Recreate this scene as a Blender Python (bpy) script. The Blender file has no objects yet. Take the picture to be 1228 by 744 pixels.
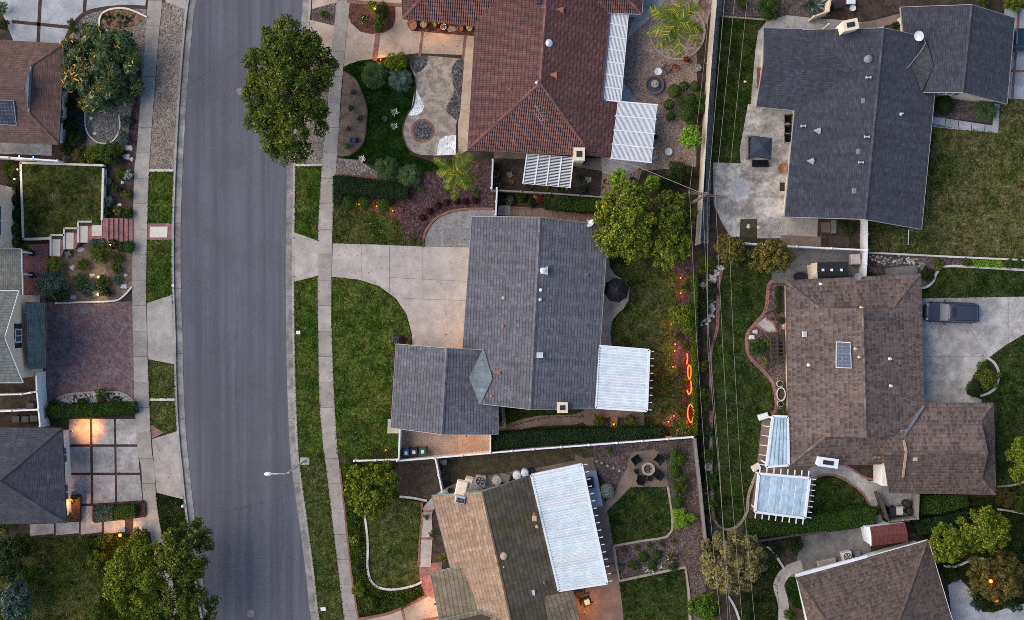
EXPO = 2.2
import bpy, bmesh, math, random
import numpy as np
from mathutils import Vector
R = math.radians
PI = math.pi
random.seed(7)
RNG = np.random.default_rng(11)
sc = bpy.context.scene
COL = sc.collection
H = 100.0      # height of the drone above the street
S = 13.0       # pixels of the photograph per metre on the ground
def U(px, py, z=0.0):
    k = (H - z) / (H * S)
    return Vector(((px - 614) * k, (372 - py) * k, z))

# ------------------------------------------------------------------ materials
class NT:
    def __init__(s, name):
        s.m = bpy.data.materials.new(name); s.m.use_nodes = True
        s.t = s.m.node_tree; s.t.nodes.clear()
        s.out = s.t.nodes.new('ShaderNodeOutputMaterial')
        s.b = s.t.nodes.new('ShaderNodeBsdfPrincipled')
        s.t.links.new(s.b.outputs[0], s.out.inputs[0])
    def n(s, typ, **kw):
        nd = s.t.nodes.new(typ)
        for k, v in kw.items():
            if k in nd.inputs: s.set(nd.inputs[k], v)
            else: setattr(nd, k, v)
        return nd
    def set(s, inp, v):
        if isinstance(v, bpy.types.NodeSocket): s.t.links.new(v, inp)
        elif isinstance(v, (tuple, list)) and len(v) == 3 and inp.type == 'RGBA': inp.default_value = (*v, 1)
        else: inp.default_value = v
    def pos(s): return s.n('ShaderNodeNewGeometry').outputs['Position']
    def noise(s, vec, scale, detail=4, rough=.6):
        return s.n('ShaderNodeTexNoise', Vector=vec, Scale=scale, Detail=detail, Roughness=rough).outputs[0]
    def ramp(s, v, a, b, lo=0.0, hi=1.0):
        nd = s.n('ShaderNodeMapRange', Value=v); nd.interpolation_type = 'SMOOTHSTEP'
        nd.inputs['From Min'].default_value = a; nd.inputs['From Max'].default_value = b
        nd.inputs['To Min'].default_value = lo; nd.inputs['To Max'].default_value = hi
        return nd.outputs[0]
    def mix(s, f, a, b, mode='MIX'):
        nd = s.t.nodes.new('ShaderNodeMix'); nd.data_type = 'RGBA'; nd.blend_type = mode
        s.set(nd.inputs['Factor'], f); s.set(nd.inputs[6], a); s.set(nd.inputs[7], b)
        return nd.outputs[2]
    def math(s, op, a, b=0.0):
        nd = s.t.nodes.new('ShaderNodeMath'); nd.operation = op
        s.set(nd.inputs[0], a); s.set(nd.inputs[1], b); return nd.outputs[0]
    def val(s, col, v):          # multiply colour by a value
        nd = s.t.nodes.new('ShaderNodeHueSaturation'); s.set(nd.inputs['Color'], col); s.set(nd.inputs['Value'], v)
        return nd.outputs[0]
    def island(s): return s.n('ShaderNodeNewGeometry').outputs['Random Per Island']
    def fin(s, col, rough=.85, bump=None, dist=.02, strength=.6, spec=.2, metal=0.0):
        s.set(s.b.inputs['Base Color'], col); s.set(s.b.inputs['Roughness'], rough)
        s.b.inputs['Specular IOR Level'].default_value = spec; s.b.inputs['Metallic'].default_value = metal
        if bump is not None:
            bn = s.n('ShaderNodeBump', Height=bump, Strength=strength, Distance=dist)
            s.t.links.new(bn.outputs[0], s.b.inputs['Normal'])
        return s.m
MATS = {}
def mottle(name, c0, c1, c2=None, s1=.3, s2=1.6, s3=14, fine=.5, rough=.9, dist=.03, isl=0.0, spec=.25, mid=(.42, .6)):
    t = NT(name); p = t.pos()
    c = t.mix(t.ramp(t.noise(p, s1, 5, .65), .38, .64), c0, c1)
    if c2: c = t.mix(t.ramp(t.noise(p, s2, 6, .7), *mid), c, c2)
    f = t.noise(p, s3, 6, .75)
    v = t.ramp(f, .3, .7, 1 - fine, 1 + fine)
    if isl: v = t.math('MULTIPLY', v, t.ramp(t.island(), 0, 1, 1 - isl, 1 + isl))
    MATS[name] = t.fin(t.val(c, v), rough, f, dist, spec=spec); return MATS[name]
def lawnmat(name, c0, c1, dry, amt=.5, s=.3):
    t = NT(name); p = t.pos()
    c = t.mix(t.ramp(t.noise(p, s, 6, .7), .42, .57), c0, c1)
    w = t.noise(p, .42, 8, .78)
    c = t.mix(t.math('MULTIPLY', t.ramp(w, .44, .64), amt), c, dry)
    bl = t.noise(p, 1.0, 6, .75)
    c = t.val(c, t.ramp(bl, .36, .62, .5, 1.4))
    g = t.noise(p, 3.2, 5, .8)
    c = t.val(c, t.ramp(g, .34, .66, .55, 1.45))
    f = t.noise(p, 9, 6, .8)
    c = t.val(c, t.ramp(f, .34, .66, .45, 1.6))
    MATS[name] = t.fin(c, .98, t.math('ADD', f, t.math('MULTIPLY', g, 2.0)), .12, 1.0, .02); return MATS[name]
def gravelmat(name, c0, c1, c2, scale=11, rough=.9):
    t = NT(name); p = t.pos()
    v = t.n('ShaderNodeTexVoronoi', Vector=p, Scale=scale)
    sep = t.n('ShaderNodeSeparateColor', Color=v.outputs['Color'])
    c = t.mix(sep.outputs[0], c0, c1)
    c = t.mix(t.ramp(sep.outputs[1], .6, .8), c, c2)
    c = t.val(c, t.ramp(t.noise(p, .8, 5, .7), .3, .7, .75, 1.2))
    c = t.val(c, t.ramp(t.noise(p, 4, 4, .7), .3, .7, .8, 1.2))
    MATS[name] = t.fin(c, rough, t.math('SUBTRACT', 1.0, v.outputs['Distance']), .05, .9); return MATS[name]
def brickmat(name, c0, c1, mortar, w=.22, h=.11, rot=0.0, isl=0):
    t = NT(name); p = t.pos()
    mp = t.n('ShaderNodeMapping', Vector=p); mp.inputs['Rotation'].default_value = (0, 0, rot)
    b = t.n('ShaderNodeTexBrick', Vector=mp.outputs[0], Color1=c0, Color2=c1, Mortar=mortar, Scale=1.0)
    b.inputs['Mortar Size'].default_value = .012; b.inputs['Brick Width'].default_value = w; b.inputs['Row Height'].default_value = h
    b.inputs['Bias'].default_value = 0
    c = t.val(b.outputs[0], t.ramp(t.noise(p, 1.3, 6, .75), .3, .7, .7, 1.3))
    c = t.val(c, t.ramp(t.noise(p, 9, 4, .75), .3, .7, .75, 1.25))
    MATS[name] = t.fin(c, .9, t.math('SUBTRACT', 1.0, b.outputs[1]), .015, .6); return MATS[name]
def tilesmat(name, cols, grout, size, rot=0.0):
    t = NT(name); p = t.pos()
    mp = t.n('ShaderNodeMapping', Vector=p); mp.inputs['Rotation'].default_value = (0, 0, rot)
    b = t.n('ShaderNodeTexBrick', Vector=mp.outputs[0], Color1=cols[0], Color2=cols[1], Mortar=grout, Scale=1.0, offset=0.0)
    b.inputs['Mortar Size'].default_value = .04; b.inputs['Brick Width'].default_value = size; b.inputs['Row Height'].default_value = size
    c = t.mix(t.ramp(t.noise(p, 1.2, 6, .7), .45, .65), b.outputs[0], cols[2])
    c = t.val(c, t.ramp(t.noise(p, 5, 6, .75), .3, .7, .7, 1.3))
    MATS[name] = t.fin(c, .8, b.outputs[1], .01, -.4); return MATS[name]
def shingle(name, c0, c1, stain, row=.3, w=.32, stain_amt=.5, bump=.05, rows=.55, moss=None, wave=0, dash=0):
    t = NT(name); uv = t.n('ShaderNodeTexCoord').outputs['UV']; p = t.pos()
    b = t.n('ShaderNodeTexBrick', Vector=uv, Color1=c0, Color2=c1, Mortar=tuple(x * .45 for x in c0), Scale=1.0, offset=.5)
    b.inputs['Mortar Size'].default_value = .008; b.inputs['Brick Width'].default_value = w; b.inputs['Row Height'].default_value = row
    b.inputs['Bias'].default_value = -.1
    sep = t.n('ShaderNodeSeparateXYZ', Vector=uv)
    fr = t.math('FRACT', t.math('DIVIDE', sep.outputs[1], row))
    c = t.mix(t.math('MULTIPLY', t.ramp(t.noise(p, .35, 7, .72), .42, .66), stain_amt), b.outputs[0], stain)
    if moss: c = t.mix(t.ramp(t.noise(p, .5, 8, .75), .5, .68, 0, .8), c, moss)
    # tone differs a little from course to course and tile to tile
    wn = t.n('ShaderNodeTexNoise', Vector=uv, Scale=2.6, Detail=5, Roughness=.7).outputs[0]
    c = t.val(c, t.ramp(wn, .3, .7, .84, 1.15))
    rowid = t.math('FLOOR', t.math('DIVIDE', sep.outputs[1], row))
    colid = t.math('FLOOR', t.math('DIVIDE', sep.outputs[0], w * 1.7))
    cv = t.n('ShaderNodeCombineXYZ', X=colid, Y=rowid).outputs[0]
    wh = t.n('ShaderNodeTexWhiteNoise', Vector=cv).outputs['Value']
    c = t.val(c, t.ramp(wh, 0, 1, .9, 1.1))
    mpv = t.n('ShaderNodeMapping', Vector=uv); mpv.inputs['Scale'].default_value = (1.6, .14, 1)
    c = t.val(c, t.ramp(t.n('ShaderNodeTexNoise', Vector=mpv.outputs[0], Scale=1.0, Detail=6, Roughness=.75).outputs[0], .32, .68, .8, 1.14))
    # every course gets darker towards its lower edge
    c = t.val(c, t.ramp(fr, .0, .3, rows, 1.0))
    if dash:
        mk = t.math('MULTIPLY', t.math('LESS_THAN', wh, .32), t.math('LESS_THAN', fr, .6))
        c = t.val(c, t.math('SUBTRACT', 1.0, t.math('MULTIPLY', mk, dash)))
    hgt = t.math('SUBTRACT', 1.0, fr)
    if wave:
        u = t.math('SINE', t.math('MULTIPLY', sep.outputs[0], 2 * PI / w))
        hgt = t.math('ADD', hgt, t.math('MULTIPLY', u, .7))
    else:
        hgt = t.math('ADD', hgt, t.math('MULTIPLY', wh, .5))
    MATS[name] = t.fin(c, .85, hgt, bump, 1.0, .25)
    mottle(name + '_cap', tuple(x * .95 for x in c0), c1, stain, fine=.3, isl=.15); return MATS[name]
def leaf(name, c0, c1, c2, amt=.12, patch=.8):
    t = NT(name); p = t.pos(); r = t.island()
    c = t.mix(t.ramp(r, 0, 1), c0, c1)
    c = t.mix(t.ramp(t.noise(p, patch, 3, .6), .42, .62, 0, .55), c, c1)
    wh = t.n('ShaderNodeTexWhiteNoise', noise_dimensions='1D', W=r)
    c = t.mix(t.ramp(wh.outputs['Value'], 1 - amt - .02, 1 - amt + .02), c, c2)
    c = t.val(c, t.ramp(wh.outputs['Value'], 0, 1, .7, 1.3))
    m = t.fin(c, .9, spec=.03); t.b.inputs['Subsurface Weight'].default_value = 0
    MATS[name] = m; return m
def plain(name, c, rough=.6, metal=0.0, var=.12, scale=3.0, isl=0.0, spec=.4):
    t = NT(name); p = t.pos()
    v = t.ramp(t.noise(p, scale, 6, .7), .3, .7, 1 - var, 1 + var)
    if isl: v = t.math('MULTIPLY', v, t.ramp(t.island(), 0, 1, 1 - isl, 1 + isl))
    MATS[name] = t.fin(t.val(c, v), rough, spec=spec, metal=metal); return MATS[name]
def emit(name, c, s):
    t = NT(name); t.b.inputs['Base Color'].default_value = (*c, 1)
    t.b.inputs['Emission Color'].default_value = (*c, 1); t.b.inputs['Emission Strength'].default_value = s
    MATS[name] = t.m; return t.m

mottle('soil', (.045, .032, .024), (.07, .05, .037), (.03, .022, .018), fine=.5)
mottle('tan_soil', (.16, .115, .08), (.20, .145, .10), (.11, .08, .058), fine=.3)
mottle('dirt_grass', (.05, .045, .022), (.028, .035, .013), (.08, .06, .04), s1=.5, fine=.6)
# asphalt: long tyre-worn streaks, patches, oil spots and cracks
t = NT('asphalt'); p = t.pos()
mp = t.n('ShaderNodeMapping', Vector=p); mp.inputs['Scale'].default_value = (1.3, .03, 1)
c = t.mix(t.ramp(t.noise(mp.outputs[0], 1.0, 5, .6), .35, .65), (.076, .08, .097), (.108, .113, .134))
c = t.mix(t.ramp(t.noise(p, .16, 6, .7), .45, .62, 0, .5), c, (.076, .077, .09))
c = t.mix(t.ramp(t.noise(p, .9, 8, .8), .68, .74, 0, .7), c, (.045, .045, .052))
v = t.n('ShaderNodeTexVoronoi', Vector=p, Scale=.16, feature='DISTANCE_TO_EDGE')
wob = t.noise(p, 2.5, 4, .7)
ed = t.math('ADD', v.outputs['Distance'], t.math('MULTIPLY', t.math('SUBTRACT', wob, .5), .03))
c = t.mix(t.ramp(t.math('ABSOLUTE', ed), .0, .004, .35, 0), c, (.03, .03, .033))
f = t.noise(p, 22, 6, .85)
MATS['asphalt'] = t.fin(t.val(c, t.ramp(f, .3, .7, .72, 1.28)), .9, f, .01, .5, .25)
def concretemat(name, c0, c1, stain, isl=.1, crack=True, dark=.4):
    t = NT(name); p = t.pos()
    c = t.mix(t.ramp(t.noise(p, .35, 7, .7), .36, .64), c0, c1)
    c = t.mix(t.ramp(t.noise(p, 1.1, 8, .78), .5, .74, 0, dark), c, stain)
    c = t.mix(t.ramp(t.noise(p, .22, 8, .75), .52, .68, 0, dark), c, stain)
    if crack:
        v = t.n('ShaderNodeTexVoronoi', Vector=p, Scale=.2, feature='DISTANCE_TO_EDGE')
        ed = t.math('ADD', v.outputs['Distance'], t.math('MULTIPLY', t.math('SUBTRACT', t.noise(p, 2, 4, .7), .5), .05))
        c = t.mix(t.ramp(t.math('ABSOLUTE', ed), .0, .004, .35, 0), c, tuple(x * .4 for x in c0))
    c = t.val(c, t.ramp(t.noise(p, .7, 8, .8), .3, .7, 1 - dark * .45, 1 + dark * .4))
    f = t.noise(p, 16, 6, .8)
    vv = t.math('MULTIPLY', t.ramp(f, .3, .7, .88, 1.12), t.ramp(t.island(), 0, 1, 1 - isl, 1 + isl))
    MATS[name] = t.fin(t.val(c, vv), .85, f, .006, .4, .3)
concretemat('concrete', (.30, .275, .25), (.35, .32, .29), (.21, .19, .17))
concretemat('concrete_pale', (.315, .285, .26), (.365, .332, .305), (.23, .205, .185), dark=.3)
concretemat('concrete_walk', (.265, .242, .218), (.305, .28, .25), (.21, .19, .172), crack=False)
concretemat('concrete_warm', (.33, .26, .205), (.38, .30, .24), (.24, .19, .15))
concretemat('concrete_grey', (.28, .27, .257), (.37, .358, .342), (.16, .155, .15), dark=.6)
concretemat('concrete_stained', (.28, .262, .24), (.42, .4, .37), (.14, .132, .122), dark=.95)
concretemat('concrete_tan', (.42, .33, .255), (.48, .385, .3), (.3, .23, .18))
concretemat('concrete_dark', (.12, .117, .115), (.16, .155, .15), (.075, .073, .07), dark=.6)
concretemat('concrete_blue', (.28, .30, .32), (.34, .36, .38), (.2, .21, .22), isl=.12, crack=False)
concretemat('concrete_brown', (.16, .12, .095), (.2, .15, .12), (.11, .082, .066), crack=False)
concretemat('kerbstone', (.27, .255, .235), (.31, .29, .265), (.2, .19, .175), crack=False)
concretemat('gutterpan', (.17, .16, .15), (.24, .23, .215), (.1, .095, .09), crack=False, dark=.75)
concretemat('white_edge', (.42, .41, .38), (.5, .48, .45), (.3, .29, .27), crack=False)
lawnmat('lawn', (.042, .066, .015), (.07, .085, .023), (.11, .098, .046), .5)
lawnmat('lawn_deep', (.022, .043, .01), (.04, .06, .015), (.062, .062, .022), .4)
lawnmat('lawn_bright', (.027, .062, .008), (.058, .092, .013), (.115, .106, .034), .62)
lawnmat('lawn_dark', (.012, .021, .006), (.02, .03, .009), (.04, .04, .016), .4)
lawnmat('lawn_dry', (.058, .075, .02), (.1, .1, .036), (.145, .12, .06), .7, .2)
lawnmat('lawn_olive', (.03, .05, .009), (.06, .068, .017), (.105, .092, .038), .5)
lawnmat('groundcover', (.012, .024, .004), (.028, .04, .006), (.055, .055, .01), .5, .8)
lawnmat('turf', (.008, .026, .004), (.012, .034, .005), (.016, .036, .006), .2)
gravelmat('gravel_tan', (.20, .165, .135), (.28, .24, .2), (.12, .1, .085))
gravelmat('gravel_grey', (.14, .135, .13), (.22, .215, .205), (.07, .07, .07), 9)
gravelmat('gravel_dark', (.03, .03, .034), (.07, .07, .076), (.13, .13, .135), 9)
gravelmat('gravel_pink', (.15, .11, .1), (.22, .17, .155), (.3, .26, .25), 8)
gravelmat('gravel_brown', (.26, .19, .155), (.36, .275, .23), (.17, .122, .1), 12)
gravelmat('gravel_white', (.62, .66, .69), (.7, .73, .75), (.54, .57, .6), 9)
gravelmat('pebble', (.3, .29, .28), (.45, .43, .42), (.06, .05, .045), 6)
gravelmat('rust_rock', (.13, .075, .045), (.22, .13, .085), (.03, .02, .016), 5)
gravelmat('mulch', (.035, .018, .02), (.06, .033, .036), (.1, .066, .064), 8)
gravelmat('mulch_grey', (.056, .042, .039), (.095, .071, .065), (.15, .118, .108), 9)
gravelmat('mulch_red', (.09, .035, .028), (.14, .06, .045), (.06, .025, .02), 10)
mottle('sand', (.29, .255, .215), (.36, .32, .275), (.2, .17, .14), s2=1.4, fine=.25)
brickmat('brick', (.2, .075, .055), (.26, .11, .085), (.16, .12, .1), .22, .11)
brickmat('brick_paver', (.16, .07, .068), (.16, .145, .16), (.11, .08, .075), .24, .2, .78)
brickmat('brick_stair', (.24, .095, .09), (.3, .13, .125), (.2, .13, .12), .2, .1, PI / 2)
brickmat('brick_brown', (.05, .028, .022), (.075, .042, .032), (.04, .03, .026), .22, .11)
tilesmat('checker', ((.2, .1, .075), (.27, .2, .155), (.18, .13, .1)), (.14, .11, .09), .62)
tilesmat('slate', ((.15, .16, .175), (.2, .2, .21), (.17, .15, .14)), (.24, .22, .19), 1.55, -.03)
shingle('roof_grey', (.097, .099, .118), (.137, .139, .162), (.088, .086, .095), .29, .3, .4, rows=.4)
shingle('roof_slate', (.042, .046, .06), (.062, .067, .085), (.037, .04, .052), .2, .3, .5, rows=.7)
shingle('roof_red', (.14, .066, .062), (.185, .092, .086), (.09, .048, .044), .36, .2, .45, .07, .45, wave=1)
shingle('roof_brown', (.127, .094, .083), (.165, .124, .108), (.065, .054, .053), .4, .13, .6, rows=.9, dash=.32)
shingle('roof_choc', (.09, .066, .056), (.13, .097, .08), (.07, .054, .047), .32, .13, .4, rows=.88, dash=.3)
shingle('roof_rust', (.105, .065, .055), (.15, .09, .074), (.08, .05, .044), .2, .3, .5, rows=.7)
shingle('roof_tan', (.24, .165, .115), (.31, .21, .145), (.22, .14, .085), .34, .42, .5, .03, .7)
shingle('roof_moss', (.085, .068, .048), (.12, .098, .07), (.06, .05, .035), .4, .45, .5, moss=(.09, .08, .02))
shingle('roof_tantile', (.15, .12, .085), (.2, .16, .115), (.13, .105, .07), .42, .4, .4, .06, .5)
shingle('roof_green', (.115, .13, .125), (.16, .175, .168), (.095, .105, .105), .16, .25, .4, rows=.75)
shingle('roof_cricket', (.055, .055, .062), (.075, .075, .083), (.05, .05, .055), .2, .3, .5, rows=.7)
shingle('roof_metal', (.17, .2, .215), (.19, .22, .235), (.145, .17, .18), .5, 2.0, .6, .01, .9)
plain('stucco_cream', (.55, .47, .35), .9, var=.08)
plain('stucco_tan', (.62, .48, .37), .9, var=.08)
plain('stucco_white', (.6, .58, .55), .9, var=.08)
plain('cream', (.6, .52, .4), .8)
plain('white', (.6, .63, .66), .5, var=.08)
plain('white_vinyl', (.66, .67, .69), .4, var=.06)
plain('cover_white', (.56, .64, .68), .45, var=.12, scale=1.2, isl=.05)
plain('cover_pan_shade', (.38, .48, .545), .5, var=.2, scale=1.5)
plain('cover_bluepan_shade', (.31, .42, .5), .5, var=.25, scale=1.5)
plain('cover_blue', (.34, .45, .53), .5, var=.22, scale=1.6, isl=.08)
plain('beige_fence', (.5, .42, .32), .8, var=.12)
plain('grey_fence', (.16, .15, .145), .85, var=.2)
plain('wood_dark', (.045, .035, .03), .8, var=.3)
plain('wood_tan', (.3, .22, .15), .8, var=.2)
plain('trim_brown', (.09, .06, .05), .7)
plain('trim_green', (.12, .2, .17), .6)
plain('glass', (.05, .07, .09), .3, spec=.4, var=.05)
plain('black', (.015, .015, .017), .6)
plain('black_fabric', (.009, .01, .013), .9, var=.25, spec=.1)
plain('tar', (.035, .034, .036), .7)
plain('navy_fabric', (.022, .03, .05), .8, var=.3)
plain('wicker', (.025, .022, .02), .8, var=.3, scale=30)
plain('metal', (.45, .47, .5), .35, .8)
plain('galv', (.5, .53, .56), .45, .3)
plain('pole_wood', (.085, .07, .058), .85, var=.25)
plain('cable', (.17, .155, .14), .6)
plain('cable_dark', (.12, .11, .1), .6)
plain('terracotta', (.32, .12, .07), .8, var=.2)
plain('pot_blue', (.04, .08, .13), .4)
plain('pot_dark', (.03, .03, .032), .6)
plain('pot_white', (.6, .6, .58), .6)
plain('pipe_rust', (.3, .12, .07), .7, var=.3)
plain('vent_brown', (.14, .09, .075), .7)
plain('vent_tan', (.42, .3, .22), .7)
plain('vent_grey', (.16, .165, .19), .6)
plain('bin_blue', (.02, .05, .16), .5)
plain('bin_black', (.02, .02, .022), .5)
plain('bin_green', (.01, .1, .055), .5)
plain('stone', (.42, .4, .38), .85, var=.25, scale=6)
plain('fascia', (.25, .245, .24), .7)
plain('landing', (.5, .45, .37), .85, var=.12)
plain('stone_pale', (.55, .52, .46), .85, var=.15, scale=6)
plain('stone_tan', (.3, .25, .2), .85, var=.2)
plain('bark', (.07, .05, .038), .9, var=.35, scale=8)
plain('twig', (.21, .11, .09), .85, var=.25, scale=8)
plain('red_metal', (.16, .03, .022), .55, var=.3)
plain('shed_red', (.11, .028, .024), .7, var=.25)
plain('car_blue', (.045, .053, .085), .3, .3, var=.03)
plain('car_teal', (.02, .05, .08), .22, .4, var=.03)
plain('rubber', (.012, .012, .012), .8)
plain('yellow', (.7, .42, .03), .6)
tilesmat('solar', ((.018, .024, .045), (.024, .03, .055), (.02, .026, .05)), (.07, .08, .1), .3)
tilesmat('sky_glass', ((.06, .075, .11), (.075, .09, .13), (.07, .085, .12)), (.13, .15, .19), .32)
plain('cushion', (.6, .56, .5), .9, var=.3, scale=5)
plain('kitchen', (.28, .3, .36), .5)
emit('bulb', (1.0, .07, .008), 2.2)
emit('bulb_warm', (1.0, .7, .4), 6)
emit('neon', (1.0, .045, .005), 1.8)
emit('bulb_blue', (.25, .4, 1.0), 8)
leaf('lf_green', (.024, .044, .007), (.05, .075, .012), (.075, .1, .018))
leaf('lf_dark', (.014, .027, .008), (.026, .042, .012), (.04, .06, .018))
leaf('lf_tree', (.024, .046, .01), (.068, .09, .014), (.15, .15, .02), .1)
leaf('lf_olive', (.042, .076, .012), (.115, .145, .016), (.24, .215, .024), .1)
leaf('lf_lime', (.08, .15, .014), (.14, .24, .022), (.2, .3, .03))
leaf('lf_yellow', (.042, .072, .01), (.1, .13, .014), (.2, .19, .02), .1)
leaf('lf_autumn', (.05, .062, .014), (.115, .112, .022), (.17, .09, .025), .14)
leaf('lf_amber', (.04, .046, .014), (.078, .07, .02), (.11, .07, .022), .12)
leaf('lf_tangreen', (.08, .08, .03), (.14, .125, .048), (.18, .15, .06), .2)
leaf('lf_blue', (.03, .052, .042), (.06, .092, .072), (.1, .14, .11), .2)
leaf('lf_grevillea', (.04, .07, .028), (.085, .118, .05), (.15, .18, .1), .15)
leaf('lf_silver', (.15, .19, .15), (.25, .29, .23), (.35, .37, .3), .2)
leaf('lf_purple', (.02, .006, .009), (.04, .012, .016), (.055, .02, .02))
leaf('lf_red', (.09, .03, .02), (.14, .05, .03), (.2, .08, .04))
leaf('lf_hedge', (.018, .042, .009), (.034, .066, .013), (.05, .085, .018))
leaf('lf_hedge_bright', (.03, .06, .008), (.06, .1, .014), (.09, .13, .02))
leaf('lf_hedge_dark', (.01, .024, .01), (.018, .036, .014), (.028, .05, .02))
leaf('lf_palm', (.04, .078, .014), (.1, .13, .018), (.3, .24, .02), .12)
leaf('lf_grass', (.028, .055, .008), (.07, .09, .016), (.13, .12, .045), .2)
leaf('lf_grassdeep', (.016, .034, .008), (.04, .058, .013), (.08, .078, .03), .15)
leaf('lf_cycad', (.024, .046, .018), (.05, .08, .03), (.08, .11, .04))
leaf('fl_orange', (.4, .17, .02), (.5, .25, .03), (.6, .33, .05))
leaf('fl_pink', (.5, .12, .16), (.6, .25, .25), (.5, .4, .35))
leaf('fl_white', (.5, .48, .42), (.6, .58, .5), (.65, .6, .5))
leaf('fl_yellow', (.5, .32, .03), (.6, .42, .04), (.6, .5, .1))

# ------------------------------------------------------------------ mesh tools
LOC = {}
class MB:
    def __init__(s, o=(0, 0, 0), rz=0.0):
        s.v = []; s.f = []; s.o = Vector(o); s.c = math.cos(rz); s.s = math.sin(rz)
    def p(s, q):
        x, y, z = q; s.v.append((s.o.x + x * s.c - y * s.s, s.o.y + x * s.s + y * s.c, s.o.z + z)); return len(s.v) - 1
    def box(s, c, d, bev=0.0):
        x, y, z = c; a, b, h = d[0] / 2, d[1] / 2, d[2] / 2
        if bev:
            return s.frus((x, y, z - h), d[0], d[1], d[0], d[1], d[2], bev)
        i = [s.p((x + sx * a, y + sy * b, z + sz * h)) for sz in (-1, 1) for sx, sy in ((-1, -1), (1, -1), (1, 1), (-1, 1))]
        s.f += [(i[3], i[2], i[1], i[0]), (i[4], i[5], i[6], i[7])] + [(i[k], i[(k + 1) % 4], i[4 + (k + 1) % 4], i[4 + k]) for k in range(4)]
        return s
    def frus(s, c, a0, b0, a1, b1, h, bev=0.0):     # tapered box with a bevelled top, base centre c
        x, y, z = c
        lv = [(a0, b0, 0), (a1, b1, h - bev)] + ([(a1 - 2 * bev, b1 - 2 * bev, h)] if bev else [])
        if not bev: lv[1] = (a1, b1, h)
        rings = [[s.p((x + sx * a / 2, y + sy * b / 2, z + zz)) for sx, sy in ((-1, -1), (1, -1), (1, 1), (-1, 1))] for a, b, zz in lv]
        return s.stitch(rings)
    def stitch(s, rings, cap=True):
        for r0, r1 in zip(rings, rings[1:]):
            n = len(r0)
            for k in range(n): s.f.append((r0[k], r0[(k + 1) % n], r1[(k + 1) % n], r1[k]))
        if cap: s.f.append(tuple(reversed(rings[0]))); s.f.append(tuple(rings[-1]))
        return s
    def lathe(s, c, prof, n=16, cap=True, sx=1, sy=1):
        x, y, z = c
        rings = [[s.p((x + sx * r * math.cos(2 * PI * k / n), y + sy * r * math.sin(2 * PI * k / n), z + h)) for k in range(n)] for r, h in prof]
        return s.stitch(rings, cap)
    def cyl(s, c, r, h, n=12, r2=None): return s.lathe(c, [(r, 0), (r if r2 is None else r2, h)], n)
    def tube(s, path, r, n=6, r2=None):
        P = [Vector(q) for q in path]; rings = []
        for i, q in enumerate(P):
            d = (P[min(i + 1, len(P) - 1)] - P[max(i - 1, 0)]).normalized()
            a = d.cross(Vector((0, 0, 1)))
            if a.length < 1e-3: a = d.cross(Vector((1, 0, 0)))
            a.normalize(); b = d.cross(a)
            rr = r if r2 is None else r + (r2 - r) * i / max(1, len(P) - 1)
            rings.append([s.p(q + a * rr * math.cos(2 * PI * k / n) + b * rr * math.sin(2 * PI * k / n)) for k in range(n)])
        return s.stitch(rings)
    def bar(s, a, b, w, h):        # rectangular bar from a to b, top at a.z/b.z, width w, depth h
        a = Vector(a); b = Vector(b); d = b - a; q = Vector((-d.y, d.x, 0))
        if q.length < 1e-6: q = Vector((1, 0, 0))
        q = q.normalized() * w / 2; u = Vector((0, 0, h))
        r0 = [s.p(a - q - u), s.p(a + q - u), s.p(a + q), s.p(a - q)]
        r1 = [s.p(b - q - u), s.p(b + q - u), s.p(b + q), s.p(b - q)]
        return s.stitch([r0, r1])
    def post(s, a, w, h): a = Vector(a); return s.box((a.x, a.y, a.z + h / 2), (w, w, h))
    def prism(s, pts, z0, z1):
        pts = [Vector((q[0], q[1], 0)) for q in pts]
        ar = sum(pts[i].x * pts[(i + 1) % len(pts)].y - pts[(i + 1) % len(pts)].x * pts[i].y for i in range(len(pts)))
        if ar < 0: pts = pts[::-1]
        return s.stitch([[s.p((q.x, q.y, z0)) for q in pts], [s.p((q.x, q.y, z1)) for q in pts]])
    def quad(s, *q): s.f.append(tuple(s.p(k) for k in q)); return s
    def build(s, name, mat, parent=None, base=None, smooth=False):
        off = LOC[parent.name] if parent is not None else (Vector(base) if base is not None else Vector((0, 0, 0)))
        me = bpy.data.meshes.new(name)
        me.from_pydata([(x - off.x, y - off.y, z - off.z) for x, y, z in s.v], [], s.f)
        me.materials.append(MATS[mat])
        if smooth: me.polygons.foreach_set('use_smooth', [True] * len(me.polygons))
        me.update()
        o = bpy.data.objects.new(name, me); COL.objects.link(o)
        if parent is not None: o.parent = parent
        else: o.location = off
        LOC[o.name] = off
        return o
def tag(o, label, cat=None, group=None, kind=None):
    o['label'] = label
    if cat: o['category'] = cat
    if group: o['group'] = group
    if kind: o['kind'] = kind
    return o
def thing(name, label, cat, loc, group=None):
    o = bpy.data.objects.new(name, None); COL.objects.link(o); o.location = loc; o.empty_display_size = .3
    LOC[o.name] = Vector(loc); return tag(o, label, cat, group)

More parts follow.
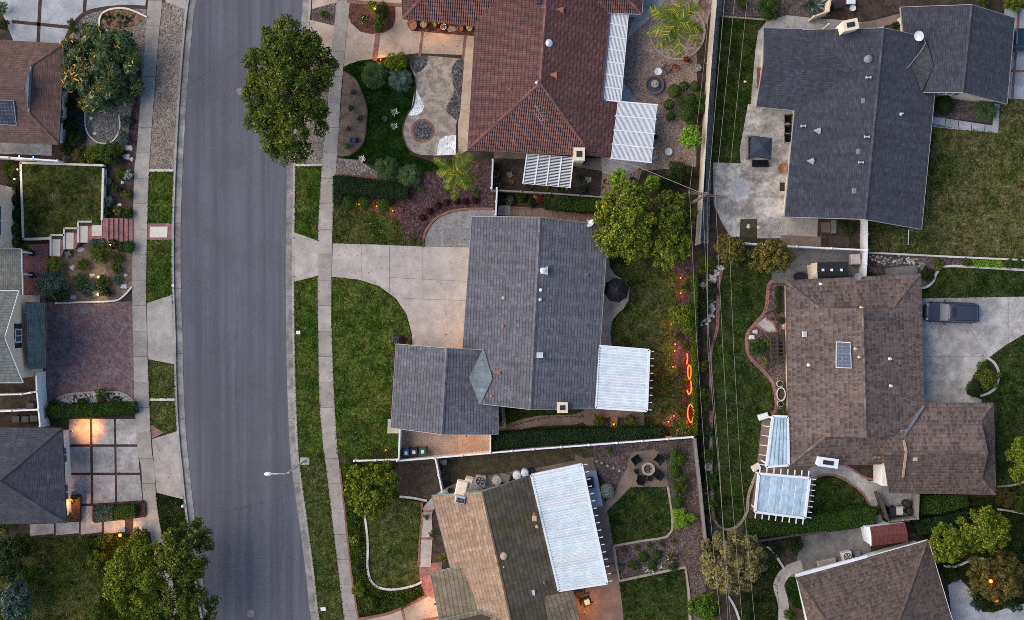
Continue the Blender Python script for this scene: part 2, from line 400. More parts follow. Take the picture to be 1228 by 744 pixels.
def spline(pts, closed=False, n=6):
    out = []; m = len(pts)
    rng = range(m) if closed else range(m - 1)
    g = (lambda i: pts[i % m]) if closed else (lambda i: pts[min(max(i, 0), m - 1)])
    for i in rng:
        a, b, c, d = g(i - 1), g(i), g(i + 1), g(i + 2)
        for k in range(n):
            t = k / n
            out.append(tuple(.5 * (2 * b[j] + (c[j] - a[j]) * t + (2 * a[j] - 5 * b[j] + 4 * c[j] - d[j]) * t * t + (3 * b[j] - a[j] - 3 * c[j] + d[j]) * t ** 3) for j in range(len(b))))
    if not closed: out.append(tuple(pts[-1]))
    return out
LAY = [0]; LAWNS = []
SHEETS = []
def sheet(name, label, pts, layer, mat, smooth=False, kind='structure', z=None, cat=None):
    LAY[0] += 1
    zz = (.004 * layer + .00015 * (LAY[0] % 24)) if z is None else z
    if smooth: pts = spline(pts, True)
    if mat.startswith('lawn'): LAWNS.append((pts, mat))
    elif mat[:5] in ('concr', 'brick', 'white'): SHEETS.append([U(x, y).xy for x, y in pts])
    o = MB().prism([U(x, y, zz) for x, y in pts], zz - .05, zz).build(name, mat)
    return tag(o, label, cat or name.replace('_', ' '), None, kind)
def ribbon(name, label, path, w, z, mat, smooth=True, kind='structure', seg=None, depth=.1, gap=.02, cat=None):
    """a strip of ground following a pixel path; seg cuts it into slabs that length"""
    P = spline(path, False, 8) if smooth else path
    P = [U(x, y, z) for x, y in P]
    L = []; R_ = []
    for i, q in enumerate(P):
        d = (P[min(i + 1, len(P) - 1)] - P[max(i - 1, 0)]); d.z = 0; d.normalize()
        nn = Vector((-d.y, d.x, 0)) * w / 2; L.append(q + nn); R_.append(q - nn)
    return slabs(name, label, L, R_, z, mat, kind, seg, depth, gap, cat)
def slabs(name, label, L, R_, z, mat, kind='structure', seg=None, depth=.1, gap=.02, cat=None):
    m = MB()
    if seg:
        acc = [0]
        for i in range(1, len(L)): acc.append(acc[-1] + ((L[i] + R_[i]) / 2 - (L[i - 1] + R_[i - 1]) / 2).length)
        def at(s_, A):
            for i in range(1, len(acc)):
                if s_ <= acc[i]: t = (s_ - acc[i - 1]) / max(1e-6, acc[i] - acc[i - 1]); return A[i - 1].lerp(A[i], t)
            return A[-1]
        k = 0.0
        while k < acc[-1] - .1:
            e = min(acc[-1], k + seg); n = 4
            ts = [k + (e - gap - k) * j / n for j in range(n + 1)]
            pl = [at(x, L) for x in ts] + [at(x, R_) for x in reversed(ts)]
            m.prism(pl, z - depth, z); k = e
    else:
        r = [[m.p((a.x, a.y, z - depth)), m.p((b.x, b.y, z - depth)), m.p((b.x, b.y, z)), m.p((a.x, a.y, z))] for a, b in zip(L, R_)]
        m.stitch(r)
    return tag(m.build(name, mat), label, cat or name.replace('_', ' '), None, kind)
def edging(name, label, path, w, h, mat, smooth=True, closed=False, kind=None, cat='edging'):
    P = spline(path, closed, 6) if smooth else list(path)
    if closed: P = P + [P[0]]
    P = [U(x, y, h) for x, y in P]; m = MB(); L = []
    for i, q in enumerate(P):
        if closed: a = P[i - 1] if i else P[-2]; b = P[i + 1] if i < len(P) - 1 else P[1]
        else: a = P[max(i - 1, 0)]; b = P[min(i + 1, len(P) - 1)]
        d = b - a; d.z = 0; d.normalize(); nn = Vector((-d.y, d.x, 0)) * w / 2
        L.append((q + nn, q - nn))
    m.stitch([[m.p((a.x, a.y, -.05)), m.p((b.x, b.y, -.05)), m.p((b.x, b.y, h)), m.p((a.x, a.y, h))] for a, b in L])
    b = P[len(P) // 2].copy(); b.z = 0
    return tag(m.build(name, mat, base=b), label, cat, None, kind)

# ------------------------------------------------------------------ foliage
def raw_mesh(name, V, nq, mat, parent=None, base=None, k=4):
    off = LOC[parent.name] if parent is not None else Vector(base)
    V = V - np.array(off)
    me = bpy.data.meshes.new(name); nv = len(V)
    me.vertices.add(nv); me.vertices.foreach_set('co', V.astype(np.float32).ravel())
    me.loops.add(nq * k); me.loops.foreach_set('vertex_index', np.arange(nq * k, dtype=np.int32))
    me.polygons.add(nq); me.polygons.foreach_set('loop_start', np.arange(nq, dtype=np.int32) * k)
    me.polygons.foreach_set('loop_total', np.full(nq, k, dtype=np.int32))
    me.materials.append(MATS[mat]); me.update(calc_edges=True); me.validate()
    o = bpy.data.objects.new(name, me); COL.objects.link(o)
    if parent is not None: o.parent = parent
    else: o.location = off
    LOC[o.name] = off; return o
def leaves(lobes, n, size, asp=.5, jit=.55, shell=.3, up=-.35, flat=1.0):
    """n leaf quads spread over the shells of the lobes (x, y, z, r)"""
    Lb = np.array(lobes, float); w = Lb[:, 3] ** 2; w /= w.sum()
    idx = RNG.choice(len(Lb), n, p=w)
    d = RNG.normal(size=(n, 3)); d /= np.linalg.norm(d, axis=1)[:, None]
    neg = d[:, 2] < up; d[neg, 2] *= -1
    rr = Lb[idx, 3] * (1 - shell * RNG.random(n) ** 1.5 + .08 * RNG.normal(size=n))
    dd = d.copy(); dd[:, 2] *= flat
    C = Lb[idx, :3] + dd * rr[:, None]
    nn = d + jit * RNG.normal(size=(n, 3)); nn[:, 2] += .25; nn /= np.linalg.norm(nn, axis=1)[:, None]
    a = np.cross(nn, RNG.normal(size=(n, 3))); a /= np.linalg.norm(a, axis=1)[:, None] + 1e-9
    b = np.cross(nn, a)
    l = size * (.45 + 1.1 * RNG.random(n) ** 1.4); wv = l * asp
    V = np.stack([C - a * l[:, None] / 2, C + b * wv[:, None] / 2, C + a * l[:, None] / 2, C - b * wv[:, None] / 2], 1)
    return V.reshape(-1, 3)
def crown_lobes(c, rx, ry, h0, h1, n, lr, rng=random, even=1.0):
    """billows of a crown: centres spread over the upper half of an ellipsoid"""
    out = []; a0 = rng.random() * 6
    for i in range(n):
        a = a0 + 2.39996 * i + rng.uniform(-.25, .25); q = math.sqrt((i + .5) / n) * (1 - lr * .42) * rng.uniform(.9, 1.03)
        wob = 1 + .06 * math.sin(3 * a + c.x) + .05 * math.sin(5 * a + c.y)
        x = c.x + rx * q * wob * math.cos(a); y = c.y + ry * q * wob * math.sin(a)
        top = h0 + (h1 - h0) * math.sqrt(max(0, 1 - q * q)) * (1 - lr * .5)
        z = top - rng.random() * .3 * (h1 - h0) - (rng.random() < .2) * .22 * (h1 - h0)
        r = lr * (rx + ry) / 2 * rng.uniform(.68, 1.2)
        out.append((x, y, max(z, r * .5), r))
    return out
def sublobes(lob, k=9):
    out = []
    for x, y, z, r in lob:
        for _ in range(k):
            d = RNG.normal(size=3); d /= np.linalg.norm(d); d[2] = abs(d[2]) * .9 - .1 if RNG.random() < .8 else d[2]
            out.append((x + d[0] * r * .72, y + d[1] * r * .72, z + d[2] * r * .72, r * RNG.uniform(.3, .48)))
    return out
def add_flowers(lobes, n, size, mat, parent, name='blossom', asp=.5, up=.1):
    V = leaves(lobes, n, size, asp, .5, .02, up); V[:, 2] += .03
    return raw_mesh(name, V, n, mat, parent)
def tree(label, px, py, rx, ry, h, mat, n=None, lr=.24, size=.2, dens=1.0, name='tree', cat='tree', group=None, h0=.45, flowers=None, asp=.5, lobes_n=None, trunk=.14, jit=.45, west=False):
    size *= 1 if west else .8
    zc = h * .7; c = U(px, py, zc); rx /= S * H / (H - zc); ry /= S * H / (H - zc)
    base = Vector((c.x, c.y, 0)); t = thing(name, label, cat, base, group)
    nl = lobes_n or int(2.4 / lr ** 2)
    lob = crown_lobes(c, rx, ry, h * h0, h, nl, lr)
    sub = lob if west else sublobes(lob)
    area = sum(4 * PI * l[3] ** 2 for l in sub) * .6
    N = int(n or min(60000, dens * area * .62 / (size * size * asp * .5)))
    V = leaves(sub, N, size, asp, jit, .35)
    N2 = N // 4; V = np.concatenate([V, leaves([(x, y, z - r * .15, r * .95) for x, y, z, r in lob], N2, size * 1.2, .6, .4, .4)])
    raw_mesh('crown', V, N + N2, mat, t)
    m = MB()
    m.tube([(c.x, c.y, 0), (c.x + .06, c.y, h * .22), (c.x, c.y + .05, h * .45)], trunk, 8, trunk * .75)
    for k, l in enumerate(lob[:7]):
        m.tube([(c.x, c.y + .05, h * .42), ((c.x + l[0]) / 2, (c.y + l[1]) / 2, (h * .45 + l[2]) / 2 + .1), (l[0], l[1], l[2])], trunk * .5, 5, trunk * .15)
    m.build('trunk', 'bark', t)
    if flowers: add_flowers([(l[0], l[1], l[2], l[3] * (1.08 if west else 1.3)) for l in lob if not west or l[0] < c.x - .1 or random.random() < .25], flowers[1], flowers[2], flowers[0], t, asp=.22 if west else .5)
    return t
def shrub(label, px, py, r, h, mat, ry=None, name='shrub', cat='shrub', group=None, size=.1, dens=1.0, lr=.42, flowers=None, round_=False, asp=.5, n=None):
    c = U(px, py, h * .5); k = S * H / (H - h * .5); rx = r / k; ry = (ry or r) / k
    base = Vector((c.x, c.y, 0))
    if round_: lob = [(c.x, c.y, h * .52, (rx + ry) / 2)]
    else: lob = crown_lobes(c, rx, ry, h * .35, h, max(4, int(1.6 / lr ** 2)), lr)
    area = sum(4 * PI * l[3] ** 2 for l in lob) * .6
    N = int(n or max(60, dens * area * (1.7 if round_ else 1.1) / (size * size * asp * .5)))
    N = min(N, 9000)
    V = leaves(lob, N, size, asp, .3 if round_ else .55, .12 if round_ else .35, flat=(h * .5 / ((rx + ry) / 2) if round_ else 1.0))
    if flowers:
        t = thing(name, label, cat, base, group); raw_mesh('foliage', V, N, mat, t)
        add_flowers(lob, flowers[1], flowers[2], flowers[0], t)
        return t
    return tag(raw_mesh(name, V, N, mat, base=base), label, cat, group)
def hedge(label, pts, h, mat, size=.11, dens=1.0, name='hedge', group=None, wob=.07, kind=None):
    """a clipped hedge: leaves over the top and sides of a pixel outline"""
    P = [U(x, y, h) for x, y in pts]
    ar = sum(P[i].x * P[(i + 1) % len(P)].y - P[(i + 1) % len(P)].x * P[i].y for i in range(len(P))) / 2
    if ar < 0: P = P[::-1]; ar = -ar
    xs = [q.x for q in P]; ys = [q.y for q in P]
    asp = .55; la = size * size * asp * .5
    nt = int(dens * ar * 2.2 / la); per = sum((P[i] - P[(i + 1) % len(P)]).length for i in range(len(P)))
    ns = int(dens * per * h * 1.1 / la)
    C = []; N = []
    X = RNG.uniform(min(xs), max(xs), nt * 6); Y = RNG.uniform(min(ys), max(ys), nt * 6)
    ins = np.zeros(len(X), bool)
    for i in range(len(P)):
        a, b = P[i], P[(i + 1) % len(P)]
        cond = ((a.y > Y) != (b.y > Y)) & (X < (b.x - a.x) * (Y - a.y) / ((b.y - a.y) or 1e-9) + a.x); ins ^= cond
    X = X[ins][:nt]; Y = Y[ins][:nt]
    Z = h + wob * np.sin(X * 2.3 + Y) + wob * np.sin(Y * 3.1 - X * 1.3) - .22 * RNG.random(len(X)) ** 2
    C = np.stack([X, Y, Z], 1); NN = np.tile([0, 0, 1.0], (len(X), 1))
    for i in range(len(P)):
        a, b = P[i], P[(i + 1) % len(P)]; k = int(ns * (b - a).length / per)
        tt = RNG.random(k)[:, None]; q = np.array(a) * (1 - tt) + np.array(b) * tt
        d = (b - a).normalized(); nv = np.array([d.y, -d.x, 0])
        q = q + nv * (wob * RNG.normal(size=(k, 1))); q[:, 2] = h * RNG.random(k)
        C = np.concatenate([C, q]); NN = np.concatenate([NN, np.tile(nv, (k, 1))])
    n = len(C); nn = NN + .55 * RNG.normal(size=(n, 3)); nn /= np.linalg.norm(nn, axis=1)[:, None]
    a = np.cross(nn, RNG.normal(size=(n, 3))); a /= np.linalg.norm(a, axis=1)[:, None]; b = np.cross(nn, a)
    l = size * (.6 + .8 * RNG.random(n)); w = l * asp
    V = np.stack([C - a * l[:, None] / 2, C + b * w[:, None] / 2, C + a * l[:, None] / 2, C - b * w[:, None] / 2], 1).reshape(-1, 3)
    base = sum(P, Vector()) / len(P); base.z = 0
    return tag(raw_mesh(name, V, n, mat, base=base), label, 'hedge' if not kind else 'ground cover', group, kind)
def fronds(c, n, length, droop, rise, ll, lw, m=14, seed=0, jag=.25, az0=0):
    """n pinnate fronds round c: a rachis of thin leaflets on both sides"""
    rg = random.Random(seed); Q = []
    for k in range(n):
        az = az0 + 2 * PI * k / n + rg.uniform(-.25, .25); L = length * rg.uniform(1 - jag, 1.05); ri = rise * rg.uniform(.4, 1.3); dr = droop * rg.uniform(.7, 1.3)
        d = Vector((math.cos(az), math.sin(az), 0)); side = Vector((-d.y, d.x, 0)); bend = rg.uniform(-.25, .25)
        P = []
        for j in range(m + 1):
            t = j / m; P.append(c + d * L * t * (1 - .12 * t) + side * bend * L * t * t + Vector((0, 0, ri * t - dr * t * t)))
        for j in range(m):
            a, b = P[j], P[j + 1]; t = (j + .5) / m
            q = side * .022; Q.append((a - q, b - q, b + q, a + q))
            if j < 1: continue
            l = ll * (math.sin(PI * min(1, .18 + .82 * t)) ** .6) * rg.uniform(.85, 1.1)
            for sg in (-1, 1):
                tip = b + side * sg * l * .85 + (b - a).normalized() * l * .6 + Vector((0, 0, -.18 * l))
                w = (b - a).normalized() * lw
                Q.append((a - w * .2, a + w, tip, tip - w * .3))
    return np.array([[tuple(v) for v in q] for q in Q]).reshape(-1, 3), len(Q)
def palm(label, px, py, r, h, mat, n=11, ll=.7, trunk=.14, seed=1, name='palm_tree', cat='palm', lw=.07, droop=.9, m=16):
    c = U(px, py, h); L = r / (S * H / (H - h)); t = thing(name, label, cat, (c.x, c.y, 0))
    V, q = fronds(c, n, L, droop, 1.0, ll, lw, m, seed); raw_mesh('crown', V, q, mat, t)
    MB().tube([(c.x, c.y, 0), (c.x, c.y, h * .5), (c.x, c.y, h + .05)], trunk * 1.2, 8, trunk).build('trunk', 'bark', t)
    return t
def cycad(label, px, py, r, mat='lf_cycad', n=22, h=.8, seed=1, name='cycad', cat='palm', group=None):
    c = U(px, py, h); L = r / S; V, q = fronds(c, n, L, .75, .55, L * .3, .05, 14, seed, .2)
    V2, q2 = fronds(c + Vector((0, 0, .12)), n // 2, L * .6, .3, .6, L * .24, .05, 9, seed + 1, .2)
    return tag(raw_mesh(name, np.concatenate([V, V2]), q + q2, mat, base=(c.x, c.y, 0)), label, cat, group)
def agave(label, px, py, r, mat='lf_silver', n=22, h=.5, seed=1, name='agave', cat='succulent', group=None, w=.16):
    c = U(px, py, .1); L = r / S; rg = random.Random(seed); Q = []
    for k in range(n):
        az = 2.4 * k + rg.uniform(-.15, .15); e = R(15 + 60 * k / n); l = L * (1 - .45 * k / n) * rg.uniform(.9, 1.1)
        d = Vector((math.cos(az) * math.cos(e), math.sin(az) * math.cos(e), math.sin(e) * h / L if L > h else math.sin(e))); s = Vector((-math.sin(az), math.cos(az), 0)) * L * w
        a, b, tip = c, c + d * l * .5 + Vector((0, 0, .03)), c + d * l
        Q += [(a - s * .5, b - s, b + s, a + s * .5), (b - s, tip - s * .05, tip + s * .05, b + s)]
    return tag(raw_mesh(name, np.array([[tuple(v) for v in q] for q in Q]).reshape(-1, 3), len(Q), mat, base=(c.x, c.y, 0)), label, cat, group)
def bare(label, px, py, r, h, seed, mat='twig', n=16):
    c = U(px, py, 0); L = r / S; rg = random.Random(seed); m = MB()
    def br(p, d, l, rad, depth):
        q = p + d * l; m.tube([p, (p + q) / 2 + Vector((rg.uniform(-.05, .05), rg.uniform(-.05, .05), .03)), q], rad, 4, rad * .6)
        if depth:
            for k in range(3):
                e = (d + Vector((rg.uniform(-.7, .7), rg.uniform(-.7, .7), rg.uniform(-.1, .35)))).normalized(); br(q, e, l * .62, rad * .6, depth - 1)
    for k in range(n // 2):
        az = rg.uniform(0, 2 * PI); e = rg.uniform(.3, 1.1)
        br(Vector((c.x, c.y, .02)), Vector((math.cos(az) * math.cos(e), math.sin(az) * math.cos(e), math.sin(e))), L * .5, .03, 3)
    return tag(m.build('bare_shrub', mat, base=c), label, 'shrub', None)
# ------------------------------------------------------------------ houses
def house(label, px, py, cat='house', name='house'):
    return thing(name, label, cat, U(px, py, 0))
def link_mesh(bm_or_me, name, parent, mats):
    me = bm_or_me
    for mt in mats: me.materials.append(MATS[mt])
    o = bpy.data.objects.new(name, me); COL.objects.link(o); o.parent = parent; LOC[o.name] = LOC[parent.name]; return o
def roof(root, verts, faces, mat, fascia='trim_brown', wall='stucco_cream', over=.45, gables=(), gable_mat=None, cap=True, th=.14, capmat=None, windows=True, name='roof', facematch=None, shade=None):
    off = LOC[root.name]
    P = []
    for v in verts:      # a vertex given as (x, y, (i, j, k)) lies on the plane of three earlier ones
        if isinstance(v[2], tuple):
            a, b, c = (P[i] for i in v[2]); n = (b - a).cross(c - a); d = U(v[0], v[1], 0) - Vector((0, 0, H)); P.append(Vector((0, 0, H)) + d * ((a - Vector((0, 0, H))).dot(n) / d.dot(n)))
        else: P.append(U(*v))
    F = []
    for f in faces:
        n = Vector()
        for i in range(len(f)):
            a, b = P[f[i]], P[f[(i + 1) % len(f)]]
            n += Vector(((a.y - b.y) * (a.z + b.z), (a.z - b.z) * (a.x + b.x), (a.x - b.x) * (a.y + b.y)))
        n.normalize(); f = list(f)
        if n.z < 0: f = f[::-1]; n = -n
        F.append((f, n))
    used = {}
    for k, (f, n) in enumerate(F):
        for i in range(len(f)):
            used.setdefault(frozenset((f[i], f[(i + 1) % len(f)])), []).append((k, f[i], f[(i + 1) % len(f)]))
    me = bpy.data.meshes.new(name); bm = bmesh.new(); uvl = bm.loops.layers.uv.new('UVMap')
    top = [bm.verts.new(q - off) for q in P]; bot = [bm.verts.new(q - off - Vector((0, 0, th))) for q in P]
    for k, (f, n) in enumerate(F):
        fc = bm.faces.new([top[i] for i in f])
        ud = Vector((0, 0, 1)).cross(n)
        if ud.length < 1e-4: ud = Vector((1, 0, 0))
        ud.normalize(); vd = n.cross(ud)
        zlow = min((P[i].dot(vd), i) for i in f)[0]
        for lp, i in zip(fc.loops, f): lp[uvl].uv = (P[i].dot(ud), P[i].dot(vd) - zlow)
        if facematch and k in facematch: fc.material_index = facematch[k]
        bm.faces.new([bot[i] for i in reversed(f)])
    for g in gables:
        for i in range(len(g)): used.setdefault(frozenset((g[i], g[(i + 1) % len(g)])), []).append((None, 0, 0))
    bnd = []
    for e, us in used.items():
        if len(us) == 1:
            _, a, b = us[0]; bnd.append((a, b)); bm.faces.new([top[b], top[a], bot[a], bot[b]])
    bm.to_mesh(me); bm.free()
    ro = link_mesh(me, name, root, [mat] if not facematch else [mat] + facematch['mats'])
    # fascia board and gutter along the open edges
    m = MB()
    for a, b in bnd:
        A, B = P[a], P[b]; d = B - A; o2 = Vector((d.y, -d.x, 0)).normalized()
        w = .05
        r0 = [m.p(A + o2 * x + Vector((0, 0, z))) for x, z in ((.004, -.2), (w, -.2), (w, .006), (.004, .006))]
        r1 = [m.p(B + o2 * x + Vector((0, 0, z))) for x, z in ((.004, -.2), (w, -.2), (w, .006), (.004, .006))]
        m.stitch([r0, r1])
    m.build('fascia', fascia, ro)
    if cap:     # ridge and hip tiles
        m = MB(); any_ = False
        for e, us in used.items():
            if len(us) != 2 or us[1][0] is None or us[0][0] is None: continue
            (k0, a, b), (k1, _, _) = us
            A, B = P[a], P[b]; c1 = sum((P[i] for i in F[k1][0]), Vector()) / len(F[k1][0])
            if (c1 - A).dot(F[k0][1]) > -.02: continue
            L = (B - A).length; d = (B - A) / L; s = Vector((-d.y, d.x, 0)).normalized() * .15
            x = 0.0; any_ = True
            while x < L - .05:
                y = min(L, x + .34); Z = Vector((0, 0, .045)); z2 = Vector((0, 0, .02))
                q0, q1 = A + d * x + Z * 1.2, A + d * y + Z
                dz = .15 * abs(F[k0][1].xy.length / max(.1, F[k0][1].z)) * .75 + .0
                D = Vector((0, 0, -dz + .02))
                m.quad(q0, q1, A + d * y + s + D, A + d * x + s + D * .9); m.quad(q1, q0, A + d * x - s + D * .9, A + d * y - s + D)
                x = y + .006
        if any_: m.build('ridge_tile', mat + '_cap', ro)
    if gables:
        m = MB()
        for g in gables: m.f.append(tuple(m.p(P[i] if not isinstance(i, tuple) else U(*i)) for i in g))
        m.build('gable', gable_mat or wall, ro)
    if wall:
        nxt = {a: b for a, b in bnd}; seen = set(); wm = MB(); edges = []
        for st in list(nxt):
            if st in seen: continue
            loop = [st]; seen.add(st); q = nxt[st]
            while q != st and q in nxt and q not in seen: loop.append(q); seen.add(q); q = nxt[q]
            n = len(loop); O = []
            for i in range(n):
                p0, p1, p2 = (P[loop[i - 1]].xy, P[loop[i]].xy, P[loop[(i + 1) % n]].xy)
                d0 = (p1 - p0).normalized(); d1 = (p2 - p1).normalized()
                n0 = Vector((-d0.y, d0.x)); n1 = Vector((-d1.y, d1.x)); bs = n0 + n1
                den = max(.35, 1 + n0.dot(n1)); O.append(p1 + bs * (over / den))
            for i in range(n):
                a, b = O[i], O[(i + 1) % n]; za = P[loop[i]].z - th - .03; zb = P[loop[(i + 1) % n]].z - th - .03
                wm.quad((a.x, a.y, -.1), (b.x, b.y, -.1), (b.x, b.y, zb), (a.x, a.y, za)); edges.append((a, b, min(za, zb)))
        w = wm.build('wall', wall, root)
        if windows:
            for a, b, zt in edges:
                d = b - a; L = d.length
                if L < 3.2 or zt < 2.0: continue
                d.normalize(); nv = Vector((d.y, -d.x)); mid = (a + b) / 2
                if nv.dot(-mid) < 12 or abs(mid.x) > 50 or abs(mid.y) > 31: continue
                for tt in ((.5,) if L < 6.5 else (.28, .72)):
                    window(root, a.lerp(b, tt), d, nv, .95, 1.3, 1.1)
    return ro
def window(root, c, d, nv, z0, w, h, frame='white'):
    c = Vector((c.x, c.y, z0 + h / 2)); rz = math.atan2(d.y, d.x)
    pane = MB(c, rz).box((0, -.012, 0), (w, .03, h)).build('window', 'glass', root)
    m = MB(c, rz)
    for x in (-w / 2 - .03, 0, w / 2 + .03): m.box((x, -.04, 0), (.06, .05, h + .12))
    for z in (-h / 2 - .03, h / 2 + .03): m.box((0, -.039, z), (w - .01 if 0 else w, .046, .06))
    m.build('frame', frame, pane)
    return pane
def on_roof(px, py, z): return U(px, py, z)
def vent(ro, kind, px, py, z, mat='galv'):
    c = U(px, py, z)
    m = MB(c)
    if kind == 'pipe': m.lathe((0, 0, -.3), [(.16, .24), (.05, .36), (.045, .62), (.07, .62), (.07, .68)], 10)
    elif kind == 'hood': m.frus((0, 0, -.3), .5, .42, .46, .38, .45, .05).box((.02, 0, .17), (.56, .48, .04))
    elif kind == 'big': m.frus((0, 0, -.3), .55, .6, .5, .5, .5, .06).box((.3, 0, .08), (.05, .8, .5)).lathe((-.1, 0, .2), [(.2, 0), (.22, .1), (.05, .16)], 12)
    elif kind == 'dormer':
        i = [m.p(q) for q in ((-.35, 0, .2), (.35, -.32, -.1), (.35, .32, -.1), (.35, 0, .32), (-.35, -.05, -.2), (-.35, .05, -.2))]
        m.f += [(i[0], i[1], i[3]), (i[0], i[3], i[2]), (i[1], i[2], i[3]), (i[0], i[2], i[1])]
    elif kind == 'tee': m.lathe((0, 0, -.3), [(.05, 0), (.05, .6)], 8).box((0, 0, .34), (.44, .09, .09)).box((.2, 0, .34), (.07, .2, .14)).box((-.2, 0, .34), (.07, .2, .14))
    elif kind == 'flat': m.box((0, 0, -.02), (.42, .5, .2), .04)
    elif kind == 'dome': m.lathe((0, 0, -.25), [(.36, 0), (.36, .32), (.3, .42), (.12, .5), (.02, .52)], 16)
    return m.build('roof_vent', mat, ro)
def chimney(ro, px, py, w, d, z0, z1, mat, rz=0.0):
    c = U(px, py, z1); c.z = 0
    m = MB(c, rz); m.box((0, 0, (z0 + z1) / 2), (w, d, z1 - z0)); m.box((0, 0, z1 + .03), (w + .1, d + .1, .06))
    o = m.build('chimney', mat, ro)
    MB(c, rz).box((0, 0, z1 + .08), (w * .55, d * .5, .06)).build('flue', 'black', ro)
    return o
def dish(ro, px, py, z, r=.42, az=0.0):
    c = U(px, py, z); m = MB(c)
    d = Vector((math.cos(az), math.sin(az), .75)).normalized(); a = d.cross(Vector((0, 0, 1))).normalized(); b = a.cross(d)
    rings = []
    for q, hh in ((.05, 0), (.4, .02), (.75, .07), (1, .13)):
        rings.append([m.p(a * r * q * math.cos(2 * PI * k / 18) + b * r * q * math.sin(2 * PI * k / 18) + d * hh) for k in range(18)])
    for r0, r1 in zip(rings, rings[1:]):
        for k in range(18): m.f.append((r0[k], r0[(k + 1) % 18], r1[(k + 1) % 18], r1[k]))
    m.f.append(tuple(rings[0]))
    m.tube([(0, 0, 0), (-.1 * math.cos(az), -.1 * math.sin(az), -.3), (-.1 * math.cos(az), -.1 * math.sin(az), -.8)], .03, 6)
    m.tube([b * -r * .9, d * .5 + b * -.1], .018, 5).box(tuple(d * .5 + b * -.1), (.12, .12, .1))
    return m.build('satellite_dish', 'galv', ro)
def skylight(ro, corners, z, name, mat, fr='white'):
    P = [U(x, y, zz) for (x, y), zz in zip(corners, z)]
    m = MB()
    P = [q + Vector((0, 0, .12)) for q in P]
    m.stitch([[m.p(q - Vector((0, 0, .16))) for q in P], [m.p(q) for q in P]])
    o = m.build(name, mat, ro)
    m = MB()
    for i in range(4): m.bar(P[i] + Vector((0, 0, .03)), P[(i + 1) % 4] + Vector((0, 0, .03)), .06, .2)
    m.build('frame', fr, o)
    return o

# ------------------------------------------------------------------ fences and shelters
def fence(label, pts, h, mat, cap=None, post=2.4, w=.09, name='fence', capw=.14, lamps=False, pw=.14, cat='fence', base=0.0):
    P = [U(x, y, h + base) for x, y in pts]; t = thing(name, label, cat, (P[0].x, P[0].y, 0))
    m = MB(); c = MB(); posts = []
    for a, b in zip(P, P[1:]):
        m.bar(a - Vector((0, 0, .08)), b - Vector((0, 0, .08)), w, h - .1 + base)
        c.bar(a, b, capw, .075)
        L = (b - a).length; n = max(1, round(L / post))
        for k in range(n): posts.append(a.lerp(b, k / n))
    posts.append(P[-1])
    m.build('panel', mat, t); c.build('rail', cap or mat, t)
    for q in posts[:100]:
        MB((q.x, q.y, 0)).box((0, 0, (h + base + .06) / 2), (pw, pw, h + base + .06)).frus((0, 0, h + base + .06), pw + .05, pw + .05, pw * .3, pw * .3, .07).build('post', cap or mat, t)
    return t
def bil(P, s, t): return P[0].lerp(P[1], s).lerp(P[3].lerp(P[2], s), t)
def pergola(label, corners, z, nslat, nbeam, slat='s', name='pergola', group=None, mat='white', sw=.06):
    """an open lattice roof: slats run along s (corner 0 to 1) or t"""
    P = [U(x, y, z) for x, y in corners]; c = sum(P, Vector()) / 4
    t = thing(name, label, 'pergola', (c.x, c.y, 0), group); up = Vector((0, 0, .16))
    m = MB()
    for k in range(nslat):
        x = k / (nslat - 1)
        a, b = (bil(P, 0, x), bil(P, 1, x)) if slat == 's' else (bil(P, x, 0), bil(P, x, 1))
        m.bar(a, b, sw, .07)
    m.build('lattice', mat, t)
    m = MB()
    for k in range(nbeam):
        x = k / (nbeam - 1)
        a, b = (bil(P, x, -.012), bil(P, x, 1.012)) if slat == 's' else (bil(P, -.03, x), bil(P, 1.03, x))
        m.bar(a + Vector((0, 0, .05)), b + Vector((0, 0, .05)), .11, .3)
    m.build('beam', mat, t)
    for s_, t_ in ((.04, .04), (.96, .04), (.96, .96), (.04, .96)):
        q = bil(P, s_, t_); MB().post((q.x, q.y, 0), .12, z - .2).build('post', mat, t)
    return t
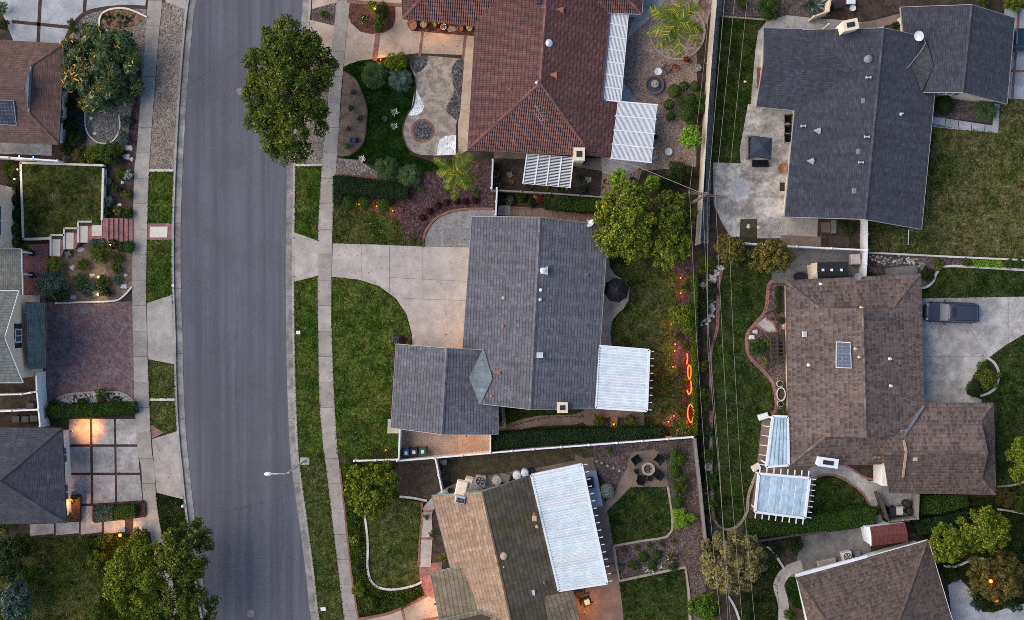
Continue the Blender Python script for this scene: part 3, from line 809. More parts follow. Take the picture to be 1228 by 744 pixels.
def cover(label, corners, z, nrib, mat, tails=(), along='s', name='patio_cover', group=None, strips=(), rib_h=.11, slope=0.0, edge='white', tail_n=9, tail_l=.5):
    """a pan-roof patio cover: ribbed sheet, edge beams, rafter tails, posts"""
    zs = (z + slope, z, z, z + slope) if along == 's' else (z + slope, z + slope, z, z)
    P = [U(x, y, zz) for (x, y), zz in zip(corners, zs)]; c = sum(P, Vector()) / 4
    t = thing(name, label, 'patio cover', (c.x, c.y, 0), group)
    m = MB(); st = []; pan = MB()
    g = (lambda a, b: bil(P, a, b)) if along == 's' else (lambda a, b: bil(P, b, a))
    Z = Vector((0, 0, 1))
    for k in range(nrib):      # each pan is a shallow trough with a raised seam
        a0, a1 = k / nrib, (k + 1) / nrib; e = (a1 - a0)
        prof = ((a0, rib_h), (a0 + e * .5, rib_h), (a0 + e * .54, 0), (a0 + e * .96, 0), (a0 + e * .995, rib_h))
        q0 = [g(0, x) + Z * h for x, h in prof]; q1 = [g(1, x) + Z * h for x, h in prof]
        tgt = m
        if any(lo <= (k + .5) / nrib <= hi for lo, hi in strips): tgt = MB(); st.append(tgt)
        i0 = [tgt.p(q) for q in q0]; i1 = [tgt.p(q) for q in q1]; j0 = [tgt.p(q - Z * .06) for q in (q0[0], q0[-1])]; j1 = [tgt.p(q - Z * .06) for q in (q1[0], q1[-1])]
        for x in (0, 1, 3): tgt.f.append((i0[x], i1[x], i1[x + 1], i0[x + 1]))
        pan.quad(q0[2], q1[2], q1[3], q0[3])  # trough floor has a darker colour, painted shade that sets off the ribs
        tgt.f.append((j0[0], j0[1], j1[1], j1[0]))
    m.build('roof_sheet', mat, t); pan.build('trough_sheet', 'cover_pan_shade' if mat == 'cover_white' else 'cover_bluepan_shade', t)
    for q in st: q.build('skylight_strip', 'white', t)
    m = MB()
    for i in range(4):
        a, b = P[i], P[(i + 1) % 4]; m.bar(a + Z * .13, b + Z * .13, .2, .31)
    m.build('edge_beam', edge, t)
    if tails:
        for side in tails:
            a, b = P[side], P[(side + 1) % 4]; d = (b - a).normalized(); o2 = Vector((d.y, -d.x, 0))
            if o2.dot((a + b) / 2 - c) < 0: o2 = -o2
            for k in range(tail_n):
                q = a.lerp(b, (k + .15) / (tail_n - .7)); MB().bar(q - o2 * .25 - Z * .02, q + o2 * tail_l - Z * .02, .07, .16).build('rafter_tail', edge, t)
    for s_, t_ in ((.06, .05), (.95, .05), (.95, .95), (.06, .95)):
        q = bil(P, s_, t_); MB().post((q.x, q.y, 0), .13, q.z - .1).build('post', edge, t)
    return t
# ------------------------------------------------------------------ smaller things
def bulb_lamp(label, px, py, power=0, h=.35, r=.055, mat='bulb', name='path_light', group='path lights glowing in the garden beds', color=(1, .42, .12)):
    c = U(px, py, h); t = thing(name, label, 'light', (c.x, c.y, 0), group)
    MB((c.x, c.y, 0)).lathe((0, 0, 0), [(.018, 0), (.018, h - r * .8)], 6).lathe((0, 0, h - r * .9), [(r * .7, 0), (r * .75, .03)], 10).build('stake', 'pot_dark', t)
    MB((c.x, c.y, 0)).lathe((0, 0, h - r * .9 + .034), [(r * .5, 0), (r, r * .7), (r * .8, r * 1.5), (r * .2, r * 1.9)], 12).build('bulb', mat, t)
    if power: glow(t, (c.x, c.y, h + r * 2 + .12), power, color)
    return t
def glow(t, loc, power, color=(1, .4, .1), rad=.08, spot=0):
    l = bpy.data.lights.new('lamp_glow', 'SPOT' if spot else 'POINT')
    if spot: l.spot_size = R(spot); l.spot_blend = .85
    l.energy = power; l.color = color; l.shadow_soft_size = rad
    o = bpy.data.objects.new('lamp_glow', l); COL.objects.link(o); o.parent = t; o.location = Vector(loc) - LOC[t.name]; return o
def wall_lamp(label, px, py, z, power, color=(1, .4, .1), r=.09, spot=0):
    c = U(px, py, z); t = thing('wall_lamp', label, 'light', c, None)
    MB(c).box((0, 0, .14), (.16, .16, .04), .01).tube([(0, 0, .15), (-.12, 0, .22)], .02, 5).build('bracket', 'black', t)
    MB(c).lathe((0, 0, -.1), [(r * .6, 0), (r, .1), (r * .7, .2)], 10).build('bulb', 'bulb', t)
    glow(t, (c.x + .25 + (.4 if spot else 0), c.y, z), power, color, spot=spot); return t
def pot(label, px, py, r, h, mat, plant=None, name='plant_pot', seed=1, group=None, flowers=None):
    c = U(px, py, h * .5); R_ = r / S; t = thing(name, label, 'plant pot', (c.x, c.y, 0), group)
    MB((c.x, c.y, 0)).lathe((0, 0, 0), [(R_ * .65, 0), (R_ * .95, h * .85), (R_ * 1.05, h * .86), (R_ * 1.05, h), (R_ * .88, h), (R_ * .84, h * .8), (.01, h * .8)], 16, True).build('pot', mat, t)
    if plant == 'agave':
        V = agave('x', 0, 0, r * 1.1, 'lf_green', 14, R_ * .8, seed); bpy.data.objects.remove(V)
    if plant:
        n = 90; V = leaves([(c.x, c.y, h + R_ * .35, R_ * .85)], n, R_ * .5, .4, .6, .5, 0); raw_mesh('plant', V, n, plant, t)
    if flowers:
        n = 14; V = leaves([(c.x, c.y, h + R_ * .35, R_ * .85)], n, R_ * .35, .8, .5, .05, .2); raw_mesh('blossom', V, n, flowers, t)
    return t
def rock(label, px, py, r, mat='stone', seed=1, name='rock', group=None, hh=.6):
    c = U(px, py, 0); rg = random.Random(seed); bm = bmesh.new(); bmesh.ops.create_icosphere(bm, subdivisions=2, radius=1)
    for v in bm.verts:
        k = 1 + .18 * math.sin(v.co.x * 4 + seed) + .14 * math.sin(v.co.y * 5 + seed * 2) + rg.uniform(-.06, .06)
        v.co = Vector((v.co.x * k * r / S * 1.1, v.co.y * k * r / S * .9, max(-.2, v.co.z) * k * r / S * hh))
    me = bpy.data.meshes.new(name); bm.to_mesh(me); bm.free(); me.materials.append(MATS[mat])
    o = bpy.data.objects.new(name, me); COL.objects.link(o); o.location = c; return tag(o, label, 'rock', group)
def rocks(label, pts, r, mat, n, seed=3, name='pebbles'):
    """loose cobbles scattered along a pixel path: stuff"""
    rg = random.Random(seed); bm = bmesh.new(); P = spline(pts, False, 8)
    for k in range(n):
        x, y = rg.choice(P); q = U(x + rg.gauss(0, 2.4), y + rg.gauss(0, 2.4), 0); s = r / S * rg.uniform(.5, 1.3)
        g = bmesh.ops.create_icosphere(bm, subdivisions=1, radius=s)
        sx, sy = rg.uniform(.8, 1.4), rg.uniform(.7, 1.1)
        for v in g['verts']: v.co = Vector((v.co.x * sx + q.x, v.co.y * sy + q.y, v.co.z * .6 + s * .25))
    me = bpy.data.meshes.new(name); bm.to_mesh(me); bm.free(); me.materials.append(MATS[mat])
    o = bpy.data.objects.new(name, me); COL.objects.link(o); return tag(o, label, 'cobbles', None, 'stuff')
def slab_thing(name, label, pts, z, mat, cat, th=.06, group=None):
    P = [U(x, y, z) for x, y in pts]; c = sum(P, Vector()) / len(P); c.z = 0
    return tag(MB().prism(P, z - th, z).build(name, mat, base=c), label, cat, group)
def round_stone(label, px, py, r, mat='stone_pale', name='stepping_stone', group=None, z=.07):
    c = U(px, py, z); return tag(MB((c.x, c.y, 0)).lathe((0, 0, 0), [(r / S, 0), (r / S, z - .01), (r / S * .92, z)], 14).build(name, mat, base=(c.x, c.y, 0)), label, 'stepping stone', group)
def bin_(label, px, py, body, rz=0.0, lid=None, name='wheeled_bin', group=None, sticker=True):
    c = U(px, py, .9); c.z = 0; t = thing(name, label, 'bin', c, group)
    MB(c, rz).frus((0, 0, .06), .46, .5, .6, .68, .92).build('body', body, t)
    MB(c, rz).frus((0, 0, .982), .64, .74, .6, .66, .09, .03).build('lid', lid or body, t)
    MB(c, rz).tube([(-.26, .4, .98), (.26, .4, .98)], .025, 6).build('handle', lid or body, t)
    if sticker: MB(c, rz).box((0, -.02, 1.076), (.26, .3, .006)).build('sticker', 'white', t)
    for x in (-.27, .27): MB(c, rz).tube([(x - .03, .28, .12), (x + .03, .28, .12)], .12, 12).build('wheel', 'rubber', t)
    return t
def chair(label, px, py, rz, mat='wicker', group=None, name='patio_chair', s=1.0, cushion=None):
    c = U(px, py, .4); c.z = .03; t = thing(name, label, 'chair', c, group)
    def mb(): return MB(c, rz)
    mb().box((0, .02 * s, .38), (.56 * s, .56 * s, .09), .02).build('seat', mat, t)
    b = mb(); i0 = []
    b.stitch([[b.p((x * s, y * s, z)) for x, y, z in ((-.3, .25, .36), (.3, .25, .36), (.3, .33, .36), (-.3, .33, .36))], [b.p((x * s, y * s, z)) for x, y, z in ((-.3, .42, .92), (.3, .42, .92), (.3, .5, .92), (-.3, .5, .92))]])
    b.build('backrest', mat, t)
    for x in (-.33, .33):
        mb().box((x * s, 0, .58), (.1 * s, .66 * s, .05), .01).build('arm', mat, t)
        for y in (-.29, .29): mb().box((x * s, y * s, .27), (.06, .06, .56)).build('leg', mat, t)
    if cushion: mb().box((0, 0, .45), (.5 * s, .5 * s, .08), .03).build('cushion', cushion, t)
    return t
def small_table(label, px, py, w, rz, mat='wicker', h=.45, round_=False, name='side_table'):
    c = U(px, py, h); c.z = .03; t = thing(name, label, 'table', c, None); m = MB(c, rz)
    (m.lathe((0, 0, h - .04), [(w / 2, 0), (w / 2, .04)], 18) if round_ else m.box((0, 0, h - .02), (w, w, .04), .01)).build('table_top', mat, t)
    for x in (-.36, .36):
        for y in (-.36, .36): MB(c, rz).box((x * w, y * w, (h - .04) / 2), (.05, .05, h - .04)).build('leg', mat, t)
    return t
def umbrella(label, px, py, r, h, mat):
    c = U(px, py, h); c.z = 0; R_ = r / (S * H / (H - h)); t = thing('patio_umbrella', label, 'umbrella', c)
    m = MB(c, .2); n = 8
    ctr = m.p((0, 0, h)); ri = [m.p((R_ * math.cos(2 * PI * k / n), R_ * math.sin(2 * PI * k / n), h - .5)) for k in range(n)]
    mi = [m.p((R_ * .5 * math.cos(2 * PI * k / n), R_ * .5 * math.sin(2 * PI * k / n), h - .19)) for k in range(n)]
    sg = [m.p((R_ * .9 * math.cos(2 * PI * (k + .5) / n), R_ * .9 * math.sin(2 * PI * (k + .5) / n), h - .52)) for k in range(n)]
    dr = [m.p((R_ * 1.0 * math.cos(2 * PI * k / n), R_ * 1.0 * math.sin(2 * PI * k / n), h - .66)) for k in range(n)]
    for k in range(n):
        j = (k + 1) % n; m.f += [(ctr, mi[k], mi[j]), (mi[k], ri[k], sg[k]), (mi[k], sg[k], mi[j]), (mi[j], sg[k], ri[j]), (ri[k], dr[k], sg[k]), (sg[k], dr[j], ri[j])]
    m.build('canopy', mat, t)
    for k in range(n): MB(c, .2).tube([(0, 0, h - .02 + .012), (R_ * .5 * math.cos(2 * PI * k / n), R_ * .5 * math.sin(2 * PI * k / n), h - .178), (R_ * math.cos(2 * PI * k / n), R_ * math.sin(2 * PI * k / n), h - .49)], .012, 5).build('rib', 'pot_dark', t)
    MB(c).tube([(0, 0, 0), (0, 0, h + .08)], .03, 8).build('pole', 'pot_dark', t)
    MB(c).lathe((0, 0, 0), [(.3, 0), (.3, .06), (.06, .12)], 14).build('base', 'pot_dark', t); return t
def ac_unit(label, px, py, w, rz=0.0, mat='stone', name='air_conditioner'):
    c = U(px, py, .8); c.z = 0; t = thing(name, label, 'air conditioner', c); MB(c, rz).box((0, 0, .4), (w, w, .8), .03).build('body', mat, t)
    m = MB(c, rz).lathe((0, 0, .802), [(w * .42, 0), (w * .42, .03), (w * .36, .03), (w * .36, .005)], 20, False)
    m.build('grille', 'black', t)
    m = MB(c, rz)
    for k in range(5): a = 2 * PI * k / 5; m.quad((.04 * math.cos(a), .04 * math.sin(a), .81), (w * .33 * math.cos(a), w * .33 * math.sin(a), .81), (w * .33 * math.cos(a + .7), w * .33 * math.sin(a + .7), .835), (.05 * math.cos(a + .8), .05 * math.sin(a + .8), .815))
    m.build('fan', 'pot_dark', t); return t
def box_thing(name, label, cat, px, py, w, d, h, mat, rz=0.0, bev=.03, lid=None, group=None):
    c = U(px, py, h); c.z = 0; t = thing(name, label, cat, c, group); MB(c, rz).frus((0, 0, 0), w * .94, d * .94, w, d, h - .06, .01).build('body', mat, t)
    MB(c, rz).frus((0, 0, h - .058), w + .04, d + .04, w - .02, d - .02, .07, bev).build('lid', lid or mat, t); return t
def tank(label, px, py, r, h, mat, name='storage_tank'):
    c = U(px, py, h); c.z = 0; q = r / (S * H / (H - h)); return tag(MB(c).lathe((0, 0, 0), [(q, 0), (q, h * .85), (q * .8, h * .96), (q * .25, h), (q * .22, h + .05), (.01, h + .05)], 20).build(name, mat, base=c), label, 'tank')
def tub(label, px, py, rx, ry, h, mat, inner='soil', name='planter_tub', plant=None):
    c = U(px, py, h); c.z = 0; t = thing(name, label, 'planter', c); a, b = rx / S, ry / S
    MB(c).lathe((0, 0, 0), [(.85, 0), (1, h), (.84, h), (.8, h * .8)], 20, False, a, b).build('rim', mat, t)
    MB(c).lathe((0, 0, h * .7), [(.84, 0), (.02, .03)], 20, False, a, b).build('filling', inner, t)
    if plant:
        n = 120; raw_mesh('plant', leaves([(c.x, c.y, h, min(a, b) * .7)], n, .12, .5, .6, .5, 0), n, plant, t)
    return t
def car(label, px, py, rz, paint, name='parked_car', L=4.9, W=1.92):
    c = U(px, py, 1.2); c.z = 0.03; t = thing(name, label, 'car', c)
    # stations along the length: x, half width, top z, bottom z
    st = [(-.5, .42, .62, .42), (-.492, .6, .76, .32), (-.475, .73, .84, .28), (-.44, .84, .9, .26), (-.39, .91, .96, .25), (-.28, .95, 1.03, .25), (-.22, .96, 1.06, .25), (0, .965, 1.06, .25), (.25, .965, 1.07, .25), (.4, .95, 1.08, .25), (.46, .9, 1.06, .27), (.49, .8, .98, .32), (.5, .66, .8, .42)]
    m = MB(c, rz); rings = []
    for x, hw, zt, zb in st:
        w = hw * W / 1.93; X = x * L
        prof = [(-w * .86, zb), (-w, zb + .14), (-w * 1.0, zt - .3), (-w * .97, zt - .12), (-w * .86, zt - .02), (-w * .4, zt + .02), (0, zt + .035), (w * .4, zt + .02), (w * .86, zt - .02), (w * .97, zt - .12), (w * 1.0, zt - .3), (w, zb + .14), (w * .86, zb)]
        rings.append([m.p((X, y, z)) for y, z in prof])
    m.stitch(rings); b = m.build('body', paint, t, smooth=True)
    # greenhouse
    gs = [(-.24, .80, 1.05, .80, 1.06), (-.11, .85, 1.06, .74, 1.6), (.0, .87, 1.06, .77, 1.68), (.2, .87, 1.06, .77, 1.69), (.4, .86, 1.07, .75, 1.66), (.485, .8, 1.0, .78, 1.12)]
    m = MB(c, rz); rings = []
    for x, wb, zb, wt, zt in gs:
        rings.append([m.p((x * L, y, z)) for y, z in ((-wb, zb - .03), (-wt, zt - .03), (-wt * .9, zt), (wt * .9, zt), (wt, zt - .03), (wb, zb - .03))])
    m.stitch(rings); g = m.build('glasshouse', 'glass', t)
    m = MB(c, rz); rings = []
    for x, wt, zt in ((-.115, .70, 1.6), (-.09, .74, 1.655), (.0, .77, 1.7), (.2, .775, 1.715), (.38, .76, 1.68), (.445, .7, 1.6)):
        rings.append([m.p((x * L, y, z)) for y, z in ((-wt, zt - .05), (-wt, zt - .012), (-wt * .75, zt + .008), (0, zt + .015), (wt * .75, zt + .008), (wt, zt - .012), (wt, zt - .05))])
    m.stitch(rings); r_ = m.build('roof_panel', paint, t, smooth=True)
    MB(c, rz).box((-.02 * L, 0, 1.722), (.36, .95, .02)).build('sunroof', 'black', r_)
    for y in (-.71, .71): MB(c, rz).tube([(-.02 * L, y, 1.68), (0, y, 1.74), (.36 * L, y, 1.73), (.38 * L, y, 1.66)], .02, 6).build('roof_rail', 'black', r_)
    for y in (-1, 1):
        MB(c, rz).tube([(-.15 * L, y * .9, 1.06), (-.15 * L, y * 1.1, 1.1)], .07, 8).box((-.15 * L, y * 1.06, 1.12), (.12, .2, .15), .02).build('mirror', paint, t)
        MB(c, rz).box((-.455 * L, y * .66, .84), (.2, .24, .14), .03).build('headlight', 'stone', t)
        MB(c, rz).box((.487 * L, y * .72, .84), (.1, .2, .3), .02).build('tail_light', 'red_metal', t)
        for x in (-.3, .3):
            w = MB(c, rz).tube([(x * L, y * .74, .34), (x * L, y * .95, .34)], .35, 20).build('wheel', 'rubber', t)
            MB(c, rz).tube([(x * L, y * .94, .34), (x * L, y * .965, .34)], .22, 14).build('rim', 'metal', w)
    MB(c, rz).box((-.502 * L, 0, .62), (.06, 1.0, .22), .02).build('grille', 'black', t)
    return t
def cable_(label, pts, r=.028, mat='cable', sag=.0, name='power_cable', group=None, n=14):
    P = []
    for (x0, y0, z0), (x1, y1, z1) in zip(pts, pts[1:]):
        a, b = U(x0, y0, z0), U(x1, y1, z1)
        for k in range(n): t = k / n; q = a.lerp(b, t); q.z -= sag * 4 * t * (1 - t); P.append(q)
    P.append(U(*pts[-1])); return tag(MB().tube(P, r, 5).build(name, mat, base=P[0]), label, 'cable', group)
def neon(label, pts, r=.05, closed=True, z=.9):
    P = spline(pts, closed, 5); P = P + ([P[0]] if closed else []); P = [U(x, y, z) for x, y in P]
    t = thing('light_ring', label, 'light', (P[0].x, P[0].y, 0), 'glowing orange loops along the hedge')
    MB().tube(P, r, 6).build('light_tube', 'neon', t)
    q = P[len(P) // 2]; glow(t, (q.x - .2, q.y, z + .3), 9, (1, .22, .03))
    for k in (len(P) // 4, 3 * len(P) // 4): MB().tube([(P[k].x, P[k].y, 0), (P[k].x, P[k].y, z)], .02, 5).build('stake', 'pot_dark', t)
    return t
# ------------------------------------------------------------------ camera, sky, sun
cam = bpy.data.cameras.new('camera'); cam.sensor_width = 36; cam.lens = 36 * H / (1228 / S); cam.clip_end = 600
co = bpy.data.objects.new('camera', cam); COL.objects.link(co); co.location = (0, 0, H); sc.camera = co
wd = bpy.data.worlds.new('World'); sc.world = wd; wd.use_nodes = True; nt = wd.node_tree
SUN_EL, SUN_AZ = 27.0, 180.0           # low in the west, which is the picture's left
sky = nt.nodes.new('ShaderNodeTexSky'); sky.sky_type = 'NISHITA'; sky.sun_disc = False
sky.sun_elevation = R(SUN_EL); sky.sun_rotation = R(270); sky.air_density = 1.0; sky.dust_density = .6; sky.ozone_density = 3.0
bg = nt.nodes['Background']; bg.inputs['Strength'].default_value = .047; nt.links.new(sky.outputs[0], bg.inputs[0])
sl = bpy.data.lights.new('sun', 'SUN'); sl.energy = 1.5; sl.angle = R(85); sl.color = (1, .85, .7)
so = bpy.data.objects.new('sun', sl); COL.objects.link(so)
d = Vector((-math.cos(R(SUN_EL)), .12, math.sin(R(SUN_EL)))); so.rotation_euler = d.to_track_quat('Z', 'Y').to_euler(); so.location = (-60, 0, 60)
vs = sc.view_settings; vs.view_transform = 'Standard'; vs.look = 'None'; vs.gamma = 1; vs.exposure = EXPO; vs.use_curve_mapping = False
sc.cycles.use_denoising = False; sc.cycles.filter_width = .9; sc.cycles.max_bounces = 6; sc.cycles.diffuse_bounces = 3; sc.cycles.sample_clamp_indirect = .6; sc.cycles.sample_clamp_direct = 3
# ------------------------------------------------------------------ street
def yx(tab):
    P = spline([(y, x) for x, y in tab], False, 6)
    return [(x, y) for y, x in P]
KL = yx([(236, -120), (227, -20), (221, 20), (214, 100), (209, 185), (206, 265), (206, 340), (208, 400), (209, 460), (212, 520), (216, 560), (220, 600), (225, 640), (233, 700), (242, 750), (262, 850)])
KR = yx([(380, -120), (374, -10), (371, 30), (365, 80), (358, 130), (355, 170), (354, 220), (353, 300), (353, 370), (354, 440), (356, 500), (359, 553), (368, 620), (376, 680), (384, 750), (400, 850)])
WL = yx([(194, -120), (178, 0), (171, 100), (163.5, 185), (161, 210), (159, 300), (159, 365), (160, 420), (161.5, 480), (165, 540), (169.5, 560), (172, 600), (180, 640), (190, 690), (200, 750), (216, 850)])
WR = yx([(212, -120), (195, 0), (186, 100), (180, 185), (178.5, 210), (176, 300), (175.5, 365), (177, 420), (179, 480), (182, 540), (185.5, 560), (187.7, 600), (194, 640), (206, 690), (217, 750), (234, 850)])
VL = yx([(418, -120), (404, 0), (395, 100), (390, 160), (386.7, 190), (381.6, 275), (381, 370), (381.7, 400), (383, 480), (388, 540), (391, 560), (398, 620), (406.4, 690), (413, 744), (428, 850)])
VR = yx([(435, -120), (420, 0), (410, 100), (406, 160), (403.8, 190), (398.7, 275), (397.4, 370), (397.8, 400), (401, 480), (405, 540), (407, 560), (413, 620), (420.7, 690), (429.5, 744), (446, 850)])
def off(tab, dx): return [(x + dx, y) for x, y in tab]
def seg(tab, y0, y1): return [(x, y) for x, y in tab if y0 < y < y1]
def at_y(tab, y):
    for (x0, y0), (x1, y1) in zip(tab, tab[1:]):
        if y0 <= y <= y1: return x0 + (x1 - x0) * (y - y0) / (y1 - y0)
def band(A, B, y0, y1): return [(at_y(A, y0), y0)] + seg(A, y0, y1) + [(at_y(A, y1), y1), (at_y(B, y1), y1)] + seg(B, y0, y1)[::-1] + [(at_y(B, y0), y0)]
def UL(tab, z): return [U(x, y, z) for x, y in tab]
tag(MB().prism([(-200, -200, 0), (200, -200, 0), (200, 200, 0), (-200, 200, 0)], -.5, -.2).build('ground', 'soil'), 'bare earth under the whole neighbourhood', 'ground', None, 'structure')
tag(MB().prism(UL(seg(KL, -121, 851), 0) + UL(list(reversed(seg(KR, -121, 851))), 0), -.2, -.125).build('road', 'asphalt'), 'curving grey asphalt street between the two kerbs', 'road', None, 'structure')
slabs('gutter', 'pale concrete gutter along the west side of the street', UL(off(KL, 2.6), 0), UL(off(KL, 10.5), 0), -.105, 'gutterpan', seg=6.0, gap=.03)
slabs('gutter', 'pale concrete gutter along the east side of the street', UL(off(KR, -10.5), 0), UL(off(KR, -2.6), 0), -.105, 'gutterpan', seg=6.0, gap=.03)
slabs('kerb', 'raised kerb along the west side of the street', UL(KL, 0), UL(off(KL, 2.7), 0), .03, 'kerbstone', seg=3.0, depth=.2, gap=.015)
slabs('kerb', 'raised kerb along the east side of the street', UL(off(KR, -2.7), 0), UL(KR, 0), .03, 'kerbstone', seg=3.0, depth=.2, gap=.015)
tag(MB().prism(UL(off(seg(KL, -121, 851), .05), 0) + [Vector((-120, -60, 0)), Vector((-120, 60, 0))], -.2, 0).build('yard_ground', 'soil'), 'dark soil of the yards west of the street', 'ground', None, 'structure')
tag(MB().prism(UL(off(seg(KR, -121, 851), -.05), 0) + [Vector((130, -60, 0)), Vector((130, 60, 0))], -.2, 0).build('yard_ground', 'soil'), 'dark soil of the yards east of the street', 'ground', None, 'structure')
slabs('sidewalk', 'concrete sidewalk on the west side of the street', UL(WL, 0), UL(WR, 0), .04, 'concrete_walk', seg=2.35, gap=.025)
slabs('sidewalk', 'concrete sidewalk on the east side of the street', UL(VL, 0), UL(VR, 0), .04, 'concrete_walk', seg=2.35, gap=.025)
def strip_w(name, label, y0, y1, mat, lay=4, dl=.4, dr=-.2, cat=None): return sheet(name, label, band(off(WR, dl), off(KL, dr), y0, y1), lay, mat, cat=cat)
def strip_e(name, label, y0, y1, mat, lay=4, dl=.2, dr=-.4, cat=None): return sheet(name, label, band(off(KR, dl), off(VL, dr), y0, y1), lay, mat, cat=cat)
# west parkway
strip_w('gravel_bed', 'tan gravel strip beside the street by the orange flowering shrub', 3, 203, 'gravel_tan')
sheet('driveway_apron', 'concrete apron at the top of the gravel strip', [(196, -60), (232, -60), (222, 11), (200, 3), (195, -2)], 6, 'concrete')
strip_w('garden_kerb', 'concrete edge closing the gravel strip', 203, 206, 'white_edge', 8)
strip_w('lawn', 'parkway lawn north of the brick stepping pad', 206, 268, 'lawn_bright')
strip_w('brick_pad', 'brick pad crossing the west parkway', 268, 288, 'brick_stair', 6)
slab_thing('stepping_stone', 'square pale paving slab set in the brick parkway pad', [(180, 272), (201, 272), (200.5, 285), (179.5, 285)], .07, 'stone_pale', 'paving slab')
strip_w('lawn', 'parkway lawn south of the brick stepping pad', 288, 366, 'lawn_bright')
sheet('driveway_apron', 'concrete apron in front of the red brick driveway', [(176, 364), (206, 354), (209, 437), (177.5, 431)], 7, 'concrete')
strip_w('lawn', 'parkway lawn beside the box hedge', 428, 478, 'lawn')
strip_w('garden_kerb', 'thin concrete divider across the west parkway', 478, 481, 'white_edge', 8)
strip_w('lawn', 'short parkway lawn just below the concrete divider', 481, 522, 'lawn')
sheet('brick_corner', 'small red brick corner of the parkway', [(181, 510), (197, 519), (182, 526)], 7, 'brick_stair')
sheet('driveway_apron', 'concrete apron in front of the square panelled driveway', [(182, 527), (213, 517), (219.5, 599), (188, 591)], 7, 'concrete')
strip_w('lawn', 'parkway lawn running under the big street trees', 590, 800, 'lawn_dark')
# east parkway
sheet('driveway_apron', 'concrete apron at the top of the east parkway', [(376, -80), (415, -80), (404, 3), (374, 11)], 7, 'concrete_warm')
sheet('mulch_bed', 'small dark gravel bed in the east parkway', [(374, 11), (403.5, 3), (401, 31), (374, 24)], 6, 'mulch_grey')
sheet('driveway_apron', 'concrete apron beside the dark parkway bed', [(372, 24), (401, 31), (397, 70), (366, 78)], 7, 'concrete_warm')
strip_e('gravel_bed', 'tan gravel under the big street tree', 76, 198, 'gravel_tan')
strip_e('garden_kerb', 'concrete edge between parkway gravel and lawn', 197, 199.5, 'white_edge', 8)
strip_e('lawn', 'parkway lawn north of the pale driveway', 199.5, 292, 'lawn_bright')
sheet('driveway_apron', 'concrete apron in front of the pale curving driveway', [(353, 279), (381, 289), (381, 331), (353, 338)], 7, 'concrete')
strip_e('lawn', 'long parkway lawn south of the pale driveway', 330, 545, 'lawn_bright')
strip_e('lawn', 'parkway lawn beyond the street lamp', 545, 800, 'lawn')

# ------------------------------------------------------------------ yard with the orange flowering shrub
sheet('driveway', 'pale blue concrete driveway with brown brick bands', [(-20, -40), (180, -40), (174, 8), (145, 7), (122, 10), (101, 16), (88, 28), (80, 42), (77, 53), (16, 49)], 5, 'concrete_blue')
for lab, a, b in (('long cross brick band of the blue driveway', (14, 26), (84, 33)), ('brick band of the blue driveway nearest the house', (49, -20), (45.5, 51)), ('short brick band of the blue driveway by the bed', (103, -20), (101, 15))):
    ribbon('brick_band', lab, [a, b], .3, .04, 'brick_brown', False)
ribbon('brick_band', 'curved brick border round the blue driveway', [(176, 9), (150, 8), (122, 10.5), (102, 16), (89, 28), (81, 42), (78, 54)], .3, .045, 'brick_brown')
sheet('gravel_bed', 'grey gravel round the blue driveway curve', [(78, 54), (82, 42), (90, 28), (103, 17), (123, 12), (123, 40), (105, 60)], 3, 'gravel_grey')
sheet('gravel_bed', 'tan gravel beside the west sidewalk', [(122, 12), (176, 10), (172, 90), (165, 180), (100, 180), (100, 60)], 2, 'gravel_tan')
sheet('gravel_bed', 'rusty planter gravel full of succulents', [(119.5, 36), (121, 20), (131, 12), (152, 11), (175, 20), (165, 30), (145, 35)], 5, 'rust_rock')
edging('garden_edging', 'pale curved edging round the succulent bed', [(118.5, 37), (120, 20), (131, 11.5), (152, 10.5), (176, 20.5)], .16, .14, 'stone_pale')
sheet('mulch_bed', 'reddish mulch along the west sidewalk', [(155, 70), (170, 70), (163, 200), (150, 196), (158, 130)], 4, 'mulch')
sheet('mulch_bed', 'rocky soil between house and gravel pad', [(74, 108), (104, 118), (104, 180), (75, 195)], 4, 'mulch_grey')
sheet('gravel_pad', 'rounded grey gravel pad under the flowering shrub', [(101, 125), (142, 125), (143, 155), (134, 169), (118, 171), (106, 162), (102, 148)], 6, 'gravel_grey')
edging('garden_edging', 'thin pale edging round the grey gravel pad', [(102, 128), (102, 150), (107, 163), (119, 171.5), (134, 170), (143, 156), (142.5, 138)], .12, .1, 'stone_pale')
hA = house('reddish brown hip roofed house with a rooftop solar panel', 15, 110)
RA = roof(hA, [(-60, 45, 2.6), (76, 53, 2.6), (36, 80, 3.55), (30, 106, 4.5), (-60, 103, 4.5), (33.5, 134, 3.55), (70, 173, 2.6), (-60, 168, 2.6)],
     [(0, 1, 2, 3, 4), (4, 3, 5, 6, 7), (1, 6, 5, 2)], 'roof_rust', 'trim_brown', 'stucco_white', gables=[(2, 5, 3)])
m = MB(); m.bar(U(36.5, 80, 3.62), U(34, 134, 3.62), .16, .14); m.build('gutter', 'vent_grey', RA)
skylight(RA, [(-14, 120), (17, 121), (20.5, 151), (-14, 149)], [3.95, 3.95, 3.12, 3.12], 'solar_panel', 'solar', 'vent_grey')
fence('white vinyl patio fence with tiny blue lights behind the rust roofed house', [(-20, 187), (69, 193)], 1.9, 'white_vinyl', lamps=True)
for k, x in enumerate((23, 40)):
    c = U(x, 187.5 + k, 2.05); tag(MB(c).lathe((0, 0, -.06), [(.03, 0), (.05, .06), (.02, .12)], 8).build('fairy_light', 'bulb_blue', base=c), 'tiny blue light on the white patio fence top', 'light', 'blue lights on the white patio fence')
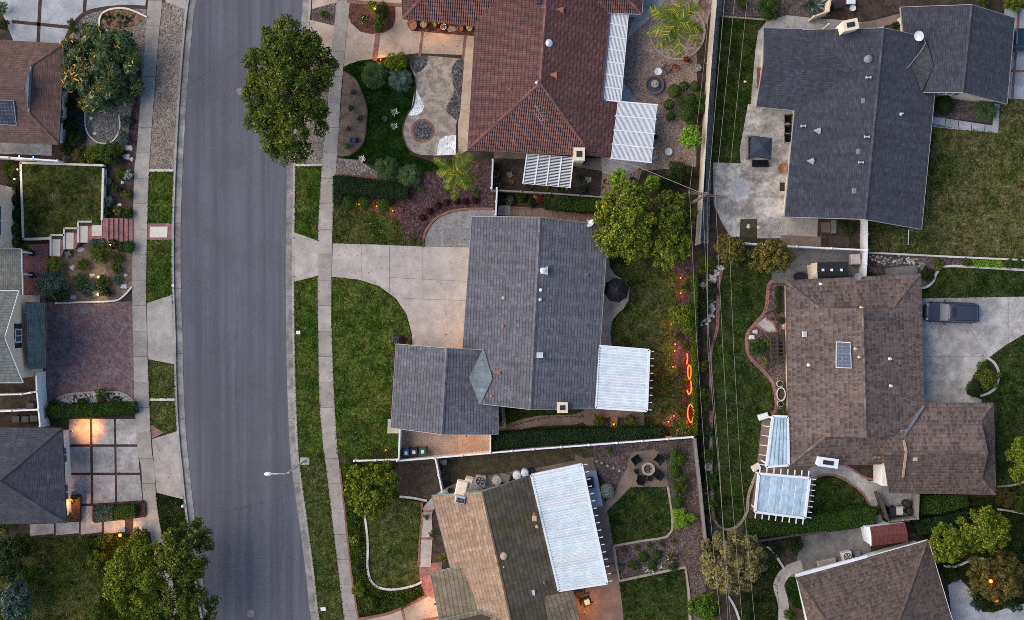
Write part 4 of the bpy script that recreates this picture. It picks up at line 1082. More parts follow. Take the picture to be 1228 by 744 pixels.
sheet('patio', 'narrow concrete patio behind the rust roofed house', [(-10, 168), (62, 172), (62, 187), (-10, 184)], 4, 'concrete_grey')

# ------------------------------------------------------------------ terraced yard and two storey house
sheet('mulch_bed', 'planting strip in front of the upper window wall', [(4, 190), (28, 190), (28, 300), (4, 300)], 3, 'soil')
TZ = .62
tag(MB().prism([U(x, y, TZ) for x, y in [(26, 196), (122, 196), (121, 270), (94, 270), (93, 278), (77, 278), (76, 286), (28, 286)]], -.1, TZ).build('terrace_lawn', 'lawn_olive'), 'raised square terrace lawn with pale retaining edge', 'lawn', None, 'structure')
for lab, pts in (('pale retaining wall west of the raised lawn', [(24.6, 195), (27.6, 287)]), ('pale retaining wall east of the raised lawn', [(123.6, 202), (122, 264)]), ('thin pale retaining wall north of the raised lawn', [(24, 195.2), (124, 198.5)]), ('thin pale wall below the raised lawn', [(27, 287), (60, 286)])):
    edging('retaining_wall', lab, pts, .2, TZ + .07, 'stone_pale', False, cat='wall')
sheet('mulch_bed', 'rocky planting bed between raised lawn and sidewalk', [(124, 202), (161, 203), (159, 262), (123, 263)], 3, 'soil')
sheet('mulch_bed', 'brown soil garden plot below the brick steps', [(62, 300), (105, 292), (158, 288), (159, 342), (148, 354), (136, 360), (70, 364), (56, 350)], 3, 'tan_soil')
edging('garden_edging', 'pale kerb round the brown soil garden plot', [(66, 364), (100, 362.5), (136, 361), (148, 355), (158, 344)], .16, .12, 'stone_pale')
m = MB()
for k in range(6):
    x0 = 124 + k * 5.8; z = TZ - k * .095
    m.prism([U(x0, 262, z), U(x0 + 5.9, 262, z), U(x0 + 5.9, 291, z), U(x0, 291, z)], -.1, z)
tag(m.build('brick_steps', 'brick_stair', base=U(140, 276, 0)), 'red brick garden steps down to the sidewalk', 'steps')
for k, (x, y) in enumerate(((110, 262), (93, 270), (76, 278), (60, 286))):
    z = TZ - .02; lab = ('first', 'second', 'third', 'fourth')[k]
    wds = ('uppermost pale landing slab beside the brick steps', 'second pale landing slab from the brick steps', 'third pale landing slab from the brick steps', 'lowest pale landing slab nearest the porch')[k]
    slab_thing('landing_slab', wds, [(x, y + 1), (x + 12.5, y + 1), (x + 12, y + 21), (x, y + 21)], z, 'landing', 'paving slab', .7)
    if k:
        t = thing('planter_box', ('white edged planter box above the second landing', 'white edged planter box above the third landing', 'white edged planter box above the lowest landing')[k - 1], 'planter', U(x + 8, y - 2, 0))
        m = MB(); z2 = TZ + .1
        for a, b in (((x, y - 4), (x + 17, y - 4)), ((x + .5, y - 4), (x + .5, y + 21))): m.bar(U(*a, z2), U(*b, z2), .16, .7)
        m.build('rim', 'white_edge', t); MB().prism([U(x + 1, y - 3, .64), U(x + 17, y - 3, .64), U(x + 17, y + 1, .64), U(x + 1, y + 1, .64)], 0, .64).build('soil', 'soil', t)
m = MB().prism([U(x, y, TZ - .06) for x, y in [(60, 308), (73, 308), (77, 299), (90, 299), (94, 291), (107, 291), (111, 287), (124, 287), (124, 263), (110, 263), (94, 271), (77, 279), (60, 287)]], -.1, TZ - .06); tag(m.build('brick_path', 'brick_stair'), 'red brick path stepping down under the pale landings', 'brick path', None, 'structure')
sheet('brick_path', 'red brick forecourt beside the porch', [(28, 293), (58, 293), (58, 312), (56, 330), (50, 345), (56, 365), (28, 365)], 5, 'brick_stair')
sheet('driveway', 'mottled red brick paver driveway', [(52, 362), (159.3, 362), (160, 420), (162, 482), (54, 488)], 5, 'brick_paver')
hC = house('two storey beige house with green roofs and a shuttered window', 10, 390)
roof(hC, [(-80, 349, 5.2), (22, 349, 5.2), (5, 405, 7.7), (-80, 405, 7.7), (27, 459, 5.2), (-80, 459, 5.2)], [(0, 1, 2, 3), (3, 2, 4, 5)], 'roof_green', 'white', 'stucco_tan', over=.35, windows=False)
RC = roof(hC, [(31, 363, 3.9), (54, 364, 2.5), (55.5, 441, 2.5), (34, 443, 3.9)], [(0, 1, 2, 3)], 'roof_green', 'trim_brown', None)
roof(hC, [(-60, 299, 3.2), (25, 299, 2.6), (27, 357, 2.6), (-60, 357, 3.2)], [(0, 1, 2, 3)], 'roof_green', 'white', None)
roof(hC, [(-90, 205, 5.4), (-8, 215, 5.0), (-8, 298, 5.0), (-90, 298, 5.4)], [(0, 1, 2, 3)], 'roof_green', 'white', 'stucco_tan', over=.3, windows=False)
xw = (U(22, 349, 5.2).x - .35)
wq = window(hC, Vector((xw, U(20, 403, 4.6).y, 0)), Vector((0, 1, 0)), Vector((1, 0, 0)), 3.9, 1.0, 1.15)
for dy in (-.85, .85): MB((xw + .03, U(20, 403, 4.6).y + dy, 4.5)).box((0, 0, 0), (.06, .42, 1.3)).build('shutter', 'black', wq)
wq = window(hC, Vector((U(-8, 250, 5).x - .3, U(3, 264, 4).y, 0)), Vector((0, 1, 0)), Vector((1, 0, 0)), 3.0, 2.6, 1.2)
for k, (y) in enumerate((304, 330)):
    b = U(40, y, 0); MB(b).box((0, 0, 1.3), (.16, .16, 2.6)).build('porch_post', 'white', hC)
    MB(b).lathe((-.15, 0, 0), [(.3, 0), (.26, .35), (.2, .5)], 10).build('post_footing', 'black', hC)
for y in (396, 419):
    c = U(57, y, 2.1); MB(c).box((-.3, 0, 0), (.5, .1, .1)).lathe((0, 0, -.3), [(.04, 0), (.1, .1), (.09, .3), (.02, .42)], 8).build('coach_lamp', 'black', hC)
fence('white vinyl gate fence beside the red brick driveway', [(43, 448), (44, 470), (46, 492), (48, 512)], 1.95, 'white_vinyl', post=1.7)
fence('white vinyl fence between the two small side yards', [(-20, 494.5), (46, 491.5)], 1.8, 'white_vinyl')
fence('white vinyl fence below the two storey house', [(-20, 474), (26, 473), (37, 471)], 1.5, 'white_vinyl')
# ------------------------------------------------------------------ hedge bed and panelled driveway
sheet('gravel_bed', 'white pebble bed with a curved front above the box hedge', [(60, 487), (72, 477), (88, 472.5), (115, 471), (140, 471), (152, 475), (162, 484)], 8, 'pebble')
edging('garden_edging', 'curved brick edging of the white pebble bed', [(60, 486), (72, 476.5), (88, 472), (115, 470.5), (140, 470.5), (152, 474.5), (162, 483)], .16, .1, 'stone_tan')
hedge('clipped box hedge between the brick and panelled driveways', [(56, 487), (161, 483), (161, 496), (120, 500), (56, 502)], 1.0, 'lf_hedge')
sheet('mulch_bed', 'brown brick joints of the panelled driveway', [(78, 502), (168, 502), (176, 642), (28, 645), (28, 622), (78, 624)], 3, 'brick_brown')
PX = [(83, 108), (111, 137), (139.5, 165)]; PY = [(502.5, 533), (536, 567), (570, 604)]
m = MB()
for x0, x1 in PX:
    for y0, y1 in PY:
        sh = lambda y: max(0, (y - 540) * .1) if x1 == 165 else (y - 520) * .015
        P = [U(x0 + (y0 - 520) * .015, y0, 0), U(x1 + sh(y0), y0, 0), U(x1 + sh(y1), y1, 0), U(x0 + (y1 - 520) * .015, y1, 0)]; m.prism(P, -.05, .035)
for x0, x1, y0 in ((36, 65, 629), (67, 95, 627), (97, 122, 626), (125, 150, 624)): m.prism([U(x0, y0), U(x1, y0 - 1), U(x1, 641 - (x1 - 36) * .03), U(x0, 643 - (x0 - 36) * .03)], -.05, .035)
m.prism([U(98, 607), U(111, 607), U(111, 625), U(98, 626)], -.05, .035); m.prism([U(160, 616), U(174, 612), U(180, 638), U(160, 638)], -.05, .035)
tag(m.build('driveway', 'concrete_grey'), 'square concrete panels of the driveway with brown joints', 'driveway', None, 'structure')
hD = house('dark slate hip roofed house beside the panelled driveway', 20, 570)
RD = roof(hD, [(-70, 513, 2.6), (74, 514, 2.6), (0, 577, 4.7), (-70, 576, 4.7), (79, 627, 2.6), (-70, 629, 2.6)], [(0, 1, 2, 3), (1, 4, 2), (4, 5, 3, 2)], 'roof_slate', 'black', 'stucco_white', over=.4)
wall_lamp('orange wall lamp over the panelled driveway', 86, 517, 2.3, 190, (1, .36, .08), spot=84)
t = thing('planter_box', 'brick planter against the slate roofed house wall', 'planter', U(88, 610, 0))
m = MB()
for a, b in (((81, 596), (95, 595)), ((95, 595), (94, 624)), ((80, 624), (94, 624))): m.bar(U(*a, .4), U(*b, .4), .2, .45)
m.build('rim', 'brick_brown', t); MB().prism([U(80, 596, .3), U(94, 596, .3), U(94, 624, .3), U(80, 624, .3)], 0, .3).build('soil', 'soil', t)
bulb_lamp('orange lamp in the brick planter by the slate roof', 84, 603, 30, .7, .1)
t = thing('planter_box', 'long brick edged planter holding a clipped hedge', 'planter', U(140, 615, 0))
m = MB()
for a, b in (((113, 606), (172, 602)), ((172, 602), (173, 618)), ((113, 626), (173, 619)), ((113, 606), (113, 626))): m.bar(U(*a, .25), U(*b, .25), .22, .3)
m.build('rim', 'brick_brown', t); MB().prism([U(113, 606, .16), U(172, 602, .16), U(173, 619, .16), U(113, 626, .16)], 0, .16).build('soil', 'soil', t)
hedge('pale green half of the clipped planter hedge', [(114, 609), (134, 607), (135, 624), (114, 626)], .8, 'lf_blue')
hedge('dark green half of the clipped planter hedge', [(135, 607.5), (161, 605.5), (162, 621), (136, 624)], .75, 'lf_hedge')
rock('white boulder at the tip of the brick planter', 165, 612, 3.2, 'stone_pale', 3)
t = bulb_lamp('large bright orange lantern beside the front path', 144, 642, 70, 1.3, .16, 'bulb', 'garden_lantern', None)
sheet('lawn', 'patchy lawn below the slate roofed house', [(28, 645), (100, 643), (125, 650), (150, 760), (150, 860), (-40, 860), (-40, 700), (28, 690)], 4, 'lawn_olive')
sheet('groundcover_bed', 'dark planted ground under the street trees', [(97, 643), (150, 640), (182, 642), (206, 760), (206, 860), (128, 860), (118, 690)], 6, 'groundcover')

# ------------------------------------------------------------------ red tiled house and front garden
sheet('front_walk', 'warm concrete front walk of the red tiled house', [(420, -60), (580, -60), (580, 30), (562, 180), (550, 186), (549, 140), (555, 66), (500, 64), (470, 68), (430, 73), (412, 80), (413, 40)], 5, 'concrete_warm')  # porch lamplight is put into the concrete colour as a warm tint
sheet('mulch_bed', 'red mulch bed with a rounded end by the front walk', [(420, 0), (474, 4), (474, 25), (471, 33), (462, 39), (445, 41), (432, 38), (421, 28), (417, 18)], 7, 'mulch_red')
ribbon('brick_band', 'brick band along the top of the red mulch bed', [(416, 2), (490, 7)], .3, .05, 'brick', False)
ribbon('brick_band', 'brick band from the red mulch bed to the lawn', [(453, 40), (449, 73)], .42, .05, 'brick', False)
ribbon('brick_band', 'brick band across the walk left of the potted porch', [(507, 37), (503, 67)], .22, .05, 'brick', False)
ribbon('brick_band', 'brick band across the walk beside the roof corner', [(558, 42), (555, 70)], .22, .05, 'brick', False)
ribbon('brick_band', 'thin concrete joint along the red tiled house', [(556, 98), (574, 99)], .05, .045, 'concrete_grey', False)
ribbon('brick_band', 'second concrete joint along the red tiled house', [(552, 125), (571, 126)], .05, .045, 'concrete_grey', False)
sheet('porch_bed', 'dark red planter ground under the porch eave', [(490, 20), (574, 30), (573, 44), (493, 37), (488, 30)], 8, 'mulch_red')
sheet('lawn', 'deep green lawn wrapping the patterned patio', [(412, 84), (418, 77), (432, 73), (470, 69), (492, 72), (500, 100), (500, 150), (490, 185), (520, 195), (545, 192), (545, 203), (500, 207), (455, 202), (430, 192), (408, 190), (405, 186)], 6, 'turf')
sheet('sand_bed', 'tan decomposed granite bed edged by deep green lawn', [(412, 85), (419, 89), (428, 97), (436, 115), (440, 130), (440, 145), (437, 168), (430, 179), (421, 186), (410, 188), (404, 187)], 8, 'tan_soil')
edging('garden_edging', 'thin dark edging along the tan granite bed', [(412, 85), (419, 89), (428, 97), (436, 115), (440, 130), (440, 145), (437, 168), (430, 179), (421, 186)], .1, .08, 'brick_brown')
sheet('sand_patio', 'pale sandy patio with stone inlays', [(490, 74), (500, 68), (515, 67), (556, 71), (553, 110), (547, 150), (546, 186), (524, 187), (505, 186), (493, 182), (485, 170), (482.5, 154), (488, 138), (495.5, 126), (498, 108), (497, 92)], 9, 'sand')
edging('garden_edging', 'thin brown edging along the sandy patio', [(497, 92), (498, 108), (495.5, 126), (488, 138), (482.5, 154), (485, 170), (493, 182), (505, 187), (524, 188)], .12, .08, 'brick_brown')
sheet('stone_inlay', 'dark gravel inlay at the top of the sandy patio', [(490, 74), (499, 67.5), (513, 67), (512, 78), (504, 86), (498, 88)], 11, 'gravel_dark', cat='inlay')
sheet('stone_inlay', 'wavy dark gravel inlay along the house walk', spline([(549, 72), (556, 71), (555, 90), (553, 115), (550, 143), (542, 140), (535, 132), (538, 123), (544, 112), (543, 96), (542, 82)], True, 4), 11, 'gravel_dark', cat='inlay')
sheet('stone_inlay', 'white pebble teardrop inlay beside the lawn', spline([(498, 108), (503, 115), (508, 125), (506.5, 133), (500, 138), (490, 138), (494, 127)], True, 4), 11, 'gravel_white', cat='inlay')
sheet('stone_inlay', 'white pebble quarter circle inlay by the walk', [(547, 162), (546.5, 185.5), (524, 186), (525, 176), (527.5, 168), (535, 163)], 11, 'gravel_white', cat='inlay')
sheet('stone_inlay', 'brick ring round the dark circle of the sandy patio', [(507 + 14.5 * math.cos(k * PI / 14), 157 + 14.5 * math.sin(k * PI / 14)) for k in range(28)], 11, 'brick', cat='inlay')
sheet('stone_inlay', 'dark gravel circle in the brick ring', [(507 + 11.5 * math.cos(k * PI / 14), 157 + 11.5 * math.sin(k * PI / 14)) for k in range(28)], 13, 'gravel_dark', cat='inlay')
h1 = house('large red tiled house with an antenna and white lattice pergolas', 660, 90)
R1 = roof(h1, [(577, -80, 2.7), (561, 180, 2.7), (648, 100, 5.0), (661, -80, 5.0), (722, 120, 2.75), (733, 188.5, (2, 3, 4)), (741.5, 121, (2, 3, 4)), (710, 186.5, (2, 3, 4)), (731.5, 13, (2, 3, 4)), (735, -80, (2, 3, 4))],
     [(0, 1, 2, 3), (1, 7, 2), (2, 7, 5, 6, 4, 8, 9, 3)], 'roof_red', 'trim_brown', 'stucco_cream')
roof(h1, [(483, 22, 2.6), (640, 38, 2.6), (640, -48, 4.5), (553, -52, 4.5), (478, -125, 2.6)], [(0, 1, 2, 3), (0, 3, 4)], 'roof_red', 'trim_brown', 'stucco_cream', over=.6)
roof(h1, [(715, 15, 2.75), (770, 17, 2.75), (737, -20, 4.0), (690, -20, 4.0), (774, -70, 2.75)], [(0, 1, 2, 3), (1, 4, 2)], 'roof_red', 'kitchen', 'stucco_cream')
def main_e(x): return 5.0 - (x - 650) * .0296
for kind, x, y, z, mt in (('dome', 658, 52, 4.75, 'galv'), ('dormer', 671, 12, 4.5, 'pipe_rust'), ('dormer', 663, 90, 4.7, 'pipe_rust'), ('pipe', 611, 107, 3.95, 'pipe_rust'), ('pipe', 644, 99, 4.95, 'galv'), ('flat', 647, 1, 4.85, 'solar')): vent(R1, kind, x, y, z, mt)
c = U(646, 131, 4.6); m = MB(c); m.tube([(0, 0, -.6), (0, 0, .9)], .025, 6)
m.tube([(-.35, .3, .5), (.55, -2.2 + .9, .5)], .018, 5); m.tube([(-.5, -.2, .65), (.25, -1.9 + .6, .65)], .018, 5)
for k in range(5): q = -.1 + k * .16; m.tube([(q - .35, .1 - k * .3, .5), (q + .35, .05 - k * .3 + .2, .5)], .012, 4)
m.build('antenna', 'metal', R1)
chimney(R1, 694.5, 185, .9, 1.05, 0, 3.9, 'cream'); 
fence('white vinyl fence post run beside the yellow palm', [(591, 192), (589.5, 226)], 1.7, 'white_vinyl')
sheet('side_bed', 'dark planting soil behind the red tiled house', [(590, 186), (742, 186), (745, 236), (590, 228)], 3, 'soil')
sheet('side_walk', 'brown paver strip under the red tiled eave', [(592, 180), (630, 182), (700, 190), (728, 190), (726, 206), (690, 200), (688, 192), (592, 190)], 6, 'concrete_brown')
sheet('patio', 'grey concrete wedge below the square lattice pergola', [(721, 188), (790, 188), (766, 203), (750, 212), (722, 208)], 7, 'concrete_grey')
sheet('patio', 'grey blue concrete wedge at the top of the gravel yard', [(752, 46), (772, -20), (812, -20), (790, 12), (778, 24)], 7, 'concrete_grey')
sheet('patio', 'grey blue concrete patio under the lattice pergolas', [(720, 10), (754, 40), (744, 95), (755, 108), (766, 123), (790, 125), (782, 196), (725, 196)], 6, 'concrete_grey')
sheet('gravel_yard', 'reddish brown gravel back yard with a fountain', [(742, -40), (866, -40), (852, 120), (846, 235), (720, 236)], 3, 'gravel_brown')
sheet('mulch_bed', 'narrow soil bed along the beige boundary wall', [(836, 60), (858, 0), (848, 130), (846, 236), (760, 236), (770, 205), (835, 200)], 5, 'soil')
sheet('palm_bed', 'round soil bed under the big fan of palm fronds', [(812 + 33 * math.cos(k * PI / 16), 38 + 33 * math.sin(k * PI / 16)) for k in range(32)], 6, 'gravel_brown')
edging('garden_edging', 'ring edging round the yellow green palm', [(812 + 33 * math.cos(k * PI / 8), 38 + 33 * math.sin(k * PI / 8)) for k in range(16)], .18, .1, 'stone_tan', True, True)
pergola('long narrow white lattice pergola against the red tiled house', [(732.5, 13), (753.5, 17), (744.5, 122), (723, 120)], 2.55, 14, 8, 't', sw=.085)
pergola('square white lattice pergola beside the fountain yard', [(741.5, 122), (787.5, 126), (780.5, 195), (733, 190)], 2.5, 33, 5, 't', sw=.075)
pergola('small white lattice pergola between red and grey roofs', [(632, 185), (687.5, 189), (683.5, 225), (627, 220)], 2.4, 21, 5, 's', sw=.055)
fence('long beige boundary wall with white cap along the gravel yard', [(863, -30), (859, 0), (853, 70), (848.5, 130), (845, 190), (842, 240), (839, 292)], 2.1, 'beige_fence', 'stone_pale', post=4.2, capw=.13, pw=.12)
sheet('gravel_strip', 'grey gravel strip behind the beige boundary wall', [(862, -30), (872, -30), (862, 40), (856, 130), (853, 200), (850, 292), (838, 292), (845, 190), (853, 70)], 2, 'gravel_tan')
fence('thin dark rail fence between red and grey roofed yards', [(590, 228), (660, 232), (728, 237)], 1.5, 'grey_fence', post=3)

# ------------------------------------------------------------------ grey house in the middle
sheet('gravel_bed', 'pinkish cobble bed above the low dark hedge', [(402, 189), (425, 189), (446, 202), (453, 206), (452, 213), (402, 211)], 5, 'gravel_pink')
ribbon('brick_band', 'brick border below the pinkish cobbles', [(402, 210), (430, 211.5), (453, 214)], .2, .05, 'brick')
sheet('mulch_bed', 'wide red brown bark mulch bed with palms', [(400, 208), (455, 212), (500, 204), (530, 190), (592, 196), (592, 256), (560, 251), (530, 256), (512, 270), (506, 297), (486, 296), (484, 278), (476, 264), (455, 256), (430, 250), (400, 246)], 4, 'mulch')
sheet('lawn', 'small lawn enclosed by bark mulch and driveway', [(399, 246), (430, 250), (455, 256), (476, 264), (484, 278), (486, 294), (399, 292)], 6, 'lawn_olive')
hedge('low dark hedge curling along the bark mulch', [(399.5, 211), (420, 212), (447, 217), (470, 219), (490, 225), (489, 237), (470, 239), (440, 235), (411, 232), (409, 244), (399.5, 243)], .9, 'lf_hedge_dark')
sheet('driveway', 'pale curving concrete driveway of the grey roofed house', [(399, 292), (450, 293.5), (508, 296), (566, 297), (566, 420), (494.5, 415), (494, 401), (488, 378), (475, 358.5), (455, 343.5), (430, 335.5), (398, 332)], 7, 'concrete_pale')
for k, (a, b) in enumerate((((433, 293.5), (433, 336)), ((467, 294.5), (467, 352)), ((467, 333), (566, 338)), ((483, 358), (566, 361)), ((507, 297), (507, 335)))):
    ribbon('driveway_joint', ('saw cut joint of the pale driveway nearest the sidewalk', 'second saw cut joint of the pale driveway', 'long joint across the middle of the pale driveway', 'joint across the pale driveway near the garage', 'short joint by the slate patio')[k], [a, b], .03, .036, 'concrete_dark', False)
sheet('slate_patio', 'quarter round slate patio with pale grout', [(508.5, 296), (510, 284), (516, 271), (527, 260.5), (545, 254), (566, 252), (596, 252), (596, 297)], 8, 'slate')
edging('garden_edging', 'curved brick edging round the slate patio', [(507, 296.5), (508.5, 283), (515, 270), (526, 259.5), (545, 252.5), (566, 250.5), (592, 250.5)], .2, .12, 'brick')
sheet('lawn', 'big front lawn of the grey roofed house', [(397.6, 333), (430, 336), (454, 344), (474, 359), (487, 378), (493, 402), (472, 402), (469, 500), (478, 525), (478, 551), (428, 552), (404.5, 545), (401, 480), (397.8, 400)], 6, 'lawn_bright')
sheet('mulch_bed', 'narrow flower bed along the garage front', [(469.5, 402), (494, 401), (494, 416), (476, 416), (473, 500), (468, 500)], 8, 'mulch')
sheet('mulch_bed', 'small hedge bed at the foot of the big front lawn', [(427, 546), (440, 539), (478, 538), (478, 554), (428, 555)], 8, 'mulch')
h2 = house('large grey shingled house with a garage wing and roof vents', 630, 390)
R2 = roof(h2, [(566, 260, 2.7), (648, 261, 4.8), (729, 271, 2.7), (714.5, 490, 2.7), (636, 491, 4.8), (574, 484, 3.12), (579, 419, 3.2), (555, 418, 2.65)], [(0, 7, 6, 5, 4, 1), (1, 4, 3, 2)], 'roof_grey', 'fascia', 'stucco_cream')
roof(h2, [(475, 413, 2.4), (536, 418, 4.2), (530, 521, 4.2), (469, 513, 2.4), (597, 521, 2.42), (597, 486, 2.42), (590, 440, 2.6), (585, 421, 2.75)], [(0, 3, 2, 1), (1, 2, 4, 5, 6, 7)], 'roof_grey', 'fascia', 'stucco_cream')
roof(h2, [(579.5, 419, 3.3), (563, 453, 3.62), (590, 454, 3.66), (575.5, 485, 3.24)], [(0, 1, 2), (1, 3, 2)], 'roof_metal', 'vent_grey', None, cap=False, th=.08)
for kind, x, y, z, mt in (('big', 652, 325, 4.85, 'white'), ('pipe', 648.5, 348, 4.85, 'white'), ('pipe', 648, 359.5, 4.85, 'galv'), ('hood', 647, 426, 4.75, 'galv'), ('pipe', 604, 357.5, 3.9, 'vent_tan'), ('pipe', 603.5, 391, 3.9, 'pipe_rust'), ('dormer', 595.5, 447, 3.7, 'pipe_rust'), ('pipe', 589.5, 475, 3.6, 'pipe_rust'), ('pipe', 612.5, 478, 4.15, 'pipe_rust'), ('pipe', 704.5, 330, 3.3, 'vent_brown')): vent(R2, kind, x, y, z, mt)
dish(R2, 709, 269, 3.5, .42, 2.4); dish(R2, 720, 286, 3.0, .18, 2.0)
chimney(R2, 674.5, 489, .85, .85, 0, 4.1, 'cream')
sheet('side_path', 'checkered brick and stone path behind the grey roof', [(600, 247), (728, 254), (728, 272), (600, 264)], 6, 'checker')
slab_thing('doorstep', 'pale concrete step by the white side gate', [(598, 247), (612, 246), (612, 258), (597, 258)], .08, 'concrete', 'step')
sheet('side_bed', 'dark planting strip along the thin rail fence', [(598, 228), (728, 236), (728, 254), (612, 247), (598, 247)], 4, 'soil')
hedge('clipped dark hedge between rail fence and checkered path', [(655, 234), (722, 238), (722, 254), (690, 253), (653, 249)], 1.2, 'lf_hedge')
fence('short white gate fence behind the slate patio', [(596, 226), (594.5, 258)], 1.7, 'white_vinyl', post=1.2)
sheet('patio', 'curved warm concrete walk along the back of the grey roof', [(722, 303), (730, 308), (732, 322), (738, 330), (748, 336), (755, 345), (754, 360), (748, 370), (740, 377), (734, 386), (732, 398), (734, 420), (720, 420)], 6, 'concrete_tan')
sheet('lawn', 'shaded back lawn behind the grey roofed house', [(733, 310), (790, 310), (810, 330), (814, 350), (812, 368), (806, 395), (806, 430), (811, 455), (812, 480), (803, 498), (790, 508), (770, 514), (768, 420), (733, 418), (731, 398), (733, 386), (742, 374), (752, 362), (752, 346), (740, 334), (731, 324)], 5, 'lawn')
sheet('mulch_bed', 'bark bed with path lights along the back hedge', [(790, 306), (832, 306), (832, 527), (770, 527), (772, 515), (792, 508), (804, 498), (812, 480), (811, 455), (806, 430), (806, 395), (812, 368), (814, 350), (810, 332)], 4, 'mulch')
ribbon('garden_kerb', 'thin dark edge of the shaded back lawn', [(810, 332), (814, 350), (812, 368), (806, 395), (806, 430), (811, 455), (812, 480), (803, 498), (790, 508)], .1, .06, 'brick_brown')
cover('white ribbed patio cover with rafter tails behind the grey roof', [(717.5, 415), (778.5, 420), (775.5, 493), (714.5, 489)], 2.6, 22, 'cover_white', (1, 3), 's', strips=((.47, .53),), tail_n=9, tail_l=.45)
sheet('patio', 'concrete patio with dark wicker chairs', [(700, 486), (772, 492), (772, 515), (715, 516), (700, 508)], 6, 'concrete_brown')
sheet('side_lawn', 'narrow side lawn below the grey roof', [(604, 484), (706, 488), (700, 500), (660, 500), (604, 512)], 5, 'lawn_deep', cat='lawn')
ribbon('side_path', 'winding concrete path below the grey roof', [(596, 520), (612, 514), (640, 506), (670, 504), (690, 503), (708, 496)], .95, .04, 'concrete_brown')
ribbon('brick_band', 'short timber edging below the garage wing', [(603, 487), (605, 514)], .3, .05, 'stone_tan', False)
hedge('long dark hedge along the white fence', [(592, 521), (640, 517), (720, 514), (798, 513), (798, 524), (720, 529), (640, 534), (590, 540)], 1.5, 'lf_hedge_dark')
sheet('side_yard', 'orange lit concrete yard with wheeled bins', [(478, 515), (588, 518), (588, 545), (478, 553)], 5, 'concrete_warm')
ribbon('driveway_joint', 'first joint of the bin yard', [(513, 518), (513, 550)], .03, .03, 'concrete_dark', False)
ribbon('driveway_joint', 'second joint of the bin yard', [(549, 519), (549, 547)], .03, .03, 'concrete_dark', False)
slab_thing('step', 'pale concrete step at the garage corner', [(465, 503), (482, 503), (482, 520), (464.5, 520)], .12, 'concrete', 'step')
fence('long white vinyl fence below the grey roofed house', [(476.5, 553), (520, 549.5), (588, 543.5), (640, 539), (740, 531.5), (831, 524.5)], 1.8, 'white_vinyl', post=2.5)
fence('short white fence across the front planting bed', [(425, 553), (476, 551.5)], 1.1, 'white_vinyl', post=2.2)
fence('white side fence left of the wheeled bins', [(479.5, 515), (478, 552)], 1.8, 'white_vinyl', post=2.4)
fence('white side fence at the end of the bin yard', [(588, 521), (588, 543)], 1.8, 'white_vinyl', post=1.8)
fence('white gate fence in front of the tan roofed house', [(522, 550), (530, 590)], 1.8, 'white_vinyl', post=1.5)

# ------------------------------------------------------------------ tan house
sheet('dirt_yard', 'bare dirt side yard with thin grass', [(478, 553), (590, 545), (712, 536), (712, 562), (640, 566), (560, 576), (520, 595), (474, 592)], 3, 'dirt_grass')
sheet('groundcover_bed', 'dark leafy ground cover beside the lower sidewalk', [(408, 556), (430, 554), (476, 556), (516, 596), (506, 700), (508, 735), (440, 742), (431, 740), (422, 690), (414, 620)], 4, 'groundcover')
ribbon('brick_band', 'thin red brick line along the lower sidewalk', [(407.5, 562), (414, 620), (421.5, 690), (430, 746)], .16, .05, 'brick')
sheet('mulch_bed', 'bare brown soil below the white front fence', [(478, 556), (530, 556), (532, 590), (515, 600), (480, 596), (470, 575)], 6, 'soil')
sheet('lawn', 'rounded lawn inside the white curved edging', [(440, 600), (480, 597), (506, 603), (504, 640), (503, 678), (505, 697), (495, 702), (475, 706), (455, 705), (445, 697), (441, 680), (441, 655), (438, 630)], 6, 'lawn')
edging('garden_edging', 'white curved concrete edging round the lower lawn', [(437, 618), (440, 640), (441, 660), (440.5, 680), (445, 697), (456, 705.5), (475, 707), (495, 703), (506, 698)], .2, .14, 'white_edge')
edging('garden_edging', 'short white concrete edging above the lower lawn', [(479, 596), (495, 597.5), (512, 601)], .2, .14, 'white_edge')
slabs('front_path', 'curving concrete path with brick cross bands', UL(spline([(590, 572), (560, 576), (535, 585), (517, 598), (507.5, 610), (507, 622), (504.5, 650), (503.5, 680)], False, 6), 0), UL(spline([(592, 584), (566, 588), (545, 593), (528, 602), (519.5, 612), (518, 622), (518.5, 644), (516.5, 680)], False, 6), 0), .045, 'concrete')
for lab, a, b in (('upper brick band across the curving path', (506, 613), (519, 613)), ('lower brick band across the curving path', (504, 646), (519, 646))): ribbon('brick_band', lab, [a, b], .22, .055, 'brick_stair', False)
ribbon('brick_band', 'brick line along the curving path', [(506, 602), (506, 622), (503.5, 650), (502.5, 680)], .2, .055, 'brick_stair')
sheet('brick_pad', 'red brick landing before the tan roofed house', [(502, 677), (530, 674), (530, 722), (510, 714), (504, 700)], 9, 'brick_stair')
sheet('front_walk', 'warm lit walk with brick borders below the tan roof', [(430, 742), (470, 735), (510, 716), (530, 712), (545, 790), (440, 800)], 8, 'concrete_warm')
ribbon('brick_band', 'brick border above the warm lit walk', [(430, 743), (470, 734.5), (511, 715)], .25, .06, 'brick')
ribbon('brick_band', 'brick divider across the warm lit walk', [(482, 730), (488, 760)], .2, .06, 'brick', False)
ribbon('brick_band', 'brick border at the foot of the warm lit walk', [(500, 746), (530, 740)], .25, .06, 'brick', False)
h3 = house('tan and mossy tiled house with a long white patio cover', 600, 680)
R3 = roof(h3, [(518, 594.5, 2.6), (577.5, 591, 4.7), (624, 800, 4.7), (573, 810, 2.6), (636, 570, 2.65), (668.5, 708, 2.65), (690, 800, 2.65)], [(0, 3, 2, 1), (1, 2, 6, 5, 4)], 'roof_tan', 'trim_green', 'stucco_cream', facematch={1: 1, 'mats': ['roof_moss']})
